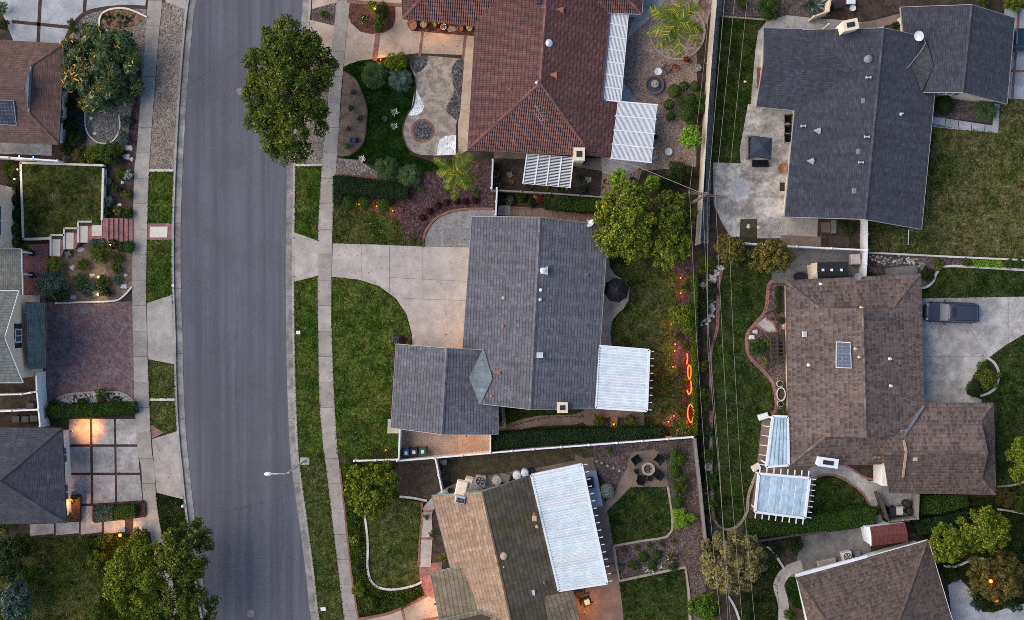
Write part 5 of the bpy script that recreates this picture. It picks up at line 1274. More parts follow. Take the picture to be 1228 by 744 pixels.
roof(h3, [(516, 687, 2.25), (562, 680, 3.35), (572, 735, 3.4), (527.5, 744, 2.25)], [(0, 3, 2, 1)], 'roof_tantile', 'trim_green', 'stucco_cream', th=.12)
roof(h3, [(520, 746, 2.6), (578, 732, 3.65), (606, 740, 4.5), (640, 830, 4.5), (545, 840, 2.6)], [(0, 4, 3, 2, 1)], 'roof_tantile', 'trim_green', 'stucco_cream')
roof(h3, [(626, 752, 3.5), (641, 718.5, 3.4), (687, 708, 2.6), (699, 765, 2.6), (650, 780, 3.6)], [(0, 4, 3, 2, 1)], 'roof_tantile', 'trim_brown', 'stucco_cream')
for kind, x, y, z, mt in (('dome', 603.5, 667, 4.35, 'vent_tan'), ('pipe', 604, 679, 4.4, 'vent_tan'), ('flat', 641, 622, 3.35, 'vent_tan'), ('pipe', 641, 617, 3.4, 'pipe_rust'), ('pipe', 644, 632, 3.3, 'vent_tan'), ('flat', 639, 711, 3.55, 'stone'), ('pipe', 653, 699, 3.2, 'vent_brown')): vent(R3, kind, x, y, z, mt)
c = U(552, 592, 3.6); ck = MB(c, R(-12)); ck.box((0, .5, -.1), (1.0, 1.3, .9), .08).box((.5, 1.0, -.9), (.7, .8, 1.7), .05); cu = ck.build('cooler_duct', 'cream', R3)
MB(c, R(-12)).frus((.1, -.45, -.2), .95, .75, .9, .65, .8, .05).build('evaporative_cooler', 'stone', R3)
MB(c, R(-12)).box((.12, -.5, .62), (.66, .42, .05)).build('cooler_grille', 'solar', R3)
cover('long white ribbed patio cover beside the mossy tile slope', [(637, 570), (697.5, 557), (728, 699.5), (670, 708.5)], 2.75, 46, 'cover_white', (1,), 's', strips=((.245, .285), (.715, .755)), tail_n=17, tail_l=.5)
sheet('patio', 'brown concrete patio along the white patio cover', [(690, 545), (712, 555), (728, 612), (736, 655), (742, 697), (752, 760), (752, 830), (660, 830), (680, 700), (690, 640)], 5, 'concrete_brown')
sheet('patio', 'concrete service strip above the tan roof', [(560, 574), (640, 562), (712, 548), (712, 556), (640, 572), (590, 584), (560, 590)], 6, 'concrete_brown')
ribbon('stair_line', 'first shallow patio step edge', [(721, 668), (738, 666)], .08, .06, 'concrete_dark', False); ribbon('stair_line', 'second shallow patio step edge', [(723, 678), (740, 676)], .08, .06, 'concrete_dark', False); ribbon('stair_line', 'third shallow patio step edge', [(725, 689), (741, 687)], .08, .06, 'concrete_dark', False)
sheet('mulch_bed', 'purple brown mulch with stepping stones and shrubs', [(711, 535), (832, 527), (842, 600), (848, 660), (845, 744), (826, 744), (820, 680), (742, 696), (728, 612), (738, 590), (714, 565)], 4, 'mulch_grey')
sheet('lawn', 'square back lawn beside the fire pit patio', [(728.5, 613), (742, 598), (757, 584), (801, 584), (805, 610), (806.5, 632), (803, 640), (796, 645), (736, 655)], 6, 'lawn_deep')
edging('garden_edging', 'tan edging round the square back lawn', [(801, 584), (805, 610), (806.5, 632), (803, 640), (796, 645), (770, 649), (736, 655)], .2, .1, 'stone_tan')
edging('garden_edging', 'tan edging between patio and purple mulch bed', [(736, 655), (739, 675), (743, 697), (780, 689), (822, 680.5), (826, 710), (828, 750)], .24, .12, 'stone_tan', False)
sheet('lawn', 'lower back lawn below the purple mulch', [(744, 698), (820, 683), (826, 712), (828, 800), (752, 800)], 6, 'lawn_deep')
sheet('fire_patio', 'tan six sided patio round the fire pit', [(757, 584), (744, 597), (728, 613), (725, 604), (738, 588), (752, 561), (757, 543), (784, 539), (799, 548), (801, 584)], 8, 'concrete_brown')
fence('grey board fence along the lower wire corridor', [(834, 527), (840, 580), (846, 640), (852, 672)], 1.7, 'grey_fence', post=2.4)

# ------------------------------------------------------------------ wire corridor and brown house
sheet('mulch_bed', 'dark soil and rocks between back hedge and long lawn', [(832, 296), (868, 296), (866, 323), (861, 348), (860, 394), (852, 431), (853, 512), (853, 560), (856, 622), (866, 650), (846, 655), (834, 527)], 3, 'soil')
sheet('lawn', 'long lawn under the power wires', [(866, 316), (880, 300), (925, 300), (922, 343), (917.5, 372), (906, 388), (897.5, 399), (895.5, 412), (900, 429), (917, 448), (928, 464), (931, 490), (922, 498), (914, 540), (908, 567), (898, 593), (896, 613), (887, 628), (876, 634.5), (864, 633), (856, 622), (853, 560), (853, 512), (852, 431), (860, 394), (861, 348)], 5, 'lawn_deep')
ribbon('brick_band', 'pink brick mowing strip along the dark soil', [(866, 320), (861.5, 345), (861, 370), (860, 394), (854, 415), (852, 431), (852.5, 470), (853, 514)], .3, .06, 'brick_stair')
ribbon('brick_band', 'brown brick mowing strip at the foot of the long lawn', [(852.5, 512), (853, 560), (855, 615), (858, 626), (865, 633.5), (876, 635), (887.5, 628), (896, 613), (898, 593), (908, 566)], .26, .055, 'stone_tan')
ribbon('brick_band', 'curving pink brick strip before the brown roof', [(928, 336), (922, 343), (918, 372), (906, 388), (897.5, 399), (895.5, 413), (900, 429), (917, 447), (928, 463), (931, 490), (924, 496)], .32, .06, 'brick_stair')
sheet('gravel_bed', 'grey planting ground along the brown roof', [(922, 343), (946, 338), (946, 500), (931, 492), (928, 464), (917, 448), (900, 430), (896, 412), (898, 400), (906, 388), (917, 372)], 3, 'mulch_grey')
sheet('patio', 'small concrete wedge with brick border', [(907, 389), (918, 381), (928, 388), (932, 398), (920, 400)], 7, 'concrete_grey')
ribbon('brick_band', 'brick border of the small concrete wedge', [(907, 390), (921, 400), (932, 398), (927, 386), (918, 380)], .2, .055, 'brick_stair', False)
sheet('patio', 'grey side court behind the brown roof', [(930, 296), (1040, 302), (1036, 340), (925, 340)], 4, 'concrete_dark')
hR = house('sprawling brown shingled house with a rooftop skylight', 1030, 450)
RR = roof(hR, [(943, 337, 2.6), (982, 369, 3.55), (1035, 370, 4.9), (1039, 525, 4.9), (990, 524, 3.68), (947, 559, 2.6), (1071, 369, 3.6), (1104, 329, 2.6), (1108, 485, 2.6), (1083, 523, 3.4), (1057, 556.5, 2.6), (1072, 540, 3.0)],
     [(0, 5, 4, 3, 2, 1), (2, 3, 9, 8, 7, 6), (0, 1, 6, 7), (5, 10, 11, 9, 4)], 'roof_brown', 'trim_brown', 'stucco_cream', gables=[(1, 6, 2), (4, 9, 3)], gable_mat='trim_brown')
roof(hR, [(1075, 484, 2.6), (1191, 484, 2.6), (1177, 504, 3.2), (1185, 543, 4.3), (1060, 544, 4.3), (1178, 576, 3.2), (1194, 593, 2.6), (1067, 591, 2.6)], [(0, 1, 2, 3, 4), (4, 3, 5, 6, 7), (1, 6, 5, 2)], 'roof_brown', 'trim_brown', 'stucco_cream', gables=[(2, 5, 3)], gable_mat='trim_brown', facematch={1: 1, 2: 1, 'mats': ['roof_choc']})  # south and east slopes get a darker roof material as painted shade
for a, b, mt in (((1108, 487, 2.9), (1085, 522, 3.75), 'vent_grey'), ((1065, 554, 3.0), (1085, 538, 4.1), 'vent_grey'), ((1084, 528, 4.15), (1087, 542, 4.5), 'wood_tan'), ((1087, 543, 4.5), (1083, 573, 3.4), 'wood_tan')):
    MB().bar(U(a[0], a[1], a[2] + .06), U(b[0], b[1], b[2] + .06), .2, .12).build('valley_flashing', mt, RR)
skylight(RR, [(1003, 410), (1019, 411), (1020.5, 441.5), (1002.5, 441)], [4.12, 4.5, 4.5, 4.1], 'skylight', 'sky_glass', 'galv')
for kind, x, y, z, mt in (('flat', 965, 401, 3.2, 'galv'), ('pipe', 969.7, 438, 3.3, 'white'), ('pipe', 1026, 418.5, 4.7, 'vent_tan'), ('pipe', 1030.5, 428.5, 4.8, 'vent_tan'), ('pipe', 1067, 430.5, 3.95, 'white'), ('pipe', 1068, 463, 3.95, 'white'), ('pipe', 1033, 369, 4.8, 'vent_tan'), ('pipe', 984, 341, 2.8, 'white'), ('tee', 1050.5, 548, 2.9, 'vent_grey'), ('flat', 1097.5, 549.5, 4.05, 'vent_tan'), ('pipe', 1073, 558.5, 3.2, 'vent_tan'), ('tee', 1082, 516, 3.7, 'vent_grey')): vent(RR, kind, x, y, z, mt)
chimney(RR, 993, 555, 1.7, .75, 0, 3.6, 'white', R(-8))
MB().prism([U(1058, 556, 2.4), U(1066, 555, 2.4), U(1066, 583, 2.4), U(1058, 583, 2.4)], 0, 2.35).build('porch_wall', 'stucco_white', hR)
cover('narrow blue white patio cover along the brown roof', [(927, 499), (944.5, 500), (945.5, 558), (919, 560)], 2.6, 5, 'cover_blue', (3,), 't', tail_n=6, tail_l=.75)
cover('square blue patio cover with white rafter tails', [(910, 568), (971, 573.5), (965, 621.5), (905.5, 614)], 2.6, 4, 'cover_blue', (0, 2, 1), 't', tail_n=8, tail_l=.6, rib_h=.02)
sheet('patio', 'brown brick terrace under the blue patio covers', [(914, 500), (946, 500), (980, 560), (975, 618), (900, 612), (906, 575)], 6, 'concrete_brown')
sheet('lawn', 'curved lawn between blue patio cover and hedge', [(976, 574), (990, 570.5), (1003, 572), (1020, 581), (1034, 593), (1041, 606), (1000, 613), (970, 617)], 6, 'lawn_deep')
ribbon('side_path', 'curved concrete path behind the brown roof', [(972, 570), (985, 563), (1000, 561), (1018, 568), (1034, 580), (1046, 595), (1050, 607)], 1.15, .045, 'concrete_grey')
ribbon('brick_band', 'brick line inside the curved concrete path', [(977, 573), (990, 569.5), (1003, 571), (1020, 580), (1035, 592), (1043, 607)], .2, .055, 'brick_stair')
ribbon('brick_band', 'brick line outside the curved concrete path', [(1003, 553), (1022, 563), (1038, 573), (1056, 577)], .2, .055, 'brick_stair')
sheet('patio', 'shaded concrete by the bin enclosure', [(1036, 578), (1058, 576), (1070, 590), (1102, 592), (1102, 626), (1050, 626), (1046, 600)], 4, 'concrete_grey')
hedge('long clipped hedge beside the square blue patio cover', [(896, 628), (930, 622), (972, 620), (1010, 614), (1038, 608), (1051, 611), (1051, 633), (1038, 631), (1000, 636), (968, 641), (930, 643), (898, 645)], 1.4, 'lf_hedge')
fence('dark board fence below the long clipped hedge', [(908, 650), (950, 643), (991, 638)], 1.6, 'wood_dark', post=2.4)
fence('dark panel gate of the bin enclosure', [(1056, 594), (1066, 626)], 1.7, 'wood_dark', post=1.4)
fence('dark board fence closing the bin enclosure', [(1066, 626), (1101, 622), (1102, 594)], 1.7, 'grey_fence', post=1.5)
# north east house
sheet('lawn', 'narrow lawn strip along the beige boundary wall', [(864, 19), (920, 24), (908, 38), (904, 62), (898, 150), (889, 196), (853, 196)], 5, 'lawn_deep')
sheet('mulch_bed', 'dark top bed with a round green shrub', [(866, -30), (1010, -30), (1008, 20), (975, 22), (930, 20), (866, 19)], 4, 'mulch_grey')
ribbon('garden_kerb', 'thin stone edge above the narrow lawn strip', [(865, 19.5), (921, 24)], .16, .06, 'stone_tan', False)
sheet('patio', 'curved grey walk round the dark blue roof', [(906, 60), (909, 38), (920, 25), (944, 18.5), (975, 22), (1010, 24), (1060, 30), (1060, 45), (920, 45), (914, 80), (912, 130), (898, 150)], 6, 'concrete_grey')
sheet('patio', 'concrete terrace in front of the dark blue roof gable', [(897, 125), (960, 130), (950, 205), (889, 205), (887, 180)], 6, 'concrete_stained')
sheet('patio', 'stained grey concrete yard with a white circle', [(855, 195), (890, 196), (892, 200), (948, 200), (942, 262), (938, 286), (908, 286), (908, 263), (888, 263), (887, 284), (876, 284), (866, 268), (856, 245)], 7, 'concrete_stained')
sheet('painted_circle', 'pale round patch on the stained concrete yard', [(888 + 11.5 * math.cos(k * PI / 12), 224.5 + 11.5 * math.sin(k * PI / 12)) for k in range(24)], 10, 'concrete_blue')
sheet('patio', 'pale concrete pad beside the dark blue roof', [(939, 259), (981, 260), (980, 284), (938, 282)], 8, 'concrete')
sheet('patio', 'tan paver strip along the white rear fence', [(936, 282), (985, 284), (984, 298), (936, 296)], 7, 'concrete_brown')
sheet('mulch_bed', 'dark service yard between white fences', [(981, 261), (1032, 263), (1032, 300), (984, 298)], 5, 'soil')
sheet('brick_pad', 'dark red brick court by the cream chimney', [(994, 0), (1016, 0), (1015, 25), (996, 23)], 7, 'brick_brown')
sheet('patio', 'curving pale walk above the dark blue roof', [(1016, 30), (1050, 24), (1080, 16), (1082, 26), (1050, 34), (1016, 38)], 7, 'concrete_brown')
sheet('mulch_bed', 'brown bed beyond the cream chimney', [(1016, -10), (1082, -10), (1080, 14), (1050, 23), (1016, 29)], 6, 'soil')
hN = house('big dark blue shingled house with a gabled wing and dish', 1050, 150)
RN = roof(hN, [(962, 36, 2.7), (1060, 34, 4.9), (1038, 263, 4.9), (941, 260, 2.7), (1127, 48, 2.7), (1105, 275, 2.7)], [(0, 3, 2, 1), (1, 2, 5, 4)], 'roof_slate', 'fascia', 'stucco_cream')
roof(hN, [(916, 34, 2.7), (1030, 37, 2.7), (1030, 86, 4.25), (915.5, 75, 4.25), (1030, 140, 2.7), (907, 128, 2.7)], [(0, 3, 2, 1), (3, 5, 4, 2)], 'roof_slate', 'fascia', 'stucco_cream', over=.6)
roof(hN, [(1080, 9, 2.4), (1166, 6, 4.6), (1155, 111, 4.6), (1092, 110.5, 2.8), (1217, 22, 2.6), (1207.5, 124.5, 2.6)], [(0, 3, 2, 1), (1, 2, 5, 4)], 'roof_slate', 'fascia', 'stucco_cream', windows=False)
roof(hN, [(1110, 47, 3.5), (1094, 80, 3.66), (1119.5, 79, 3.6), (1105, 111, 3.35)], [(0, 1, 2), (1, 3, 2)], 'roof_cricket', 'black', None, cap=False, th=.06)
for kind, x, y, z, mt in (('dome', 1041.5, 71, 4.65, 'vent_grey'), ('tee', 1040, 94, 4.6, 'galv'), ('flat', 1036, 121, 4.5, 'vent_grey'), ('tee', 1038, 165, 4.65, 'galv'), ('tee', 962, 152, 3.2, 'galv'), ('dormer', 979, 157, 3.5, 'galv'), ('dormer', 971, 193.5, 3.4, 'galv'), ('flat', 1030, 182, 4.5, 'vent_grey'), ('tee', 1031, 195.5, 4.55, 'galv'), ('flat', 1025, 229, 4.5, 'vent_grey'), ('flat', 1148, 38, 4.1, 'vent_grey'), ('flat', 1144, 82, 4.1, 'vent_grey'), ('pipe', 1081, 137, 4.05, 'galv')): vent(RN, kind, x, y, z, mt)
chimney(RN, 1020, 30, 1.25, .85, 0, 5.2, 'cream', R(12)); dish(RN, 1103, 43, 4.1, .46, 3.6)
MB().tube([U(1108, 47, 3.75), U(1110, 52, 3.7), U(1104, 62, 3.75), U(1096, 72, 3.8), U(1090, 80, 3.85), U(1085, 83, 3.9)], .018, 5).build('dish_cable', 'stone', RN)
gy = U(1150, 112, 3.5); wq = window(hN, Vector((gy.x - .7, U(1155, 111, 4.6).y + .36, 0)), Vector((1, 0, 0)), Vector((0, -1, 0)), 1.9, 1.3, 1.2)
for dx in (-.95, .95): MB((gy.x - .7 + dx, U(1155, 111, 4.6).y + .31, 2.5)).box((0, 0, 0), (.4, .06, 1.3)).build('shutter', 'wood_dark', wq)
m = MB()
for k in range(5): m.prism([U(1118.5 + k * 15.8, 140 + k * 2.4), U(1133.5 + k * 15.8, 142.3 + k * 2.4), U(1132.5 + k * 15.8, 154 + k * 1.5), U(1117.5 + k * 15.8, 152.5 + k * 1.5)], -.05, .04)
tag(m.build('front_walk', 'concrete_blue'), 'pale slab walk under the gabled wing', 'front walk', None, 'structure')
slab_thing('landing_slab', 'square pale corner slab beside the gable front', [(1192, 124), (1199, 125), (1197, 160), (1190, 159)], .05, 'concrete_blue', 'paving slab')
sheet('mulch_bed', 'dark bed below the shuttered gable window', [(1118, 112), (1196, 122), (1192, 148), (1118, 140)], 4, 'mulch_grey')
sheet('driveway', 'pale driveway with brick strips beyond the gabled wing', [(1205, 10), (1290, 12), (1290, 122), (1198, 118)], 6, 'concrete_blue')
ribbon('brick_band', 'long brick strip of the far corner driveway', [(1222, 12), (1214, 118)], .22, .045, 'brick', False); ribbon('brick_band', 'cross brick strip of the far corner driveway', [(1208, 85), (1290, 87)], .22, .046, 'brick', False)
sheet('lawn', 'wide dry lawn east of the dark blue roof', [(1040, 120), (1118, 150), (1197, 160), (1198, 118), (1320, 122), (1320, 312), (1170, 309), (1038, 302)], 4, 'lawn_dry')
fence('thin white rear fence behind the concrete yard', [(894, 292), (956, 296), (1038, 300)], 1.5, 'white_vinyl', post=3)
fence('white vinyl side fence between dark blue and brown roofs', [(1040, 262), (1040, 300), (1038, 333)], 1.9, 'white_vinyl', 'white', post=1.6)
edging('garden_edging', 'thin pale wall at the foot of the dry lawn', [(1040, 303), (1170, 309.5), (1230, 312), (1300, 314)], .16, .4, 'white_edge', False)
sheet('mulch_bed', 'mixed bed between dry lawn and green lawn', [(1040, 304), (1170, 311), (1300, 315), (1300, 326), (1228, 324), (1135, 319), (1126, 325), (1118, 340), (1104, 346), (1040, 325)], 4, 'mulch_grey')
edging('garden_edging', 'curved white kerb round the mixed bed', [(1104, 346), (1112, 344), (1119, 338), (1124, 327), (1135, 319.5), (1180, 321), (1230, 324), (1290, 326)], .22, .14, 'white_edge')
sheet('lawn', 'green lawn strip above the parked car', [(1104, 347), (1112, 345), (1119, 339), (1124, 328), (1135, 320.5), (1180, 322), (1230, 325), (1320, 328), (1320, 354), (1228, 356), (1104, 358)], 5, 'lawn_deep')
slab_thing('step', 'grey concrete step behind the brown roof top', [(1062, 322), (1101, 318), (1101, 329), (1062, 332)], .12, 'concrete_dark', 'step')
sheet('driveway', 'stained concrete driveway under the parked car', [(1100, 358), (1228, 356), (1320, 354), (1320, 395), (1228, 401), (1206, 414), (1186, 429), (1168, 449), (1159, 473), (1177, 479), (1177, 488), (1100, 488)], 6, 'concrete_grey')
ribbon('driveway_joint', 'long joint of the stained driveway', [(1107, 428), (1186, 428)], .03, .032, 'concrete_dark', False); ribbon('driveway_joint', 'slanting joint of the stained driveway', [(1160, 390), (1184, 427)], .03, .033, 'concrete_dark', False); ribbon('driveway_joint', 'cross joint of the stained driveway near the lawn', [(1209, 357), (1209, 411)], .03, .034, 'concrete_dark', False)
sheet('lawn', 'big lawn round the curved driveway', [(1320, 397), (1228, 403), (1207, 416), (1187, 431), (1169, 451), (1161, 473), (1179, 479), (1196, 484), (1196, 600), (1320, 620)], 5, 'lawn_deep')
sheet('mulch_bed', 'round planter bed beside the stained driveway', [(1184, 430), (1194, 436), (1198, 448), (1196, 462), (1188, 471), (1176, 475), (1160, 473), (1168, 450)], 7, 'soil')
edging('garden_edging', 'white ring edging of the driveway planter', [(1184, 429), (1193, 436), (1198, 448), (1195, 463), (1187, 471), (1176, 475)], .22, .12, 'white_edge')
# south east corner
sheet('patio', 'dark grey concrete yard with an air conditioner', [(961, 643), (1040, 632), (1045, 660), (1040, 672), (955, 694), (940, 690), (955, 676)], 5, 'concrete_dark')
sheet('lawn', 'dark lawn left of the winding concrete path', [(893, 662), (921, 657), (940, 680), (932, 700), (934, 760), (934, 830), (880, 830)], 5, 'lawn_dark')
edging('garden_edging', 'pale winding edging above the dark lawn', [(920, 656), (928, 662), (934, 672), (941, 683)], .2, .12, 'white_edge')
edging('garden_edging', 'pale winding edging below the tan green tree', [(874, 716), (882, 730), (888, 748)], .2, .12, 'white_edge')
ribbon('side_path', 'winding pale path beside the chocolate roof', [(962, 678), (946, 684), (937, 694), (934, 704), (938, 718), (940, 735), (938, 760), (936, 800)], 1.0, .05, 'concrete')
sheet('lawn', 'small kidney shaped lawn inside the winding path', [(945, 692), (953, 692), (958, 704), (962, 724), (963, 731), (952, 728), (945, 718), (943, 704)], 8, 'turf')
hB = house('chocolate brown hip roofed house with a white gutter', 1060, 710)
roof(hB, [(955, 692, 2.6), (1113, 648, 2.6), (1075, 755, 4.9), (1012, 775, 4.9), (1168, 830, 2.6), (990, 830, 2.6)], [(0, 3, 2, 1), (1, 2, 4), (0, 5, 3), ], 'roof_choc', 'white', 'stucco_white')
MB().bar(U(955, 690.5, 2.62), U(1040, 668, 2.62), .3, .2).build('gutter', 'white', hB)
sheet('patio', 'curved pale blue patio beside the chocolate roof', [(1137, 702), (1146, 695), (1152, 695), (1168, 712), (1178, 734), (1192, 735), (1205, 730), (1228, 724), (1300, 720), (1300, 830), (1160, 830), (1142, 744)], 6, 'concrete_blue')
sheet('groundcover_bed', 'dark planted ground round the corner trees', [(1104, 600), (1196, 596), (1320, 615), (1320, 720), (1228, 724), (1196, 733), (1178, 733), (1166, 708), (1150, 694), (1136, 700), (1116, 660), (1104, 640)], 3, 'groundcover')
edging('garden_edging', 'pale curved kerb under the corner trees', [(1132, 679), (1146, 680), (1160, 674), (1172, 670), (1184, 672), (1190, 678)], .2, .14, 'white_edge')
edging('garden_edging', 'pale curved kerb beside the brown roof garage', [(1196, 584), (1215, 582), (1235, 576)], .18, .12, 'stone_tan')
edging('garden_edging', 'pale kerb at the far right above the corner trees', [(1196, 611), (1212, 613), (1235, 618)], .18, .12, 'white_edge')
# ------------------------------------------------------------------ trees
G_ST = None
tree('big olive green street tree with a lobed crown over the road', 345, 107, 56, 88, 8.5, 'lf_tree', lr=.2, size=.22, trunk=.22, lobes_n=78)
tree('big rounded street tree beside the lower pavement corner', 222, 664, 34, 42, 7.5, 'lf_tree', lr=.25, size=.22, lobes_n=34)
tree('yellowish street tree above the patchy lower lawn', 164, 697, 44, 50, 7, 'lf_yellow', lr=.22, size=.22, lobes_n=44)
tree('dark street tree leaning over the road at the bottom edge', 216, 736, 44, 44, 7, 'lf_tree', lr=.24, size=.22, lobes_n=36)
tree('domed blue green shrub tree covered in orange flower spikes', 117, 82, 50, 55, 3.6, 'lf_grevillea', lr=.2, size=.42, asp=.11, dens=1.5, h0=.3, flowers=('fl_orange', 420, .42), lobes_n=64, jit=1.1, west=True)
tree('full yellow green tree touching the grey roof corner', 753, 266, 41, 50, 6, 'lf_olive', lr=.19, size=.24, lobes_n=95)
tree('olive tree against the utility pole', 808, 260, 28, 33, 5.6, 'lf_tree', lr=.2, size=.22)
tree('round green tree at the top of the shaded back lawn', 803, 297, 28, 27, 5.2, 'lf_olive', lr=.2, size=.22)
tree('leafy green tree with orange blossom beside the lower sidewalk', 445, 587, 33, 36, 4.6, 'lf_yellow', lr=.2, size=.22, flowers=('fl_orange', 26, .3), asp=.45)
tree('tan green feathery tree under the power wires', 880, 676, 40, 40, 6, 'lf_tangreen', lr=.2, size=.26, asp=.35, lobes_n=70, dens=1.3)
tree('autumn coloured tree behind the brown roof court', 926, 308, 30, 21, 4.5, 'lf_autumn', lr=.22, size=.2)
tree('yellowing tree at the top of the long lawn', 876, 300, 19, 19, 4.2, 'lf_autumn', lr=.26, size=.2)
tree('bright green tree nearest the chocolate roof peak', 1138, 653, 25, 25, 4.5, 'lf_yellow', lr=.22, size=.22)
tree('larger bright green tree beside the dark corner garden', 1182, 637, 33, 28, 5, 'lf_yellow', lr=.2, size=.22)
tree('amber brown feathery tree with glowing lamps in it', 1196, 694, 38, 32, 5, 'lf_amber', lr=.2, size=.24, asp=.35)
tree('bright yellow green tree cut by the picture edge', 1226, 553, 17, 32, 4.5, 'lf_yellow', lr=.24, size=.22)
tree('leafy light green tree at the bottom of the board fence', 846, 728, 21, 18, 3.2, 'lf_hedge_bright', lr=.26, size=.2)
tree('lime green rounded tree by the fountain yard wall', 829, 166, 13, 16, 3.2, 'lf_lime', lr=.3, size=.2)
tree('lime green tree above the yellow green crown', 742, 215, 12, 12, 3, 'lf_lime', lr=.3, size=.18)
tree('small lime green tree beside the wire drop', 782, 219, 10, 10, 3, 'lf_lime', lr=.32, size=.18)
tree('dark bushy tree filling the lower left corner', 12, 668, 24, 30, 4, 'lf_dark', lr=.25, size=.2)
tree('grey leaved bushy tree below the dark corner tree', 18, 722, 20, 28, 3.6, 'lf_blue', lr=.25, size=.2)
# palms and cycads
palm('tall palm with yellow green fronds in the fountain yard', 813, 27, 46, 4.6, 'lf_palm', 13, .75, seed=4, lw=.065, m=32, droop=1.3)
palm('open yellow palm between bark mulch and red tiled house', 548, 207, 36, 4.2, 'lf_palm', 10, .6, seed=9, lw=.055, m=28, droop=1.2)
cycad('cycad nearest the dark hedge in the bark mulch', 463, 203, 19, seed=2); cycad('cycad between the low hedge and the open yellow palm', 491, 211, 18, seed=3)
cycad('dark cycad on the deep green lawn near the brick band', 449, 90, 19, n=28, seed=5); cycad('grey green cycad on the deep green lawn by the patio', 480, 95, 17, 'lf_blue', n=26, seed=6)
shrub('golden leafy shrub behind the two lawn cycads', 476, 77, 13, 1.2, 'lf_yellow')
cycad('fan of stiff fronds beside the shuttered gable', 1183, 132, 17, n=20, seed=8, mat='lf_cycad')
shrub('round dark shrub under the shuttered gable', 1131, 126, 12, 1.3, 'lf_dark', round_=True)
agave('whitish agave highest on the deep green lawn', 473, 135, 6.5, seed=1); agave('grey green rosette left of the whitish agave', 461, 143, 5, 'lf_blue', seed=2); agave('cream rosette lowest on the deep green lawn', 472.5, 152, 6, 'lf_silver', 26, seed=3)
agave('white flowered clump between cobbles and deep green lawn', 434, 191, 6, 'fl_white', 24, seed=4)
# front beds of the red tiled house
shrub('white flowering shrub in the red mulch bed', 438, 23, 6.5, .8, 'lf_green', flowers=('fl_white', 26, .1)); shrub('tall dark shrub in the red mulch bed', 459, 14, 10, 1.3, 'lf_dark'); shrub('green shrub at the round end of the red mulch bed', 457, 27, 10, 1.0, 'lf_green'); shrub('leafy plant at the top edge of the red mulch bed', 446, 7, 6, .7, 'lf_yellow', flowers=('fl_yellow', 8, .12))
shrub('single small plant in the dark parkway bed', 389, 18, 6, .5, 'lf_green')
for lab, x, y, m_, pl in (('pot with a yellow shrub high in the tan granite bed', 424, 111, 'pot_dark', 'lf_yellow'), ('blue glazed pot low in the tan granite bed', 423, 169, 'pot_blue', None), ('dark pot with grass at the foot of the tan granite bed', 417, 176, 'pot_dark', 'lf_yellow')): pot(lab, x, y, 3.6, .4, m_, pl)
for lab, x, y, r, m_ in (('small green tuft in the middle of the tan granite bed', 421.5, 130, 4, 'lf_green'), ('small tuft touching the lawn edge of the tan bed', 431.5, 142, 3.5, 'lf_green'), ('dry brown tuft in the tan granite bed', 418, 155, 3.5, 'lf_red'), ('reddish tuft beside the blue glazed pot', 428, 168, 3, 'lf_red')): shrub(lab, x, y, r, .3, m_, size=.08)
bulb_lamp('path light glowing where the brick band meets the deep green lawn', 456.5, 72, 8); bulb_lamp('path light glowing in the red mulch bed', 450, 12, 6)
t = pot('wide terracotta bowl under the porch eave', 494.5, 31, 5.5, .5, 'terracotta')
for k, (x, y, m_, pl, lab) in enumerate(((508, 30, 'stone', 'lf_silver', 'stone pot with pale leaves under the porch eave'), (520.5, 31, 'pot_dark', 'lf_yellow', 'dark pot with yellow leaves under the porch eave'), (532, 33, 'stone_pale', 'lf_amber', 'pale pot with amber leaves under the porch eave'), (552, 35, 'terracotta', None, 'small square terracotta pot under the porch eave'), (563, 34, 'stone_pale', 'fl_yellow', 'pale pot of yellow flowers under the porch eave'))): pot(lab, x, y, 3.6, .45, m_, pl)
rock('mottled stone mound between the porch pots', 542, 35, 5, 'stone_tan', 4); g_ = bulb_lamp('porch lamp glowing among the pots of the red tiled house', 526, 27, 26, 1.0, .1)
# fountain yard
t = thing('fountain', 'round brown garden fountain with a tiered centre', 'fountain', U(784, 103, 0)); c = U(784, 103, 0)
MB(c).lathe((0, 0, 0), [(.7, 0), (.85, .45), (.87, .5), (.72, .5), (.68, .2), (.02, .18)], 24, False).build('basin', 'vent_brown', t); MB(c).lathe((0, 0, .36), [(.69, 0), (.02, .01)], 24, False).build('water', 'glass', t)
MB(c).lathe((0, 0, .1), [(.16, 0), (.12, .6), (.36, .72), (.34, .76), (.1, .74), (.07, 1.0), (.15, 1.08), (.02, 1.16)], 18).build('pedestal', 'stone_tan', t)
t = thing('bird_bath', 'white round bird bath beside the fountain', 'bird bath', U(788, 88, 0)); c = U(788, 88, 0)
MB(c).lathe((0, 0, 0), [(.2, 0), (.09, .1), (.08, .6)], 12).build('pedestal', 'pot_white', t); MB(c).lathe((0, 0, .58), [(.1, 0), (.32, .1), (.34, .14), (.26, .12), (.02, .06)], 20).build('bowl', 'pot_white', t)
pot('white pot standing alone on the reddish gravel', 801.5, 182.5, 4.2, .5, 'pot_white')
chair('brown wooden chair near the fountain', 799, 82, 2.4, 'vent_brown'); pot('red leaved potted plant beside the brown wooden chair', 809, 81, 4, .45, 'terracotta', 'lf_red'); pot('dark red potted plant nearest the boundary wall', 823, 73, 4.5, .5, 'terracotta', 'lf_purple')
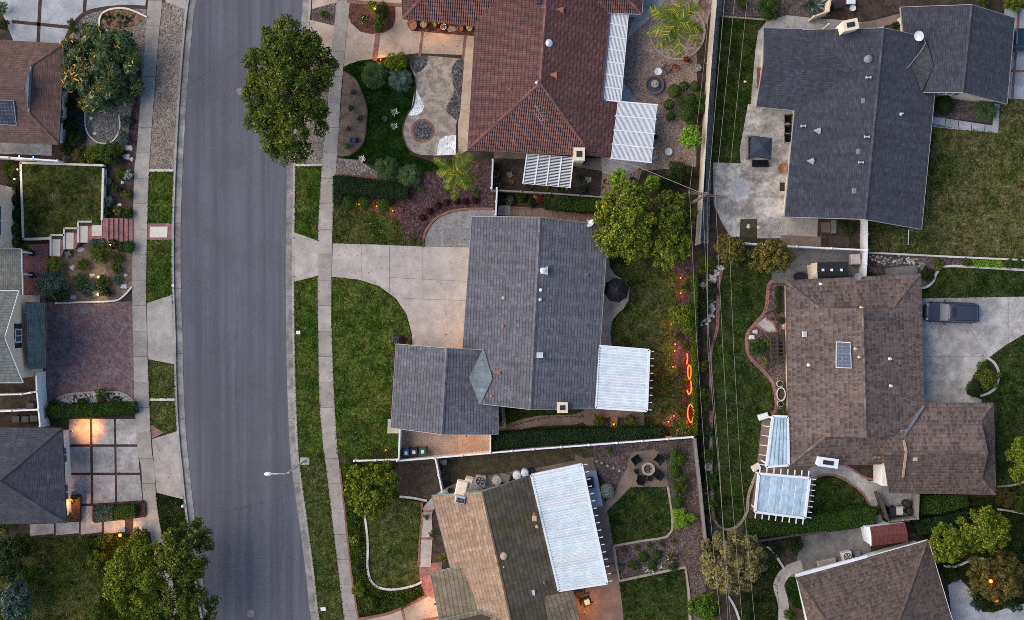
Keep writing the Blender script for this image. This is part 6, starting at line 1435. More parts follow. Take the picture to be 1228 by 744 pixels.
for k, (x, y, r, h, lab) in enumerate(((808.5, 110, 8.5, 1.4, 'clipped ball shrub at the upper left of the cluster'), (820, 104, 6, 1.3, 'small clipped ball at the top of the cluster'), (833, 104, 6.5, 1.3, 'clipped ball nearest the boundary wall'), (802, 126, 6.8, 1.2, 'clipped ball left of the cluster on gravel'), (804, 140, 5.5, 1.0, 'smallest clipped ball at the foot of the cluster'), (827, 120, 8, 1.5, 'clipped ball in the middle of the cluster'), (838, 117, 7, 1.4, 'clipped ball pressed to the beige wall'), (824, 135, 10.5, 1.7, 'largest clipped ball of the cluster'), (840, 131, 7, 1.3, 'lower clipped ball pressed to the beige wall'), (817, 122, 5, 1.0, 'half hidden clipped ball inside the cluster'), (829, 147, 6, 1.1, 'dark clipped ball below the largest one'))):
    shrub(lab, x, y, r, h, 'lf_hedge' if k % 3 else 'lf_green', round_=True, group='clipped ball shrubs by the fountain', name='ball_shrub', size=.09)
pot('dark round pot in the corner by the fan palm', 842, 5, 5, .5, 'vent_brown'); pot('dark pot by the wall below the fan palm', 844, 95, 3.2, .4, 'pot_dark'); pot('pale cactus pot by the wall beside the dark pot', 837, 82, 4, .4, 'stone_tan', 'lf_silver')
bowl = pot('blue dark bowl at the foot of the fan palm', 797, 50, 4.5, .4, 'pot_dark'); rock('pale boulder in the fan palm bed', 789, 56, 3.5, 'stone_tan', 8); rock('flat tan boulder at the rim of the palm bed', 795, 63, 3, 'stone_tan', 9)
agave('spiky green plant beside the square lattice pergola', 786, 165, 5.5, 'lf_green', seed=7); t = rock('bright yellow ball beside the grey concrete wedge', 765, 201.5, 1.6, 'yellow', 2, 'garden_ball', hh=.95)
pot('large dark pot under the lime green tree', 758, 217, 4, .5, 'pot_dark')
shrub('dark evergreen shrub filling the corner by the pole', 812, 210, 16, 1.6, 'lf_dark'); shrub('dark shrub right of the small lime tree', 800, 224, 12, 1.4, 'lf_hedge_dark'); pot('brown urn by the dark evergreen shrub', 802, 207, 3.6, .5, 'vent_brown')
# strip behind the red house
for k, (x, y, r, m_, lab) in enumerate(((598, 202, 5, 'lf_green', 'green potted succulent left of the small pergola'), (611, 210, 5, 'lf_silver', 'pale succulent left of the small pergola'), (613, 219, 5, 'lf_tangreen', 'tan succulent left of the small pergola'), (597, 222, 5, 'lf_palm', 'yellow succulent beside the white gate post'), (705, 216, 5.5, 'lf_silver', 'spiky silver succulent right of the small pergola'), (719, 225, 5, 'lf_blue', 'blue agave near the lime green tree'), (636, 224, 5, 'lf_green', 'green succulent below the small pergola'), (655, 226, 4.5, 'lf_yellow', 'yellow succulent below the small pergola'), (672, 227, 5, 'lf_green', 'green succulent at the pergola corner'))): agave(lab, x, y, r, m_, seed=20 + k)
for x, y, r, lab in ((594, 210, 4, 'round terracotta pot by the white gate post'), (699, 226, 4.5, 'ring rimmed pot below the succulents'), (693, 213, 3, 'small grey pot right of the small pergola'), (726, 218, 3.6, 'rusty urn by the lime green tree')): pot(lab, x, y, r, .4, 'terracotta' if 'terra' in lab or 'rusty' in lab else 'pot_dark', 'lf_dark')
for k, (x, y, r, m_, lab) in enumerate(((602, 238, 6, 'lf_dark', 'dark plant in the strip behind the white gate'), (612, 240, 6, 'lf_blue', 'blue grey plant in the strip behind the white gate'), (626, 236, 7, 'lf_green', 'low green plant under the rail fence'), (638, 244, 6, 'lf_dark', 'dark plant next to the orange flower'), (648, 238, 6, 'lf_red', 'reddish plant beside the clipped dark hedge'))): shrub(lab, x, y, r, .5, m_)
shrub('small orange flower clump under the rail fence', 642, 237, 3, .3, 'fl_orange', size=.08)
# front bark mulch
for x, y, r, lab in ((418, 242.5, 10, 'round shrub nearest the sidewalk in the bark mulch'), (438, 243, 8, 'middle of three round shrubs by the path lights'), (462, 246, 9, 'round shrub nearest the cycads in the bark mulch')): shrub(lab, x, y, r, .9, 'lf_hedge', round_=True, group='three round shrubs in the bark mulch', name='ball_shrub', size=.09)
for x, y, lab in ((430.6, 245.5, 'path light between the first two round shrubs'), (451.5, 247.5, 'path light between the second and third round shrubs'), (471, 253, 'path light right of the three round shrubs')): bulb_lamp(lab, x, y, 5)
for k, (x, y) in enumerate(((506.5, 261), (515, 253.5), (525.5, 247), (536, 243), (548, 241.5), (558, 241.5), (570, 241))):
    lab = ('dark red tuft nearest the driveway end of the arc', 'second dark red tuft from the driveway end of the arc', 'third dark red tuft along the slate patio arc', 'middle dark red tuft of the arc', 'fifth dark red tuft along the slate patio arc', 'sixth dark red tuft next to the last of the arc', 'dark red tuft nearest the white gate fence')[k]
    shrub(lab, x, y, 4.2, .4, 'lf_purple', round_=True, group='arc of dark red tufts', name='grass_tuft', cat='tuft', size=.12, asp=.25)
for x, y, r, lab in ((493, 289, 5, 'light green plant beside the slate patio edging'), (503, 291, 4, 'small green plant at the slate patio corner'), (505, 228, 4, 'small green plant between cycad and palm'), (571, 231, 5, 'green plant between palm and dark red tufts'), (538, 230, 4, 'green plant at the foot of the open yellow palm')): shrub(lab, x, y, r, .4, 'lf_hedge_bright')
for k, (x, y, r, m_, f, lab) in enumerate(((475, 407, 4.5, 'lf_blue', None, 'blue green plant at the top corner of the garage bed'), (484, 408, 5, 'lf_purple', None, 'purple plant at the top of the garage bed'), (490, 410, 4, 'lf_hedge_bright', None, 'bright plant beside the driveway curve'), (472, 419, 3.5, 'lf_yellow', 'fl_yellow', 'yellow flowers high in the garage bed'), (471, 440, 4, 'lf_green', 'fl_yellow', 'yellow flowering plant halfway down the garage bed'), (470, 455, 4, 'lf_yellow', None, 'yellow green plant in the lower garage bed'), (470, 472, 3.5, 'lf_green', 'fl_yellow', 'last flowering plant of the garage bed'), (470, 489, 3, 'lf_red', None, 'reddish plant at the foot of the garage bed'))): shrub(lab, x, y, r, .35, m_, flowers=(f, 12, .1) if f else None, size=.09)
hedge('low flowering hedge above the short white fence', [(429, 545), (441, 541), (476, 540), (476, 550), (430, 552)], .7, 'lf_green')
bulb_lamp('path light glowing above the low flowering hedge', 462.5, 540, 6)
bin_('blue wheeled bin with white lid sticker', 487, 543, 'bin_blue', .08, group='wheeled bins behind the white fence'); bin_('black wheeled bin between the blue and green bins', 496.5, 542, 'bin_black', .08, group='wheeled bins behind the white fence'); bin_('green wheeled bin with white lid sticker', 507, 541.5, 'bin_green', .08, group='wheeled bins behind the white fence')
g_ = wall_lamp('warm lamp on the garage side wall above the bins', 560, 523, 2.2, 26); g_ = wall_lamp('warm lamp under the eave beside the driveway', 556, 408, 2.1, 18)
# back lawn of the grey house
umbrella('black eight sided patio umbrella beside the grey roof', 740, 348, 15.5, 2.5, 'black_fabric')
chair('dark wicker armchair left of the glowing table lamp', 727, 506, R(195), group='dark wicker armchairs below the ribbed cover', s=1.25); chair('dark wicker armchair right of the glowing table lamp', 745.5, 506, R(165), group='dark wicker armchairs below the ribbed cover', s=1.25)
bulb_lamp('lantern glowing between the wicker armchairs', 736, 509, 6, .5, .08, name='lantern', group=None)
shrub('potted shrub left of the wicker armchairs', 717.5, 503, 8, 1.2, 'lf_tree'); shrub('potted shrub right of the wicker armchairs', 757, 505, 8, 1.2, 'lf_tree')
shrub('round green shrub above the path lights of the back bed', 820, 381, 18, 1.8, 'lf_yellow', size=.14)
hedge('narrow light green hedge along the wire corridor', [(831, 330), (836.5, 330), (836, 430), (836.5, 522), (832, 523), (831, 430)], 1.4, 'lf_hedge_bright', .12)
neon('short glowing orange bar highest along the back hedge', [(824, 424), (824.5, 430), (823.5, 437)], closed=False)
neon('narrow glowing orange loop below the orange bar', [(826.5, 438), (828.5, 442), (828.5, 450), (827, 455), (825, 450), (825, 442)])
neon('half closed glowing orange loop in the middle', [(828, 457), (829, 462), (828.5, 470), (826, 473), (824, 468)], closed=False)
neon('large glowing orange oval nearest the white fence', [(828, 485), (831.5, 491), (831.5, 500), (828.5, 507), (825, 500), (825, 491)])
for x, y, lab in ((816, 333.5, 'highest path light of the back bark bed'), (816, 352, 'path light above the round green shrub'), (805, 389, 'path light left of the round green shrub'), (809.5, 413, 'first path light below the round green shrub'), (809, 421, 'second path light below the round green shrub'), (807, 440, 'faint path light beside the lawn bulge'), (808, 499, 'path light above the pink flowering shrub'), (801.5, 506, 'lowest path light of the back bark bed')): bulb_lamp(lab, x, y, 5, .3, .06)
shrub('pink flowering shrub at the end of the white fence', 815, 514, 14, 1.2, 'lf_tree', flowers=('fl_pink', 60, .12))
for x, y, r, lab in ((816, 470, 7, 'green shrub beside the large glowing oval'), (820, 455, 6, 'small shrub beside the middle glowing loop'), (818, 492, 8, 'shrub between path lights and large oval'), (822, 345, 7, 'small shrub by the highest path light'), (822, 415, 5, 'small plant above the orange bar'), (812, 403, 5, 'low plant beside the first path light'), (814, 443, 5, 'low plant beside the narrow loop')): shrub(lab, x, y, r, .6, 'lf_green')
# tan house garden
for k, (x, y, r, m_, lab) in enumerate(((426, 648, 7, 'fl_yellow', 'yellow flowering shrub halfway along the ground cover'), (430, 707, 9, 'lf_yellow', 'yellow shrub at the foot of the ground cover'), (420, 562, 10, 'lf_green', 'dark shrub at the top of the ground cover'), (512, 620, 4, 'lf_green', 'clipped plant by the curving path'), (519, 640, 5, 'lf_hedge', 'long hedge plant against the tan roof'), (531, 669, 5, 'lf_yellow', 'yellow green plant at the brick landing'), (424, 622, 6, 'lf_hedge', 'low shrub beside the red brick line'), (428, 682, 6, 'lf_hedge', 'low shrub below the yellow flowering shrub'), (445, 722, 8, 'lf_green', 'shrub above the warm lit walk'), (480, 722, 8, 'lf_hedge', 'wide low shrub above the warm lit walk'))): shrub(lab, x, y, r, .7, m_ if not m_.startswith('fl') else 'lf_yellow', flowers=('fl_yellow', 20, .14) if m_.startswith('fl') else None)
rock('pale boulder in the ground cover', 446, 727, 4, 'stone_tan', 5)
ac_unit('square air conditioner with a dark fan above the tan roof', 576, 577, .95, R(-8)); tank('grey drum beside the air conditioner', 596, 577, 6, .9, 'stone'); box_thing('storage_box', 'dark grey storage box above the mossy slope', 'box', 606, 574, .8, .8, .7, 'grey_fence', R(-15)); tank('first white tank at the patio cover corner', 620, 571, 5.2, 1.1, 'white'); tank('second white tank at the patio cover corner', 629.5, 568, 4.8, 1.1, 'white')
t = thing('tyre', 'black tyre lying beside the white tanks', 'tyre', U(637, 565, 0)); MB(U(637, 565, 0)).lathe((0, 0, 0), [(.2, .02), (.33, 0), (.37, .1), (.33, .2), (.2, .18)], 18, False).build('tread', 'rubber', t)
rock('grey boulder by the white gate fence', 532, 554, 4, 'stone', 6); pot('small dark pot by the tan roof corner', 540, 588, 3, .4, 'pot_dark')
t = thing('outdoor_kitchen', 'L shaped grey outdoor kitchen beside the long patio cover', 'kitchen', U(708, 590, 0))
MB().prism([U(701, 567, .9), U(715, 565, .9), U(723, 607, .9), U(709, 609, .9)], 0, .9).build('counter', 'kitchen', t); MB().prism([U(704, 573, 1.1), U(711, 572, 1.1), U(713, 585, 1.1), U(705, 586, 1.1)], .9, 1.15).build('grill', 'black', t); MB().prism([U(710, 567.5, .92), U(714.5, 567, .92), U(715.5, 571, .92), U(711, 571.5, .92)], .85, .92).build('sink', 'metal', t)
shrub('round light green shrub beside the outdoor kitchen', 727.5, 589, 8.5, 1.0, 'lf_silver', round_=True, size=.1); raw = shrub('dark pot plant below the outdoor kitchen', 710, 608, 4, .6, 'lf_dark')
for k, (x, y) in enumerate(((715.5, 553.5), (721.5, 555.5), (728.5, 559), (735.5, 562), (742.5, 565))):
    lab = ('stepping stone nearest the white patio cover', 'second stepping stone from the white patio cover', 'middle stepping stone of the purple mulch', 'fourth stepping stone of the purple mulch', 'stepping stone nearest the fire pit patio')[k]
    a = .35; q = [(x + 2 * math.cos(a + j * PI / 2), y + 2 * math.sin(a + j * PI / 2)) for j in range(4)]; slab_thing('stepping_stone', lab, q, .07, 'stone_tan', 'stepping stone', .06, 'square stepping stones in the purple mulch')
t = thing('fire_pit', 'round stone fire pit ringed by dark chairs', 'fire pit', U(777, 562, 0)); c = U(777, 562, .03)
MB(c).lathe((0, 0, 0), [(.6, 0), (.62, .38), (.6, .42), (.42, .42), (.4, .1), (.02, .1)], 22, False).build('rim', 'stone_tan', t); m = MB(c)
for k in range(5): a = k * 1.26; m.tube([(.3 * math.cos(a), .3 * math.sin(a), .16), (-.05 * math.cos(a), -.05 * math.sin(a), .34)], .05, 6)
m.build('logs', 'bark', t)
for x, y, rz, lab in ((763.5, 552.5, R(35), 'dark patio chair on the west side of the fire pit'), (790, 551.5, R(-40), 'dark patio chair on the east side above the fire pit'), (788.5, 568.5, R(-130), 'dark patio chair on the east side below the fire pit'), (769, 574, R(170), 'dark patio chair directly below the fire pit')): chair(lab, x, y, rz, 'black_fabric', 'dark chairs round the fire pit', s=1.1)
small_table('small dark table left of the fire pit', 763.5, 565.5, .42, .3, 'black_fabric'); small_table('small dark table below the fire pit', 779.5, 574.5, .42, -.2, 'black_fabric')
for k, (x, y, r, m_, rd, lab) in enumerate(((812, 550, 11, 'lf_hedge_bright', 0, 'spreading bright shrub level with the fire pit'), (810, 566, 7.5, 'lf_hedge', 1, 'clipped ball shrub below the spreading bright shrub'), (815, 583, 12, 'lf_green', 0, 'wide green shrub beside the square back lawn'), (812, 602, 7.5, 'lf_hedge', 1, 'clipped ball shrub below the wide green shrub'), (819, 622, 14, 'lf_lime', 0, 'yellow lime shrub beside the square back lawn'), (731, 541.5, 4, 'lf_hedge_bright', 0, 'small bright plant above the stepping stones'), (748, 659, 4, 'lf_green', 0, 'first small plant below the square lawn'), (764, 656, 3.5, 'lf_green', 0, 'second small plant below the square lawn'), (778, 654, 3.5, 'lf_green', 0, 'third small plant below the square lawn'), (793, 651.5, 3.5, 'lf_green', 0, 'fourth small plant below the square lawn'), (807, 648, 3.5, 'lf_green', 0, 'fifth small plant below the square lawn'), (772, 668, 6, 'lf_hedge', 1, 'left clipped ball in the lower mulch bed'), (787.5, 665.5, 6, 'lf_hedge', 1, 'right clipped ball in the lower mulch bed'), (782, 677.5, 5.5, 'lf_hedge', 1, 'lower clipped ball among pale succulents'), (759, 677.5, 6.5, 'lf_green', 0, 'dark leafy shrub in the lower mulch bed'), (806, 679.5, 6, 'lf_green', 0, 'green shrub below the pink flowers'), (744, 678.5, 4, 'lf_blue', 0, 'blue plant at the patio edge of the mulch'))): shrub(lab, x, y, r, 1.0 if r > 7 else .55, m_, round_=bool(rd), size=.1)
shrub('pink flowering shrub in the lower mulch bed', 805, 669, 7, .7, 'lf_green', flowers=('fl_pink', 50, .12)); agave('pale rosette left of the lower clipped ball', 774, 683, 6, 'lf_silver', 24, seed=31); agave('pale rosette right of the lower clipped ball', 790.5, 679.5, 5, 'lf_silver', 24, seed=32); agave('pale rosette below the lower clipped ball', 781, 686, 5, 'lf_silver', 24, seed=33)
bare('leafless reddish shrub nearest the board fence', 837, 600, 20, 1.6, 3); bare('leafless reddish shrub beside the lime shrub', 836, 642, 18, 1.5, 4); bare('small leafless shrub low in the purple mulch', 827, 668, 13, 1.0, 5); bare('leafless shrub at the foot of the board fence', 848, 616, 12, 1.2, 6)
chair('patio chair with a pale cushion below the patio cover', 704, 722, R(110), 'wood_dark', None, cushion='cushion'); chair('dark patio chair half under the tan roof wing', 696, 714, R(60), 'wood_dark'); g_ = wall_lamp('warm lamp glowing under the lower tan roof wing', 701, 735, 2.1, 60); g_ = wall_lamp('warm lamp at the front door of the tan house', 522, 724, 2.1, 65)
# wire corridor
rocks('white cobbles of the dry stream beside the brick strip', [(850, 352), (856, 335), (862, 320), (858, 330), (848, 345), (840, 340)], 2.0, 'stone', 70, 3)
rocks('white cobbles curving round the corridor shrub', [(846, 385), (852, 378), (853, 366), (850, 360), (842, 386)], 2.0, 'stone', 60, 5)
for k, (x, y, r, m_, lab) in enumerate(((850, 351, 11, 'lf_hedge_dark', 'round dark shrub ringed by white cobbles'), (842, 372, 11, 'lf_dark', 'dark shrub below the ringed shrub'), (846, 318, 12, 'lf_tree', 'leafy shrub below the boundary wall end'), (842, 470, 9, 'lf_green', 'green shrub beside the lowest brick strip'), (847, 485, 9, 'lf_dark', 'dark shrub by the brick strip end'), (845, 520, 10, 'lf_dark', 'dark shrub where the brick strip stops'), (849, 545, 9, 'lf_green', 'green shrub beside the board fence top'), (852, 576, 9, 'lf_hedge', 'light leaved shrub in the lower corridor'), (852, 605, 9, 'lf_hedge_bright', 'bright leaved shrub in the lower corridor'), (857, 640, 11, 'lf_blue', 'blue green shrub above the tan feathery tree'), (843, 440, 7, 'lf_tree', 'small shrub halfway down the corridor'), (848, 408, 6, 'lf_dark', 'tiny dark shrub in the corridor soil'))): shrub(lab, x, y, r, .9, m_)
pot('terracotta pot among the corridor shrubs', 848, 472, 4, .4, 'terracotta', 'lf_green'); pot('grey pot low in the corridor', 849, 560, 4.5, .4, 'stone_tan')
# brown house garden
for k, (x, y, lab) in enumerate(((933.5, 347, 'highest ball shrub in the row along the brown roof'), (933, 355, 'second ball shrub in the row along the brown roof'), (933.5, 363, 'third ball shrub in the row along the brown roof'), (934, 371.5, 'lowest ball shrub in the row along the brown roof'))): shrub(lab, x, y, 4.2, .6, 'lf_dark', round_=True, group='row of ball shrubs along the brown roof', name='ball_shrub', size=.08)
pot('black pot at the end of the ball shrub row', 936, 384, 4, .5, 'pot_dark', 'lf_dark'); pot('pale pot below the black pot', 940, 392, 3, .4, 'stone_pale', 'fl_pink'); chair('rusty garden chair by the small concrete wedge', 922, 378.5, R(30), 'vent_brown')
shrub('leafy green shrub in the curve of the pink brick strip', 908, 417, 11, 1.0, 'lf_hedge'); shrub('yellow green shrub beside the wicker pavilion', 920, 412, 6, .8, 'lf_yellow'); shrub('dry grassy shrub below the leafy green one', 917, 434, 7, .6, 'lf_tangreen'); rock('white boulder at the pink brick curve', 901.5, 405, 3.5, 'stone_pale', 11); rock('flat grey stone above the leafy green shrub', 906, 398, 3, 'stone', 12)
t = thing('garden_swing', 'dark covered garden swing against the brown roof', 'swing', U(932, 419, 0)); m = MB()
P = [U(924, 399, 1.9), U(939, 400, 1.9), U(941, 437, 1.9), U(925, 438, 1.9)]
for k in range(9): m.bar(bil(P, 0, k / 8), bil(P, 1, k / 8), .07, .08)
for s_ in (0, .5, 1): m.bar(bil(P, s_, -.02) + Vector((0, 0, .05)), bil(P, s_, 1.02) + Vector((0, 0, .05)), .09, .12)
m.build('canopy_frame', 'wood_dark', t); q = bil(P, .45, .5); MB((q.x, q.y, 0)).box((0, 0, .5), (.7, 2.1, .1), .02).box((.35, 0, .85), (.1, 2.1, .6)).build('bench', 'wicker', t)
for s_ in (.03, .97):
    for t_ in (.02, .98): q = bil(P, s_, t_); MB().post((q.x, q.y, 0), .1, 1.85).build('post', 'wood_dark', t)
tub('round stone planter with a green plant', 935.5, 460.5, 4, 4, .45, 'stone', plant='lf_green'); tub('oval galvanised planter tub full of soil', 937, 473, 5.5, 8.5, .5, 'galv'); tub('small stone planter below the oval tub', 936, 484.5, 3.6, 3.6, .4, 'stone', plant='lf_dark'); shrub('leafy shrub at the corner of the narrow blue cover', 938, 495, 7, .8, 'lf_green')
t = box_thing('statue_plinth', 'white garden bench end beside the narrow blue cover', 'plinth', 916, 500, .9, .5, .7, 'white', .3)
t = box_thing('statue_plinth', 'white plinth at the top corner of the square cover', 'plinth', 907, 561, .8, .5, .6, 'stone_pale', .5)
m = MB()
t = thing('garden_shed', 'black roofed garden shed with three little skylights', 'shed', U(994, 325, 0))
A = [U(973, 316, 2.0), U(1016, 315, 2.0), U(1017, 336, 2.0), U(974, 336, 2.0)]; B = [U(982, 325, 2.6), U(1016, 325, 2.6)]
MB().prism([U(975, 317, 2.0), U(1015, 316, 2.0), U(1016, 335, 2.0), U(975, 335, 2.0)], 0, 1.97).build('wall', 'beige_fence', t)
me = MB(); q = [U(980, 315, 2.02), U(1017, 314, 2.02), U(1018, 337, 2.02), U(981, 337, 2.02), U(980, 325.5, 2.65), U(1017, 325, 2.65)]
me.quad(q[0], q[4], q[5], q[1]); me.quad(q[4], q[3], q[2], q[5]); me.f += [(me.p(q[1]), me.p(q[5]), me.p(q[2]))]; r_ = me.build('roof', 'black', t)
e = MB(); e.f.append((e.p(U(973, 316, 1.98)), e.p(U(973, 335.5, 1.98)), e.p(q[3]), e.p(q[4]), e.p(q[0]))); e.build('gable_end', 'beige_fence', t)
for x in (987, 997.5, 1009): MB(U(x, 324, 2.72)).box((0, 0, 0), (.22, .22, .06)).build('skylight', 'white', r_)
tub('round dark tub beside the black roofed shed', 960, 332, 9, 6, .5, 'pot_dark', 'black'); box_thing('garden_chest', 'pale grey garden chest by the white side fence', 'chest', 1026.5, 311, .85, .95, .8, 'stone', .05); t = thing('wall_dish', 'round grey dish beside the shed roof end', 'dish', U(1018, 333, 0)); MB(U(1018, 333, 0)).lathe((0, 0, 2.6), [(.05, 0), (.32, .08), (.33, .1), (.03, .05)], 16).build('bowl', 'vent_grey', t); MB(U(1018, 333, 0)).tube([(0, 0, 0), (0, 0, 2.62)], .03, 6).build('pole', 'vent_grey', t)
bin_('dark bin left in the bin enclosure', 1070, 613, 'bin_black', .1, group='bins in the dark enclosure', sticker=False); bin_('grey blue wide bin in the enclosure', 1078.5, 613, 'stone', .05, group='bins in the dark enclosure', sticker=False); tank('upper dark round can in the bin enclosure', 1089, 605, 4.6, .8, 'bin_black', 'dustbin'); tank('lower dark round can in the bin enclosure', 1092, 614, 4.4, .8, 'bin_black', 'dustbin'); shrub('potted shrub outside the dark panel gate', 1052, 612, 6, .8, 'lf_dark')
t = thing('garden_shed', 'dark red metal roofed shed with a white end', 'shed', U(1062, 642, 0)); MB().prism([U(1038, 632, 1.9), U(1084, 627, 1.9), U(1088, 649, 1.9), U(1044, 654, 1.9)], 0, 1.86).build('wall', 'white', t)
m = MB(); a, b, c_, d_ = U(1043, 632, 1.95), U(1085, 626.5, 1.95), U(1089, 650, 1.95), U(1045, 655, 1.95); r0, r1 = (a + d_) / 2 + Vector((0, 0, .22)), (b + c_) / 2 + Vector((0, 0, .22))
for k in range(14):
    s0, s1 = k / 14, (k + .86) / 14
    m.quad(a.lerp(b, s0), a.lerp(b, s1), r0.lerp(r1, s1), r0.lerp(r1, s0)); m.quad(r0.lerp(r1, s0), r0.lerp(r1, s1), d_.lerp(c_, s1), d_.lerp(c_, s0))
    e0, e1 = (k + .84) / 14, (k + 1.02) / 14; Z = Vector((0, 0, .03)); m.quad(a.lerp(b, e0) + Z, a.lerp(b, e1) + Z, r0.lerp(r1, e1) + Z, r0.lerp(r1, e0) + Z); m.quad(r0.lerp(r1, e0) + Z, r0.lerp(r1, e1) + Z, d_.lerp(c_, e1) + Z, d_.lerp(c_, e0) + Z)
m.build('roof', 'shed_red', t); m = MB(); m.f.append(tuple(m.p(q) for q in (U(1037, 633, 1.9), U(1044, 655, 1.9), d_, r0, a))); m.build('gable_end', 'white', t)
ac_unit('white air conditioner on the dark concrete yard', 1016.5, 668, .85, .2, 'stone_pale'); box_thing('storage_box', 'dark square box beside the white air conditioner', 'box', 1029, 665, .5, .5, .5, 'grey_fence', .2); t = box_thing('wood_rack', 'long brown wooden box on the dark concrete yard', 'rack', 992, 675.5, 1.7, .6, .7, 'stone_tan', .2)
for x, y, r, m_, lab in ((952, 655, 10, 'lf_dark', 'dark shrub left of the dark concrete yard'), (930, 660, 9, 'lf_hedge_dark', 'dark shrub below the dark board fence'), (915, 648, 7, 'lf_dark', 'small dark shrub at the start of the board fence'), (947, 738, 7, 'lf_green', 'green shrub at the foot of the winding path'), (895, 742, 6, 'lf_hedge', 'green shrub at the bottom of the dark lawn')): shrub(lab, x, y, r, .9, m_)
hedge('clipped hedge below the brown roof garage', [(1104, 595), (1160, 594), (1161, 607), (1130, 616), (1105, 617)], 1.2, 'lf_hedge'); hedge('dark hedge between the corner trees and the bins', [(1098, 626), (1160, 614), (1160, 628), (1120, 640), (1100, 641)], 1.2, 'lf_hedge_dark')
for x, y, r, m_, lab in ((1205, 595, 13, 'lf_amber', 'amber shrub at the brown garage corner'), (1222, 605, 12, 'lf_green', 'green shrub right of the amber shrub'), (1218, 655, 16, 'lf_dark', 'dark shrub right of the larger bright tree'), (1140, 690, 10, 'lf_dark', 'dark shrub by the chocolate roof edge'), (1215, 725, 9, 'lf_hedge_dark', 'dark shrub at the curved blue patio'), (1172, 722, 9, 'lf_hedge_dark', 'dark shrub left of the glowing amber tree'), (1120, 672, 8, 'lf_dark', 'dark shrub under the nearest bright tree')): shrub(lab, x, y, r, 1.0, m_)
for x, y, lab in ((1188, 697, 'upper lamp glowing in the amber feathery tree'), (1195.5, 721.5, 'lower lamp glowing at the amber feathery tree')): bulb_lamp(lab, x, y, 7, 4.8 if y < 700 else 2.0, .16)
# driveway planter, mixed bed
shrub('round dark shrub in the driveway planter', 1168, 466, 9.5, .9, 'lf_hedge_dark', round_=True); shrub('leafy yellow green shrub in the driveway planter', 1184, 453, 15, 1.2, 'lf_tree'); shrub('small leafy shrub at the planter edge', 1178, 440, 8, .7, 'lf_green')
hedge('bright yellow green ground cover block in the mixed bed', [(1166, 312), (1203, 313), (1202, 320), (1168, 319.5)], .35, 'lf_lime')
for x, y, r, m_, lab in ((1160, 315, 6, 'lf_green', 'green shrub left of the bright ground cover'), (1209, 316.5, 6, 'lf_green', 'green shrub right of the bright ground cover'), (1222, 317, 6, 'lf_hedge', 'low shrub at the far end of the mixed bed'), (1112, 330, 9, 'lf_dark', 'dark shrub in the curl of the white kerb'), (1125, 318, 7, 'lf_tree', 'olive shrub above the white kerb'), (1105, 318, 5, 'lf_silver', 'pale shrub beside the grey step'), (1060, 315, 4, 'lf_silver', 'silver plant in the pebbly bed end'), (1048, 316, 3.5, 'lf_red', 'red tinted plant beside the white side fence'), (1078, 314, 4, 'lf_silver', 'second silver plant in the pebbly bed')): shrub(lab, x, y, r, .5, m_)
rocks('pale cobbles scattered in the mixed bed', [(1046, 312), (1070, 313), (1095, 314)], 1.5, 'stone', 60, 8)
car('dark blue parked car with roof rails and a sunroof', 1143, 375, R(-2), 'car_blue'); car('teal blue car parked behind the gabled wing', 1243, 46, PI, 'car_teal')
# north east yard
shrub('round bushy green shrub above the narrow lawn strip', 921, 10, 17, 1.6, 'lf_hedge', size=.13); agave('big silver green agave by the brick court', 975, 5, 18, 'lf_blue', 40, .9, 12, w=.12); shrub('small shrub at the top of the narrow lawn strip', 889, 3, 8, .7, 'lf_green'); shrub('green shrub above the gabled wing', 1180, 2, 9, 1.0, 'lf_green'); shrub('yellow green shrub beyond the gabled wing corner', 1215, 5, 12, 1.0, 'lf_yellow'); shrub('dark shrub at the corner of the two dark blue roofs', 1074, 32, 6, .8, 'lf_dark')
t = thing('canopy_swing', 'navy fabric covered patio swing set on the terrace', 'swing', U(912, 180, 0))
P = [U(904, 163, 2.0), U(926, 166, 2.0), U(925, 190, 2.0), U(900, 187, 2.0)]; ctr = sum(P, Vector()) / 4 + Vector((0, 0, .25)); m = MB(); ci = m.p(ctr)
pi = [m.p(q) for q in P]; lo = [m.p(q + (q - ctr).xy.to_3d() * .05 - Vector((0, 0, .22))) for q in P]
for k in range(4): m.f += [(ci, pi[k], pi[(k + 1) % 4]), (pi[k], lo[k], lo[(k + 1) % 4], pi[(k + 1) % 4])]
m.build('canopy', 'navy_fabric', t)
for q in P: MB().tube([(q.x, q.y, 0), (q.x, q.y, 1.95)], .04, 6).build('leg', 'black', t)
for k in range(4): P[k] = P[k]
c = U(912, 196, .5); MB((c.x, c.y, 0)).box((0, 0, .45), (1.5, .6, .1), .02).box((0, -.3, .75), (1.5, .08, .6)).build('seat', 'black_fabric', t)
t = thing('garden_bench', 'grey wooden bench left of the navy swing', 'bench', U(897, 178, 0)); c = U(897, 178, 0); MB(c).box((.05, 0, .45), (.5, 2.2, .08), .02).build('seat', 'grey_fence', t); MB(c).box((-.22, 0, .75), (.07, 2.2, .5)).build('backrest', 'grey_fence', t)
for y in (-.9, .9): MB(c).box((0, y, .22), (.45, .08, .42)).build('leg', 'grey_fence', t)
t = thing('fire_bowl', 'rusty red metal fire bowl by the dark blue wall', 'fire pit', U(937, 203, 0)); c = U(937, 203, 0); MB(c).lathe((0, 0, .3), [(.1, 0), (.42, .2), (.46, .26), (.4, .24), (.02, .06)], 18).build('bowl', 'pipe_rust', t)
for k in range(3): a = k * 2.1; MB(c).tube([(.5 * math.cos(a), .5 * math.sin(a), 0), (.3 * math.cos(a), .3 * math.sin(a), .42)], .03, 6).build('leg', 'pipe_rust', t)
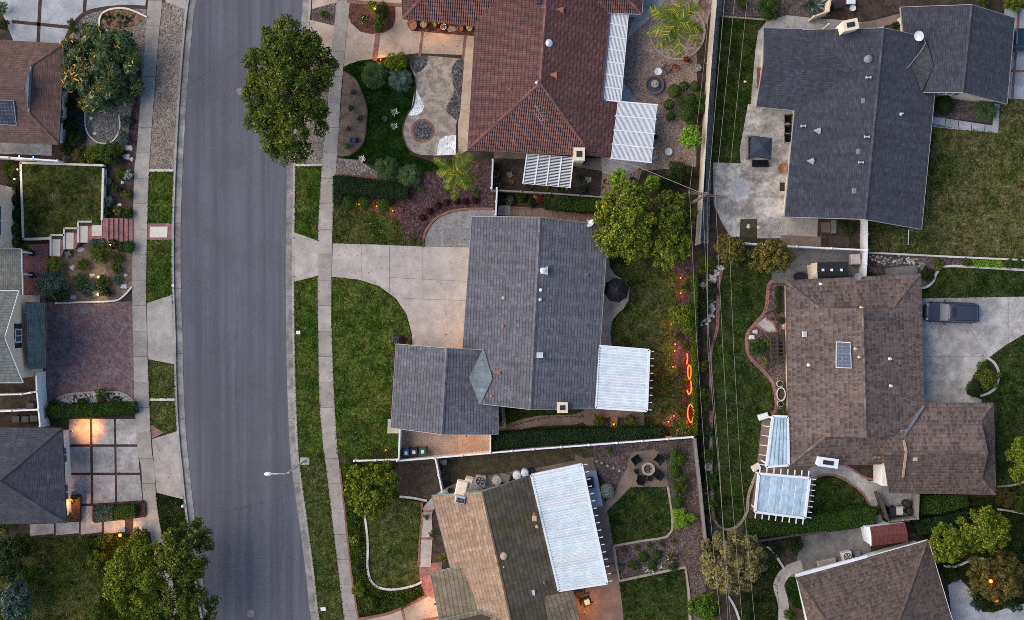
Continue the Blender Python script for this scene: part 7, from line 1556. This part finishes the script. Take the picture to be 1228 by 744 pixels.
slab_thing('door_mat', 'black door mat by the dark blue house wall', [(935, 219), (941, 219), (941, 229.5), (935, 229.5)], .05, 'black', 'mat', .02)
for k, y in enumerate((143, 155, 166)): chair(('dark stacked chair nearest the roof valley', 'middle dark chair along the roof edge', 'dark chair nearest the navy swing')[k], 945.5, y, R(90), 'black_fabric', 'dark chairs along the terrace wall')
t = thing('garden_bench', 'dark red bench under the gable eave', 'bench', U(909, 95, 0)); c = U(910, 95, 0); MB(c).box((0, 0, .45), (.55, 1.9, .1), .02).build('seat', 'red_metal', t); MB(c).box((.25, 0, .7), (.08, 1.9, .5)).build('backrest', 'red_metal', t)
for y in (-.8, .8): MB(c).box((0, y, .21), (.45, .08, .42)).build('leg', 'black', t)
for q, lab in (((912, 48), 'upper white bracket post of the dark blue gable'), ((902, 131), 'lower white bracket post of the dark blue gable')): c = U(*q, 0); MB
sheet('planter_bed', 'square dark planting cutout in the stained yard', [(888, 263), (908, 263), (908, 286), (887, 284)], 9, 'dirt_grass'); rock('white stone in the square planting cutout', 897.5, 272, 3, 'stone_pale', 14); rock('white stone beside the square planting cutout', 910, 273, 2.4, 'stone_pale', 15); rock('white stone on the narrow lawn strip', 893.5, 98, 1.8, 'stone_pale', 16)
slab_thing('wooden_deck', 'reddish tile square in the service yard', [(985, 267), (996, 267), (996, 279), (985, 279)], .06, 'vent_brown', 'deck'); slab_thing('wooden_deck', 'grey board square in the service yard', [(997, 264), (1003, 264), (1003, 280), (997, 280)], .07, 'grey_fence', 'deck'); slab_thing('wooden_deck', 'low dark board platform in the service yard', [(994, 283), (1018, 284), (1018, 297), (994, 297)], .12, 'wood_dark', 'deck')
for x, y, r, lab in ((1010, 268, 6, 'dark plant in the service yard'), (1020, 276, 7, 'second dark plant in the service yard'), (1024, 270, 4, 'small plant near the white side fence')): shrub(lab, x, y, r, .6, 'lf_dark')
fence('cream board gate left of the brick court', [(976, 20), (994, 13), (996, 0)], 1.7, 'beige_fence', post=1.5); fence('cream screen panel at the roof top', [(985, 36), (994, 29)], 1.8, 'beige_fence', post=1.5); box_thing('barbecue', 'black barbecue on the dark red court', 'barbecue', 1005, 6, .8, .6, 1.0, 'black', .2); box_thing('storage_box', 'blue and white storage box in the corner court', 'box', 1021, 1, .8, .6, .6, 'bin_blue', 0, .03, 'white'); t = pot('pale round pot in the brown bed', 1022, 10.5, 3.6, .4, 'pot_white')
MB().tube([U(1090, 275, 2.4), U(1089.5, 293, 2.2)], .05, 6)
t = thing('hose_pole', 'thin white pole leaning out over the dry lawn', 'pole', U(1089, 294, 0)); MB().tube([U(1090, 276, 2.2), U(1089, 294, .05)], .04, 6).build('shaft', 'white', t)
# west gardens
for k, (x, y, r, m_, h, lab) in enumerate(((86, 126, 7, 'lf_dark', .8, 'dark shrub between rust roof and flowering shrub'), (82, 150, 9, 'lf_dark', .9, 'dark shrub along the rust roofed wall'), (90, 165, 9, 'lf_green', .9, 'green shrub below the gravel pad'), (80, 178, 8, 'lf_dark', .8, 'dark shrub at the rust roof corner'), (95, 186, 10, 'lf_autumn', .9, 'orange tinted shrub below the gravel pad'), (110, 186, 12, 'lf_yellow', 1.1, 'yellow green shrub below the gravel pad'), (127, 183, 13, 'lf_hedge_bright', 1.2, 'bright green shrub at the raised lawn corner'), (140, 180, 9, 'lf_green', .8, 'green shrub near the rocky bed'), (152, 146, 8, 'lf_blue', .7, 'blue green shrub by the west sidewalk'), (148, 165, 8, 'lf_blue', .7, 'second blue green shrub by the west sidewalk'), (140, 190, 8, 'lf_dark', .8, 'dark shrub above the rocky planting bed'), (86, 28, 5, 'lf_green', .8, 'spiky green plant at the driveway curve'), (88, 36, 5, 'lf_green', .7, 'small plant at the blue driveway curve'), (103, 33, 6, 'lf_red', .6, 'reddish plant above the flowering shrub'), (3, 10, 8, 'lf_hedge_bright', 1.0, 'bright shrub in the top left corner'), (6, 30, 7, 'lf_dark', .8, 'dark shrub in the top left bed'))): shrub(lab, x, y, r, h, m_)
for k, (x, y, r, m_, lab) in enumerate(((125, 20, 5, 'lf_dark', 'dark succulent at the left of the rusty bed'), (133, 21, 5, 'lf_dark', 'dark rosette left of the green agave'), (143, 19, 6, 'lf_cycad', 'green agave in the middle of the rusty bed'), (146, 28, 5, 'lf_blue', 'dark blue rosette below the green agave'), (153, 22, 4.5, 'lf_dark', 'dark rosette right of the green agave'), (155, 15.5, 2.5, 'lf_lime', 'small yellow succulent in the rusty bed'))): agave(lab, x, y, r, m_, 20, .35, 40 + k)
for x, y, lab in ((127, 37, 'upper round stepping stone by the succulent bed'), (134.5, 45, 'lower round stepping stone by the succulent bed'), (109, 142, 'upper round stepping stone on the gravel pad'), (113.5, 160, 'lower round stepping stone on the gravel pad')): round_stone(lab, x, y, 2.2)
for k, (x, y, r) in enumerate(((155, 178, 4), (152, 188, 4), (158, 191, 3))): rock(('grey boulder highest by the west sidewalk corner', 'grey boulder lower by the west sidewalk corner', 'small grey boulder at the west sidewalk corner')[k], x, y, r, 'stone', 30 + k)
for k, (x, y, r, m_, lab) in enumerate(((12, 203, 9, 'lf_green', 'fern like shrub by the white patio fence'), (18, 222, 8, 'lf_dark', 'dark shrub high in the window wall strip'), (16, 240, 8, 'lf_hedge_dark', 'dark shrub opposite the upper window'), (18, 258, 8, 'lf_dark', 'dark shrub below the upper window'), (17, 276, 8, 'lf_green', 'green shrub low in the window wall strip'), (19, 290, 7, 'lf_autumn', 'autumn tinted shrub at the strip foot'), (33, 296, 6, 'lf_green', 'small shrub at the porch brick corner'))): shrub(lab, x, y, r, .9, m_)
for x, y, lab in ((21, 203.5, 'white lamp in the shrub by the patio fence'), (17.5, 215, 'second white lamp in the window wall strip')): bulb_lamp(lab, x, y, 4, 1.1, .06, 'bulb_warm', color=(1, .75, .45))
for k, (x, y, r, m_, lab) in enumerate(((129, 218, 5.5, 'lf_blue', 'blue green mound high in the rocky bed'), (140, 226, 6.5, 'lf_dark', 'dark mound in the rocky bed'), (131, 242, 6.5, 'lf_blue', 'blue green mound lower in the rocky bed'), (145, 209, 7, 'lf_tree', 'olive shrub at the top of the rocky bed'), (154, 210, 6, 'lf_silver', 'pale shrub near the sidewalk in the rocky bed'), (152, 233, 6, 'lf_tree', 'olive shrub lower in the rocky bed'), (141, 253, 6, 'lf_yellow', 'yellow shrub above the brick steps'), (127, 254, 6, 'lf_dark', 'dark shrub above the brick steps'), (154, 256, 7, 'lf_hedge', 'clipped shrub at the top of the brick steps'))): shrub(lab, x, y, r, .6, m_)
for x, y, lab in ((147, 219, 'white rock in the rocky bed'), (143.5, 246, 'oval white rock above the brick steps'), (132, 237, 'small white rock between the mounds')): rock(lab, x, y, 2.2, 'stone_pale', int(x))
for k, (x, y, r, m_, h, rd, lab) in enumerate(((113, 292, 6, 'lf_blue', .8, 1, 'clipped ball left of the low bush row below the steps'), (124, 291, 6, 'lf_blue', .8, 1, 'second clipped ball below the brick steps'), (136, 293, 6.5, 'lf_hedge_dark', .8, 1, 'third clipped ball below the brick steps'), (146, 296, 6, 'lf_hedge_dark', .8, 1, 'fourth clipped ball below the brick steps'), (155, 296, 7.5, 'lf_hedge', .9, 1, 'bright clipped ball by the west sidewalk'), (122, 304, 14, 'lf_tree', 1.3, 0, 'wide grey green shrub in the brown soil plot'), (66, 318, 11, 'lf_yellow', 1.0, 0, 'yellow leaved shrub beside the brick forecourt'), (62, 340, 17, 'lf_blue', 1.6, 0, 'big blue green dome shrub by the brick forecourt'), (74, 352, 11, 'lf_dark', 1.0, 0, 'dark shrub touching the blue green dome'), (100, 318, 8, 'lf_tree', .7, 0, 'small olive shrub in the brown soil plot'), (98, 338, 12, 'lf_cycad', .9, 0, 'feathery green shrub in the brown soil plot'), (108, 348, 12, 'lf_blue', .8, 0, 'feathery grey shrub at the plot foot'), (124, 338, 9, 'lf_green', .8, 0, 'green shrub between the garden lamps'), (140, 322, 7, 'lf_green', .6, 0, 'green shrub near the sidewalk in the plot'), (141, 336, 6, 'lf_blue', .5, 0, 'grey shrub near the white plot kerb'), (143, 310, 6, 'lf_tree', .5, 0, 'olive shrub below the bright clipped ball'), (128, 350, 7, 'lf_dark', .6, 0, 'dark shrub at the plot kerb'), (81, 305, 5, 'lf_silver', .4, 0, 'pale mound beside the lowest landing'))): shrub(lab, x, y, r, h, m_, round_=bool(rd), lr=.34)
for x, y, lab in ((118.5, 332, 'bright garden lamp in the middle of the brown plot'), (117.5, 353.5, 'bright garden lamp at the foot of the brown plot'), (132.5, 293.5, 'faint garden lamp among the clipped balls')): bulb_lamp(lab, x, y, 7, .4, .08, 'bulb_warm', color=(1, .75, .45))
for x, y, r, lab in ((87, 321, 3.6, 'blue white boulder in the brown plot'), (110, 330, 3, 'grey boulder in the brown plot'), (149, 344, 3.6, 'white boulder by the plot kerb'), (88, 357, 3.2, 'pale boulder at the plot foot'), (151, 330, 2.2, 'small pale rock near the sidewalk'), (97, 299, 4, 'pale boulder below the third landing')): rock(lab, x, y, r, 'stone', int(y))
shrub('leafy shrub poking over the white pebble bed', 122, 472, 8, .9, 'lf_hedge_bright'); shrub('brown leaved plant in the white pebble bed', 121, 479, 5, .5, 'lf_red'); shrub('small shrub in the left of the pebble bed', 98, 482, 6, .6, 'lf_green'); shrub('green clump at the left end of the pebble bed', 65, 484, 6, .6, 'lf_hedge'); shrub('small shrub in the right of the pebble bed', 137, 480, 6, .6, 'lf_green'); shrub('light shrub overgrowing the box hedge', 113, 494, 8, 1.15, 'lf_hedge_bright')
bin_('upper dark bin behind the white gate fence', 37, 487, 'bin_black', PI / 2, group='dark bins behind the white gate fence', sticker=False); bin_('first dark bin above the slate roof', 20, 503, 'bin_black', PI / 2, group='dark bins behind the white gate fence', sticker=False); bin_('second dark bin above the slate roof', 31, 503, 'bin_black', PI / 2, group='dark bins behind the white gate fence', sticker=False); bin_('third dark bin above the slate roof', 41, 502, 'bin_black', PI / 2, group='dark bins behind the white gate fence', sticker=False)
for k, (x, y, r, m_, lab) in enumerate(((88, 598, 4, 'lf_autumn', 'orange lit plant in the brick planter'), (84, 617, 5, 'lf_autumn', 'amber plant at the foot of the brick planter'), (108, 655, 14, 'lf_dark', 'dark shrub below the front path'), (125, 648, 10, 'lf_green', 'green shrub left of the bright lantern'), (115, 668, 12, 'lf_tree', 'olive shrub between lawn and street trees'), (168, 643, 12, 'lf_tree', 'olive shrub right of the bright lantern'), (28, 655, 12, 'lf_dark', 'dark shrub at the top of the patchy lower lawn'), (33, 690, 13, 'lf_green', 'green shrub along the left of the patchy lawn'), (30, 715, 12, 'lf_blue', 'grey shrub along the left of the patchy lawn'), (120, 735, 12, 'lf_green', 'green shrub at the bottom of the patchy lawn'), (5, 632, 9, 'lf_tree', 'olive shrub below the slate roof corner'))): shrub(lab, x, y, r, 1.0, m_, size=.13)
# street things
t = thing('street_lamp', 'slim grey street lamp leaning its arm over the road', 'street lamp', U(365, 553, 0)); MB().lathe(U(365, 553, 0), [(.16, 0), (.12, .3), (.1, .4), (.07, 7.3)], 12).build('pole', 'galv', t)
B_ = U(365, 553, 0); e = B_ + Vector((0, 0, 7.3)); hd = U(324, 568.6, 7.7); MB().tube([e - Vector((0, 0, .1)), e + Vector((-.25, -.05, .25)), e.lerp(hd, .5) + Vector((0, 0, .25)), hd], .045, 8).build('arm', 'galv', t)
mm = MB(hd, math.atan2(hd.y - e.y, hd.x - e.x)); mm.lathe((.2, 0, -.12), [(.1, -.02), (.2, .05), (.2, .1), (.12, .19), (.02, .21)], 16, True, 1.7, .85); mm.build('lamp_head', 'white', t)
slab_thing('lamp_footing', 'square concrete footing under the street lamp', [(360, 549), (371, 549), (371, 557.5), (360, 557.5)], .05, 'concrete', 'footing')
for q, lab in (([(355, 397), (360, 397), (360, 401), (355, 401)], 'white meter cover in the parkway lawn beside the kerb'), ([(384, 729), (390, 728), (391, 732.5), (385, 733)], 'white meter cover low in the parkway lawn'), ([(205.8, 341), (208.5, 341), (208.5, 344), (205.8, 344)], 'white marker set in the west kerb')): slab_thing('meter_cover', lab, q, .06, 'white', 'meter cover')
c = U(288, 110, -.125); tag(MB(c).lathe((0, 0, 0), [(.36, 0), (.36, .008), (.3, .012), (.01, .012)], 24).build('manhole_cover', 'concrete_dark', base=c), 'round manhole cover in the asphalt beside the big street tree', 'manhole cover')
t = thing('fire_hydrant', 'small white hydrant at the west kerb near the lower trees', 'hydrant', U(221.5, 606, 0)); c = U(221.5, 606, 0); MB(c).lathe((0, 0, 0), [(.16, 0), (.12, .08), (.12, .5), (.15, .52), (.12, .66), (.03, .72)], 12).build('barrel', 'galv', t); MB(c).tube([(-.2, 0, .42), (.2, 0, .42)], .06, 8).build('outlet', 'galv', t)
# utility pole and wires
PB = U(848, 233, 11); PB.z = 0
t = thing('utility_pole', 'brown wooden utility pole with two crossarms by the olive tree', 'utility pole', PB); MB(PB).lathe((0, 0, 0), [(.17, 0), (.11, 11.3)], 10).build('pole', 'pole_wood', t)
for z, d_ in ((11.0, 0), (10.2, -.25)):
    a, b = U(825.5, 229.5 - d_ * 8, z), U(873, 236.5 - d_ * 8, z); arm = MB().bar(a, b, .09, .12).build('crossarm', 'pole_wood', t)
    for s_ in (.02, .32, .68, .98): q = a.lerp(b, s_); MB(q).lathe((0, 0, 0), [(.04, 0), (.06, .1), (.03, .16)], 8).build('insulator', 'vent_brown', arm)
MB().tube([PB + Vector((.2, .2, 8.6)), PB + Vector((.2, .2, 9.3))], .16, 10).build('transformer', 'vent_grey', t)
GW = 'power wires on the crossarms'
for lab, pts in (('outermost wire over the back hedge of the grey house', [(856, -60, 9.6), (845.5, 66, 9.8), (827, 229, 11.1), (835, 400, 10), (846, 560, 10), (864, 744, 10), (872, 820, 10)]),
    ('wire over the board fence in the corridor', [(842.5, 232, 11.1), (850, 400, 9.6), (863, 560, 9.6), (873, 744, 9.6), (878, 820, 9.6)]),
    ('wire over the middle of the long lawn', [(890, -60, 9.6), (881, 0, 9.7), (857.8, 233.5, 11.1), (867, 420, 9.8), (875, 560, 9.8), (890, 744, 9.8), (896, 820, 9.8)]),
    ('outermost wire on the dark blue house side', [(906, -60, 9.6), (896, 0, 9.7), (872.3, 236, 11.1), (880, 420, 9.8), (888, 560, 9.8), (905, 744, 9.8), (912, 820, 9.8)])): cable_(lab, pts, .014, 'cable', 0, group=GW)
cable_('thick lower cable following the boundary wall', [(874, -60, 7.6), (848, 244, 8.4), (849, 420, 7.4), (862, 560, 7.4), (876, 744, 7.4), (880, 820, 7.4)], .022, 'cable_dark', name='phone_cable')
cable_('slanting service wire from the pole to the red tiled house', [(847, 234, 10.0), (765, 200, 5.6), (726, 190, 2.9)], .02, 'cable', .1, 'service_wire')

for lab, pts, mt in (('leafy ground cover under the street trees', [(97, 645), (150, 642), (180, 644), (203, 744), (203, 800), (128, 800), (118, 690)], 'lf_green'), ('leafy ground cover beside the lower sidewalk', [(410, 560), (428, 556), (436, 620), (439, 680), (446, 700), (475, 710), (505, 702), (508, 716), (440, 738), (431, 738), (423, 690), (415, 620)], 'lf_green'),
    ('leafy ground cover round the corner trees', [(1106, 640), (1196, 600), (1290, 618), (1290, 715), (1228, 722), (1196, 731), (1180, 731), (1168, 706), (1150, 692), (1136, 698), (1118, 660)], 'lf_dark'), ('low planting along the window wall', [(8, 194), (25, 194), (25, 296), (8, 296)], 'lf_dark'), ('low planting in the wire corridor', [(838, 400), (850, 400), (850, 520), (854, 620), (846, 620), (838, 527)], 'lf_dark'), ('low planting round the flowering shrub', [(76, 112), (100, 120), (100, 182), (78, 192)], 'lf_dark')):
    hedge(lab, pts, .22, mt, .14, .22, 'ground_cover', wob=.1, kind='stuff')
n = 3600; X = RNG.uniform(-47, 47, n); Y = RNG.uniform(-28, 28, n); k_ = (X < -31.5) | (X > -19); X = X[k_]; Y = Y[k_]; n = len(X)
C = np.stack([X, Y, np.full(n, .06)], 1); a = RNG.normal(size=(n, 3)); a[:, 2] *= .15; a /= np.linalg.norm(a, axis=1)[:, None]; b_ = np.cross(a, [0, 0, 1.0]) * .5; l = .03 + .035 * RNG.random((n, 1))
tag(raw_mesh('fallen_leaves', np.stack([C - a * l, C + b_ * l, C + a * l, C - b_ * l], 1).reshape(-1, 3), n, 'lf_amber', base=(0, 0, 0)), 'dry leaves scattered over beds paths and lawns', 'leaves', None, 'stuff')
c = U(301, 736, -.125); tag(MB(c).lathe((0, 0, 0), [(.36, 0), (.36, .008), (.3, .012), (.01, .012)], 24).build('manhole_cover', 'concrete_dark', base=c), 'round manhole cover low in the asphalt near the picture foot', 'manhole cover')
def inside(P, X, Y):
    r = np.zeros(len(X), bool)
    for i in range(len(P)):
        (ax, ay), (bx, by) = P[i], P[(i + 1) % len(P)]; r ^= ((ay > Y) != (by > Y)) & (X < (bx - ax) * (Y - ay) / ((by - ay) or 1e-9) + ax)
    return r
for nm, deep, lab in (('lf_grass', False, 'tufts of grass over the lighter lawns'), ('lf_grassdeep', True, 'tufts of grass over the deep green lawns')):
    XX = []; YY = []
    for pts, mt in LAWNS:
        if (mt in ('lawn_deep', 'lawn_dark')) != deep: continue
        P = [(max(-49, min(49, q.x)), max(-30, min(30, q.y))) for q in (U(x, y) for x, y in pts)]
        xs = [q[0] for q in P]; ys = [q[1] for q in P]; n = int((max(xs) - min(xs)) * (max(ys) - min(ys)) * 30)
        X = RNG.uniform(min(xs), max(xs), n); Y = RNG.uniform(min(ys), max(ys), n); k_ = inside(P, X, Y); XX.append(X[k_]); YY.append(Y[k_])
        for (ax, ay), (bx, by) in zip(P, P[1:] + P[:1]):        # ragged edges
            L = math.hypot(bx - ax, by - ay); m_ = int(L * 22)
            if m_: tt = RNG.random(m_); XX.append(ax + (bx - ax) * tt + RNG.normal(size=m_) * .045); YY.append(ay + (by - ay) * tt + RNG.normal(size=m_) * .045)
    X = np.concatenate(XX); Y = np.concatenate(YY)
    for q in SHEETS:
        x0, x1, y0, y1 = min(p.x for p in q), max(p.x for p in q), min(p.y for p in q), max(p.y for p in q); w = np.where((X > x0) & (X < x1) & (Y > y0) & (Y < y1))[0]
        if len(w): kp = np.ones(len(X), bool); kp[w[inside(q, X[w], Y[w])]] = False; X = X[kp]; Y = Y[kp]
    n = len(X)
    C = np.stack([X, Y, .03 + .03 * RNG.random(n)], 1); a = RNG.normal(size=(n, 3)); a[:, 2] = abs(a[:, 2]) * .5; a /= np.linalg.norm(a, axis=1)[:, None]
    b_ = np.cross(a, RNG.normal(size=(n, 3))); b_ /= np.linalg.norm(b_, axis=1)[:, None]; l = .05 + .06 * RNG.random((n, 1))
    tag(raw_mesh('grass', np.stack([C - a * l, C + b_ * l * .45, C + a * l, C - b_ * l * .45], 1).reshape(-1, 3), n, nm, base=(0, 0, 0)), lab, 'grass', None, 'stuff')
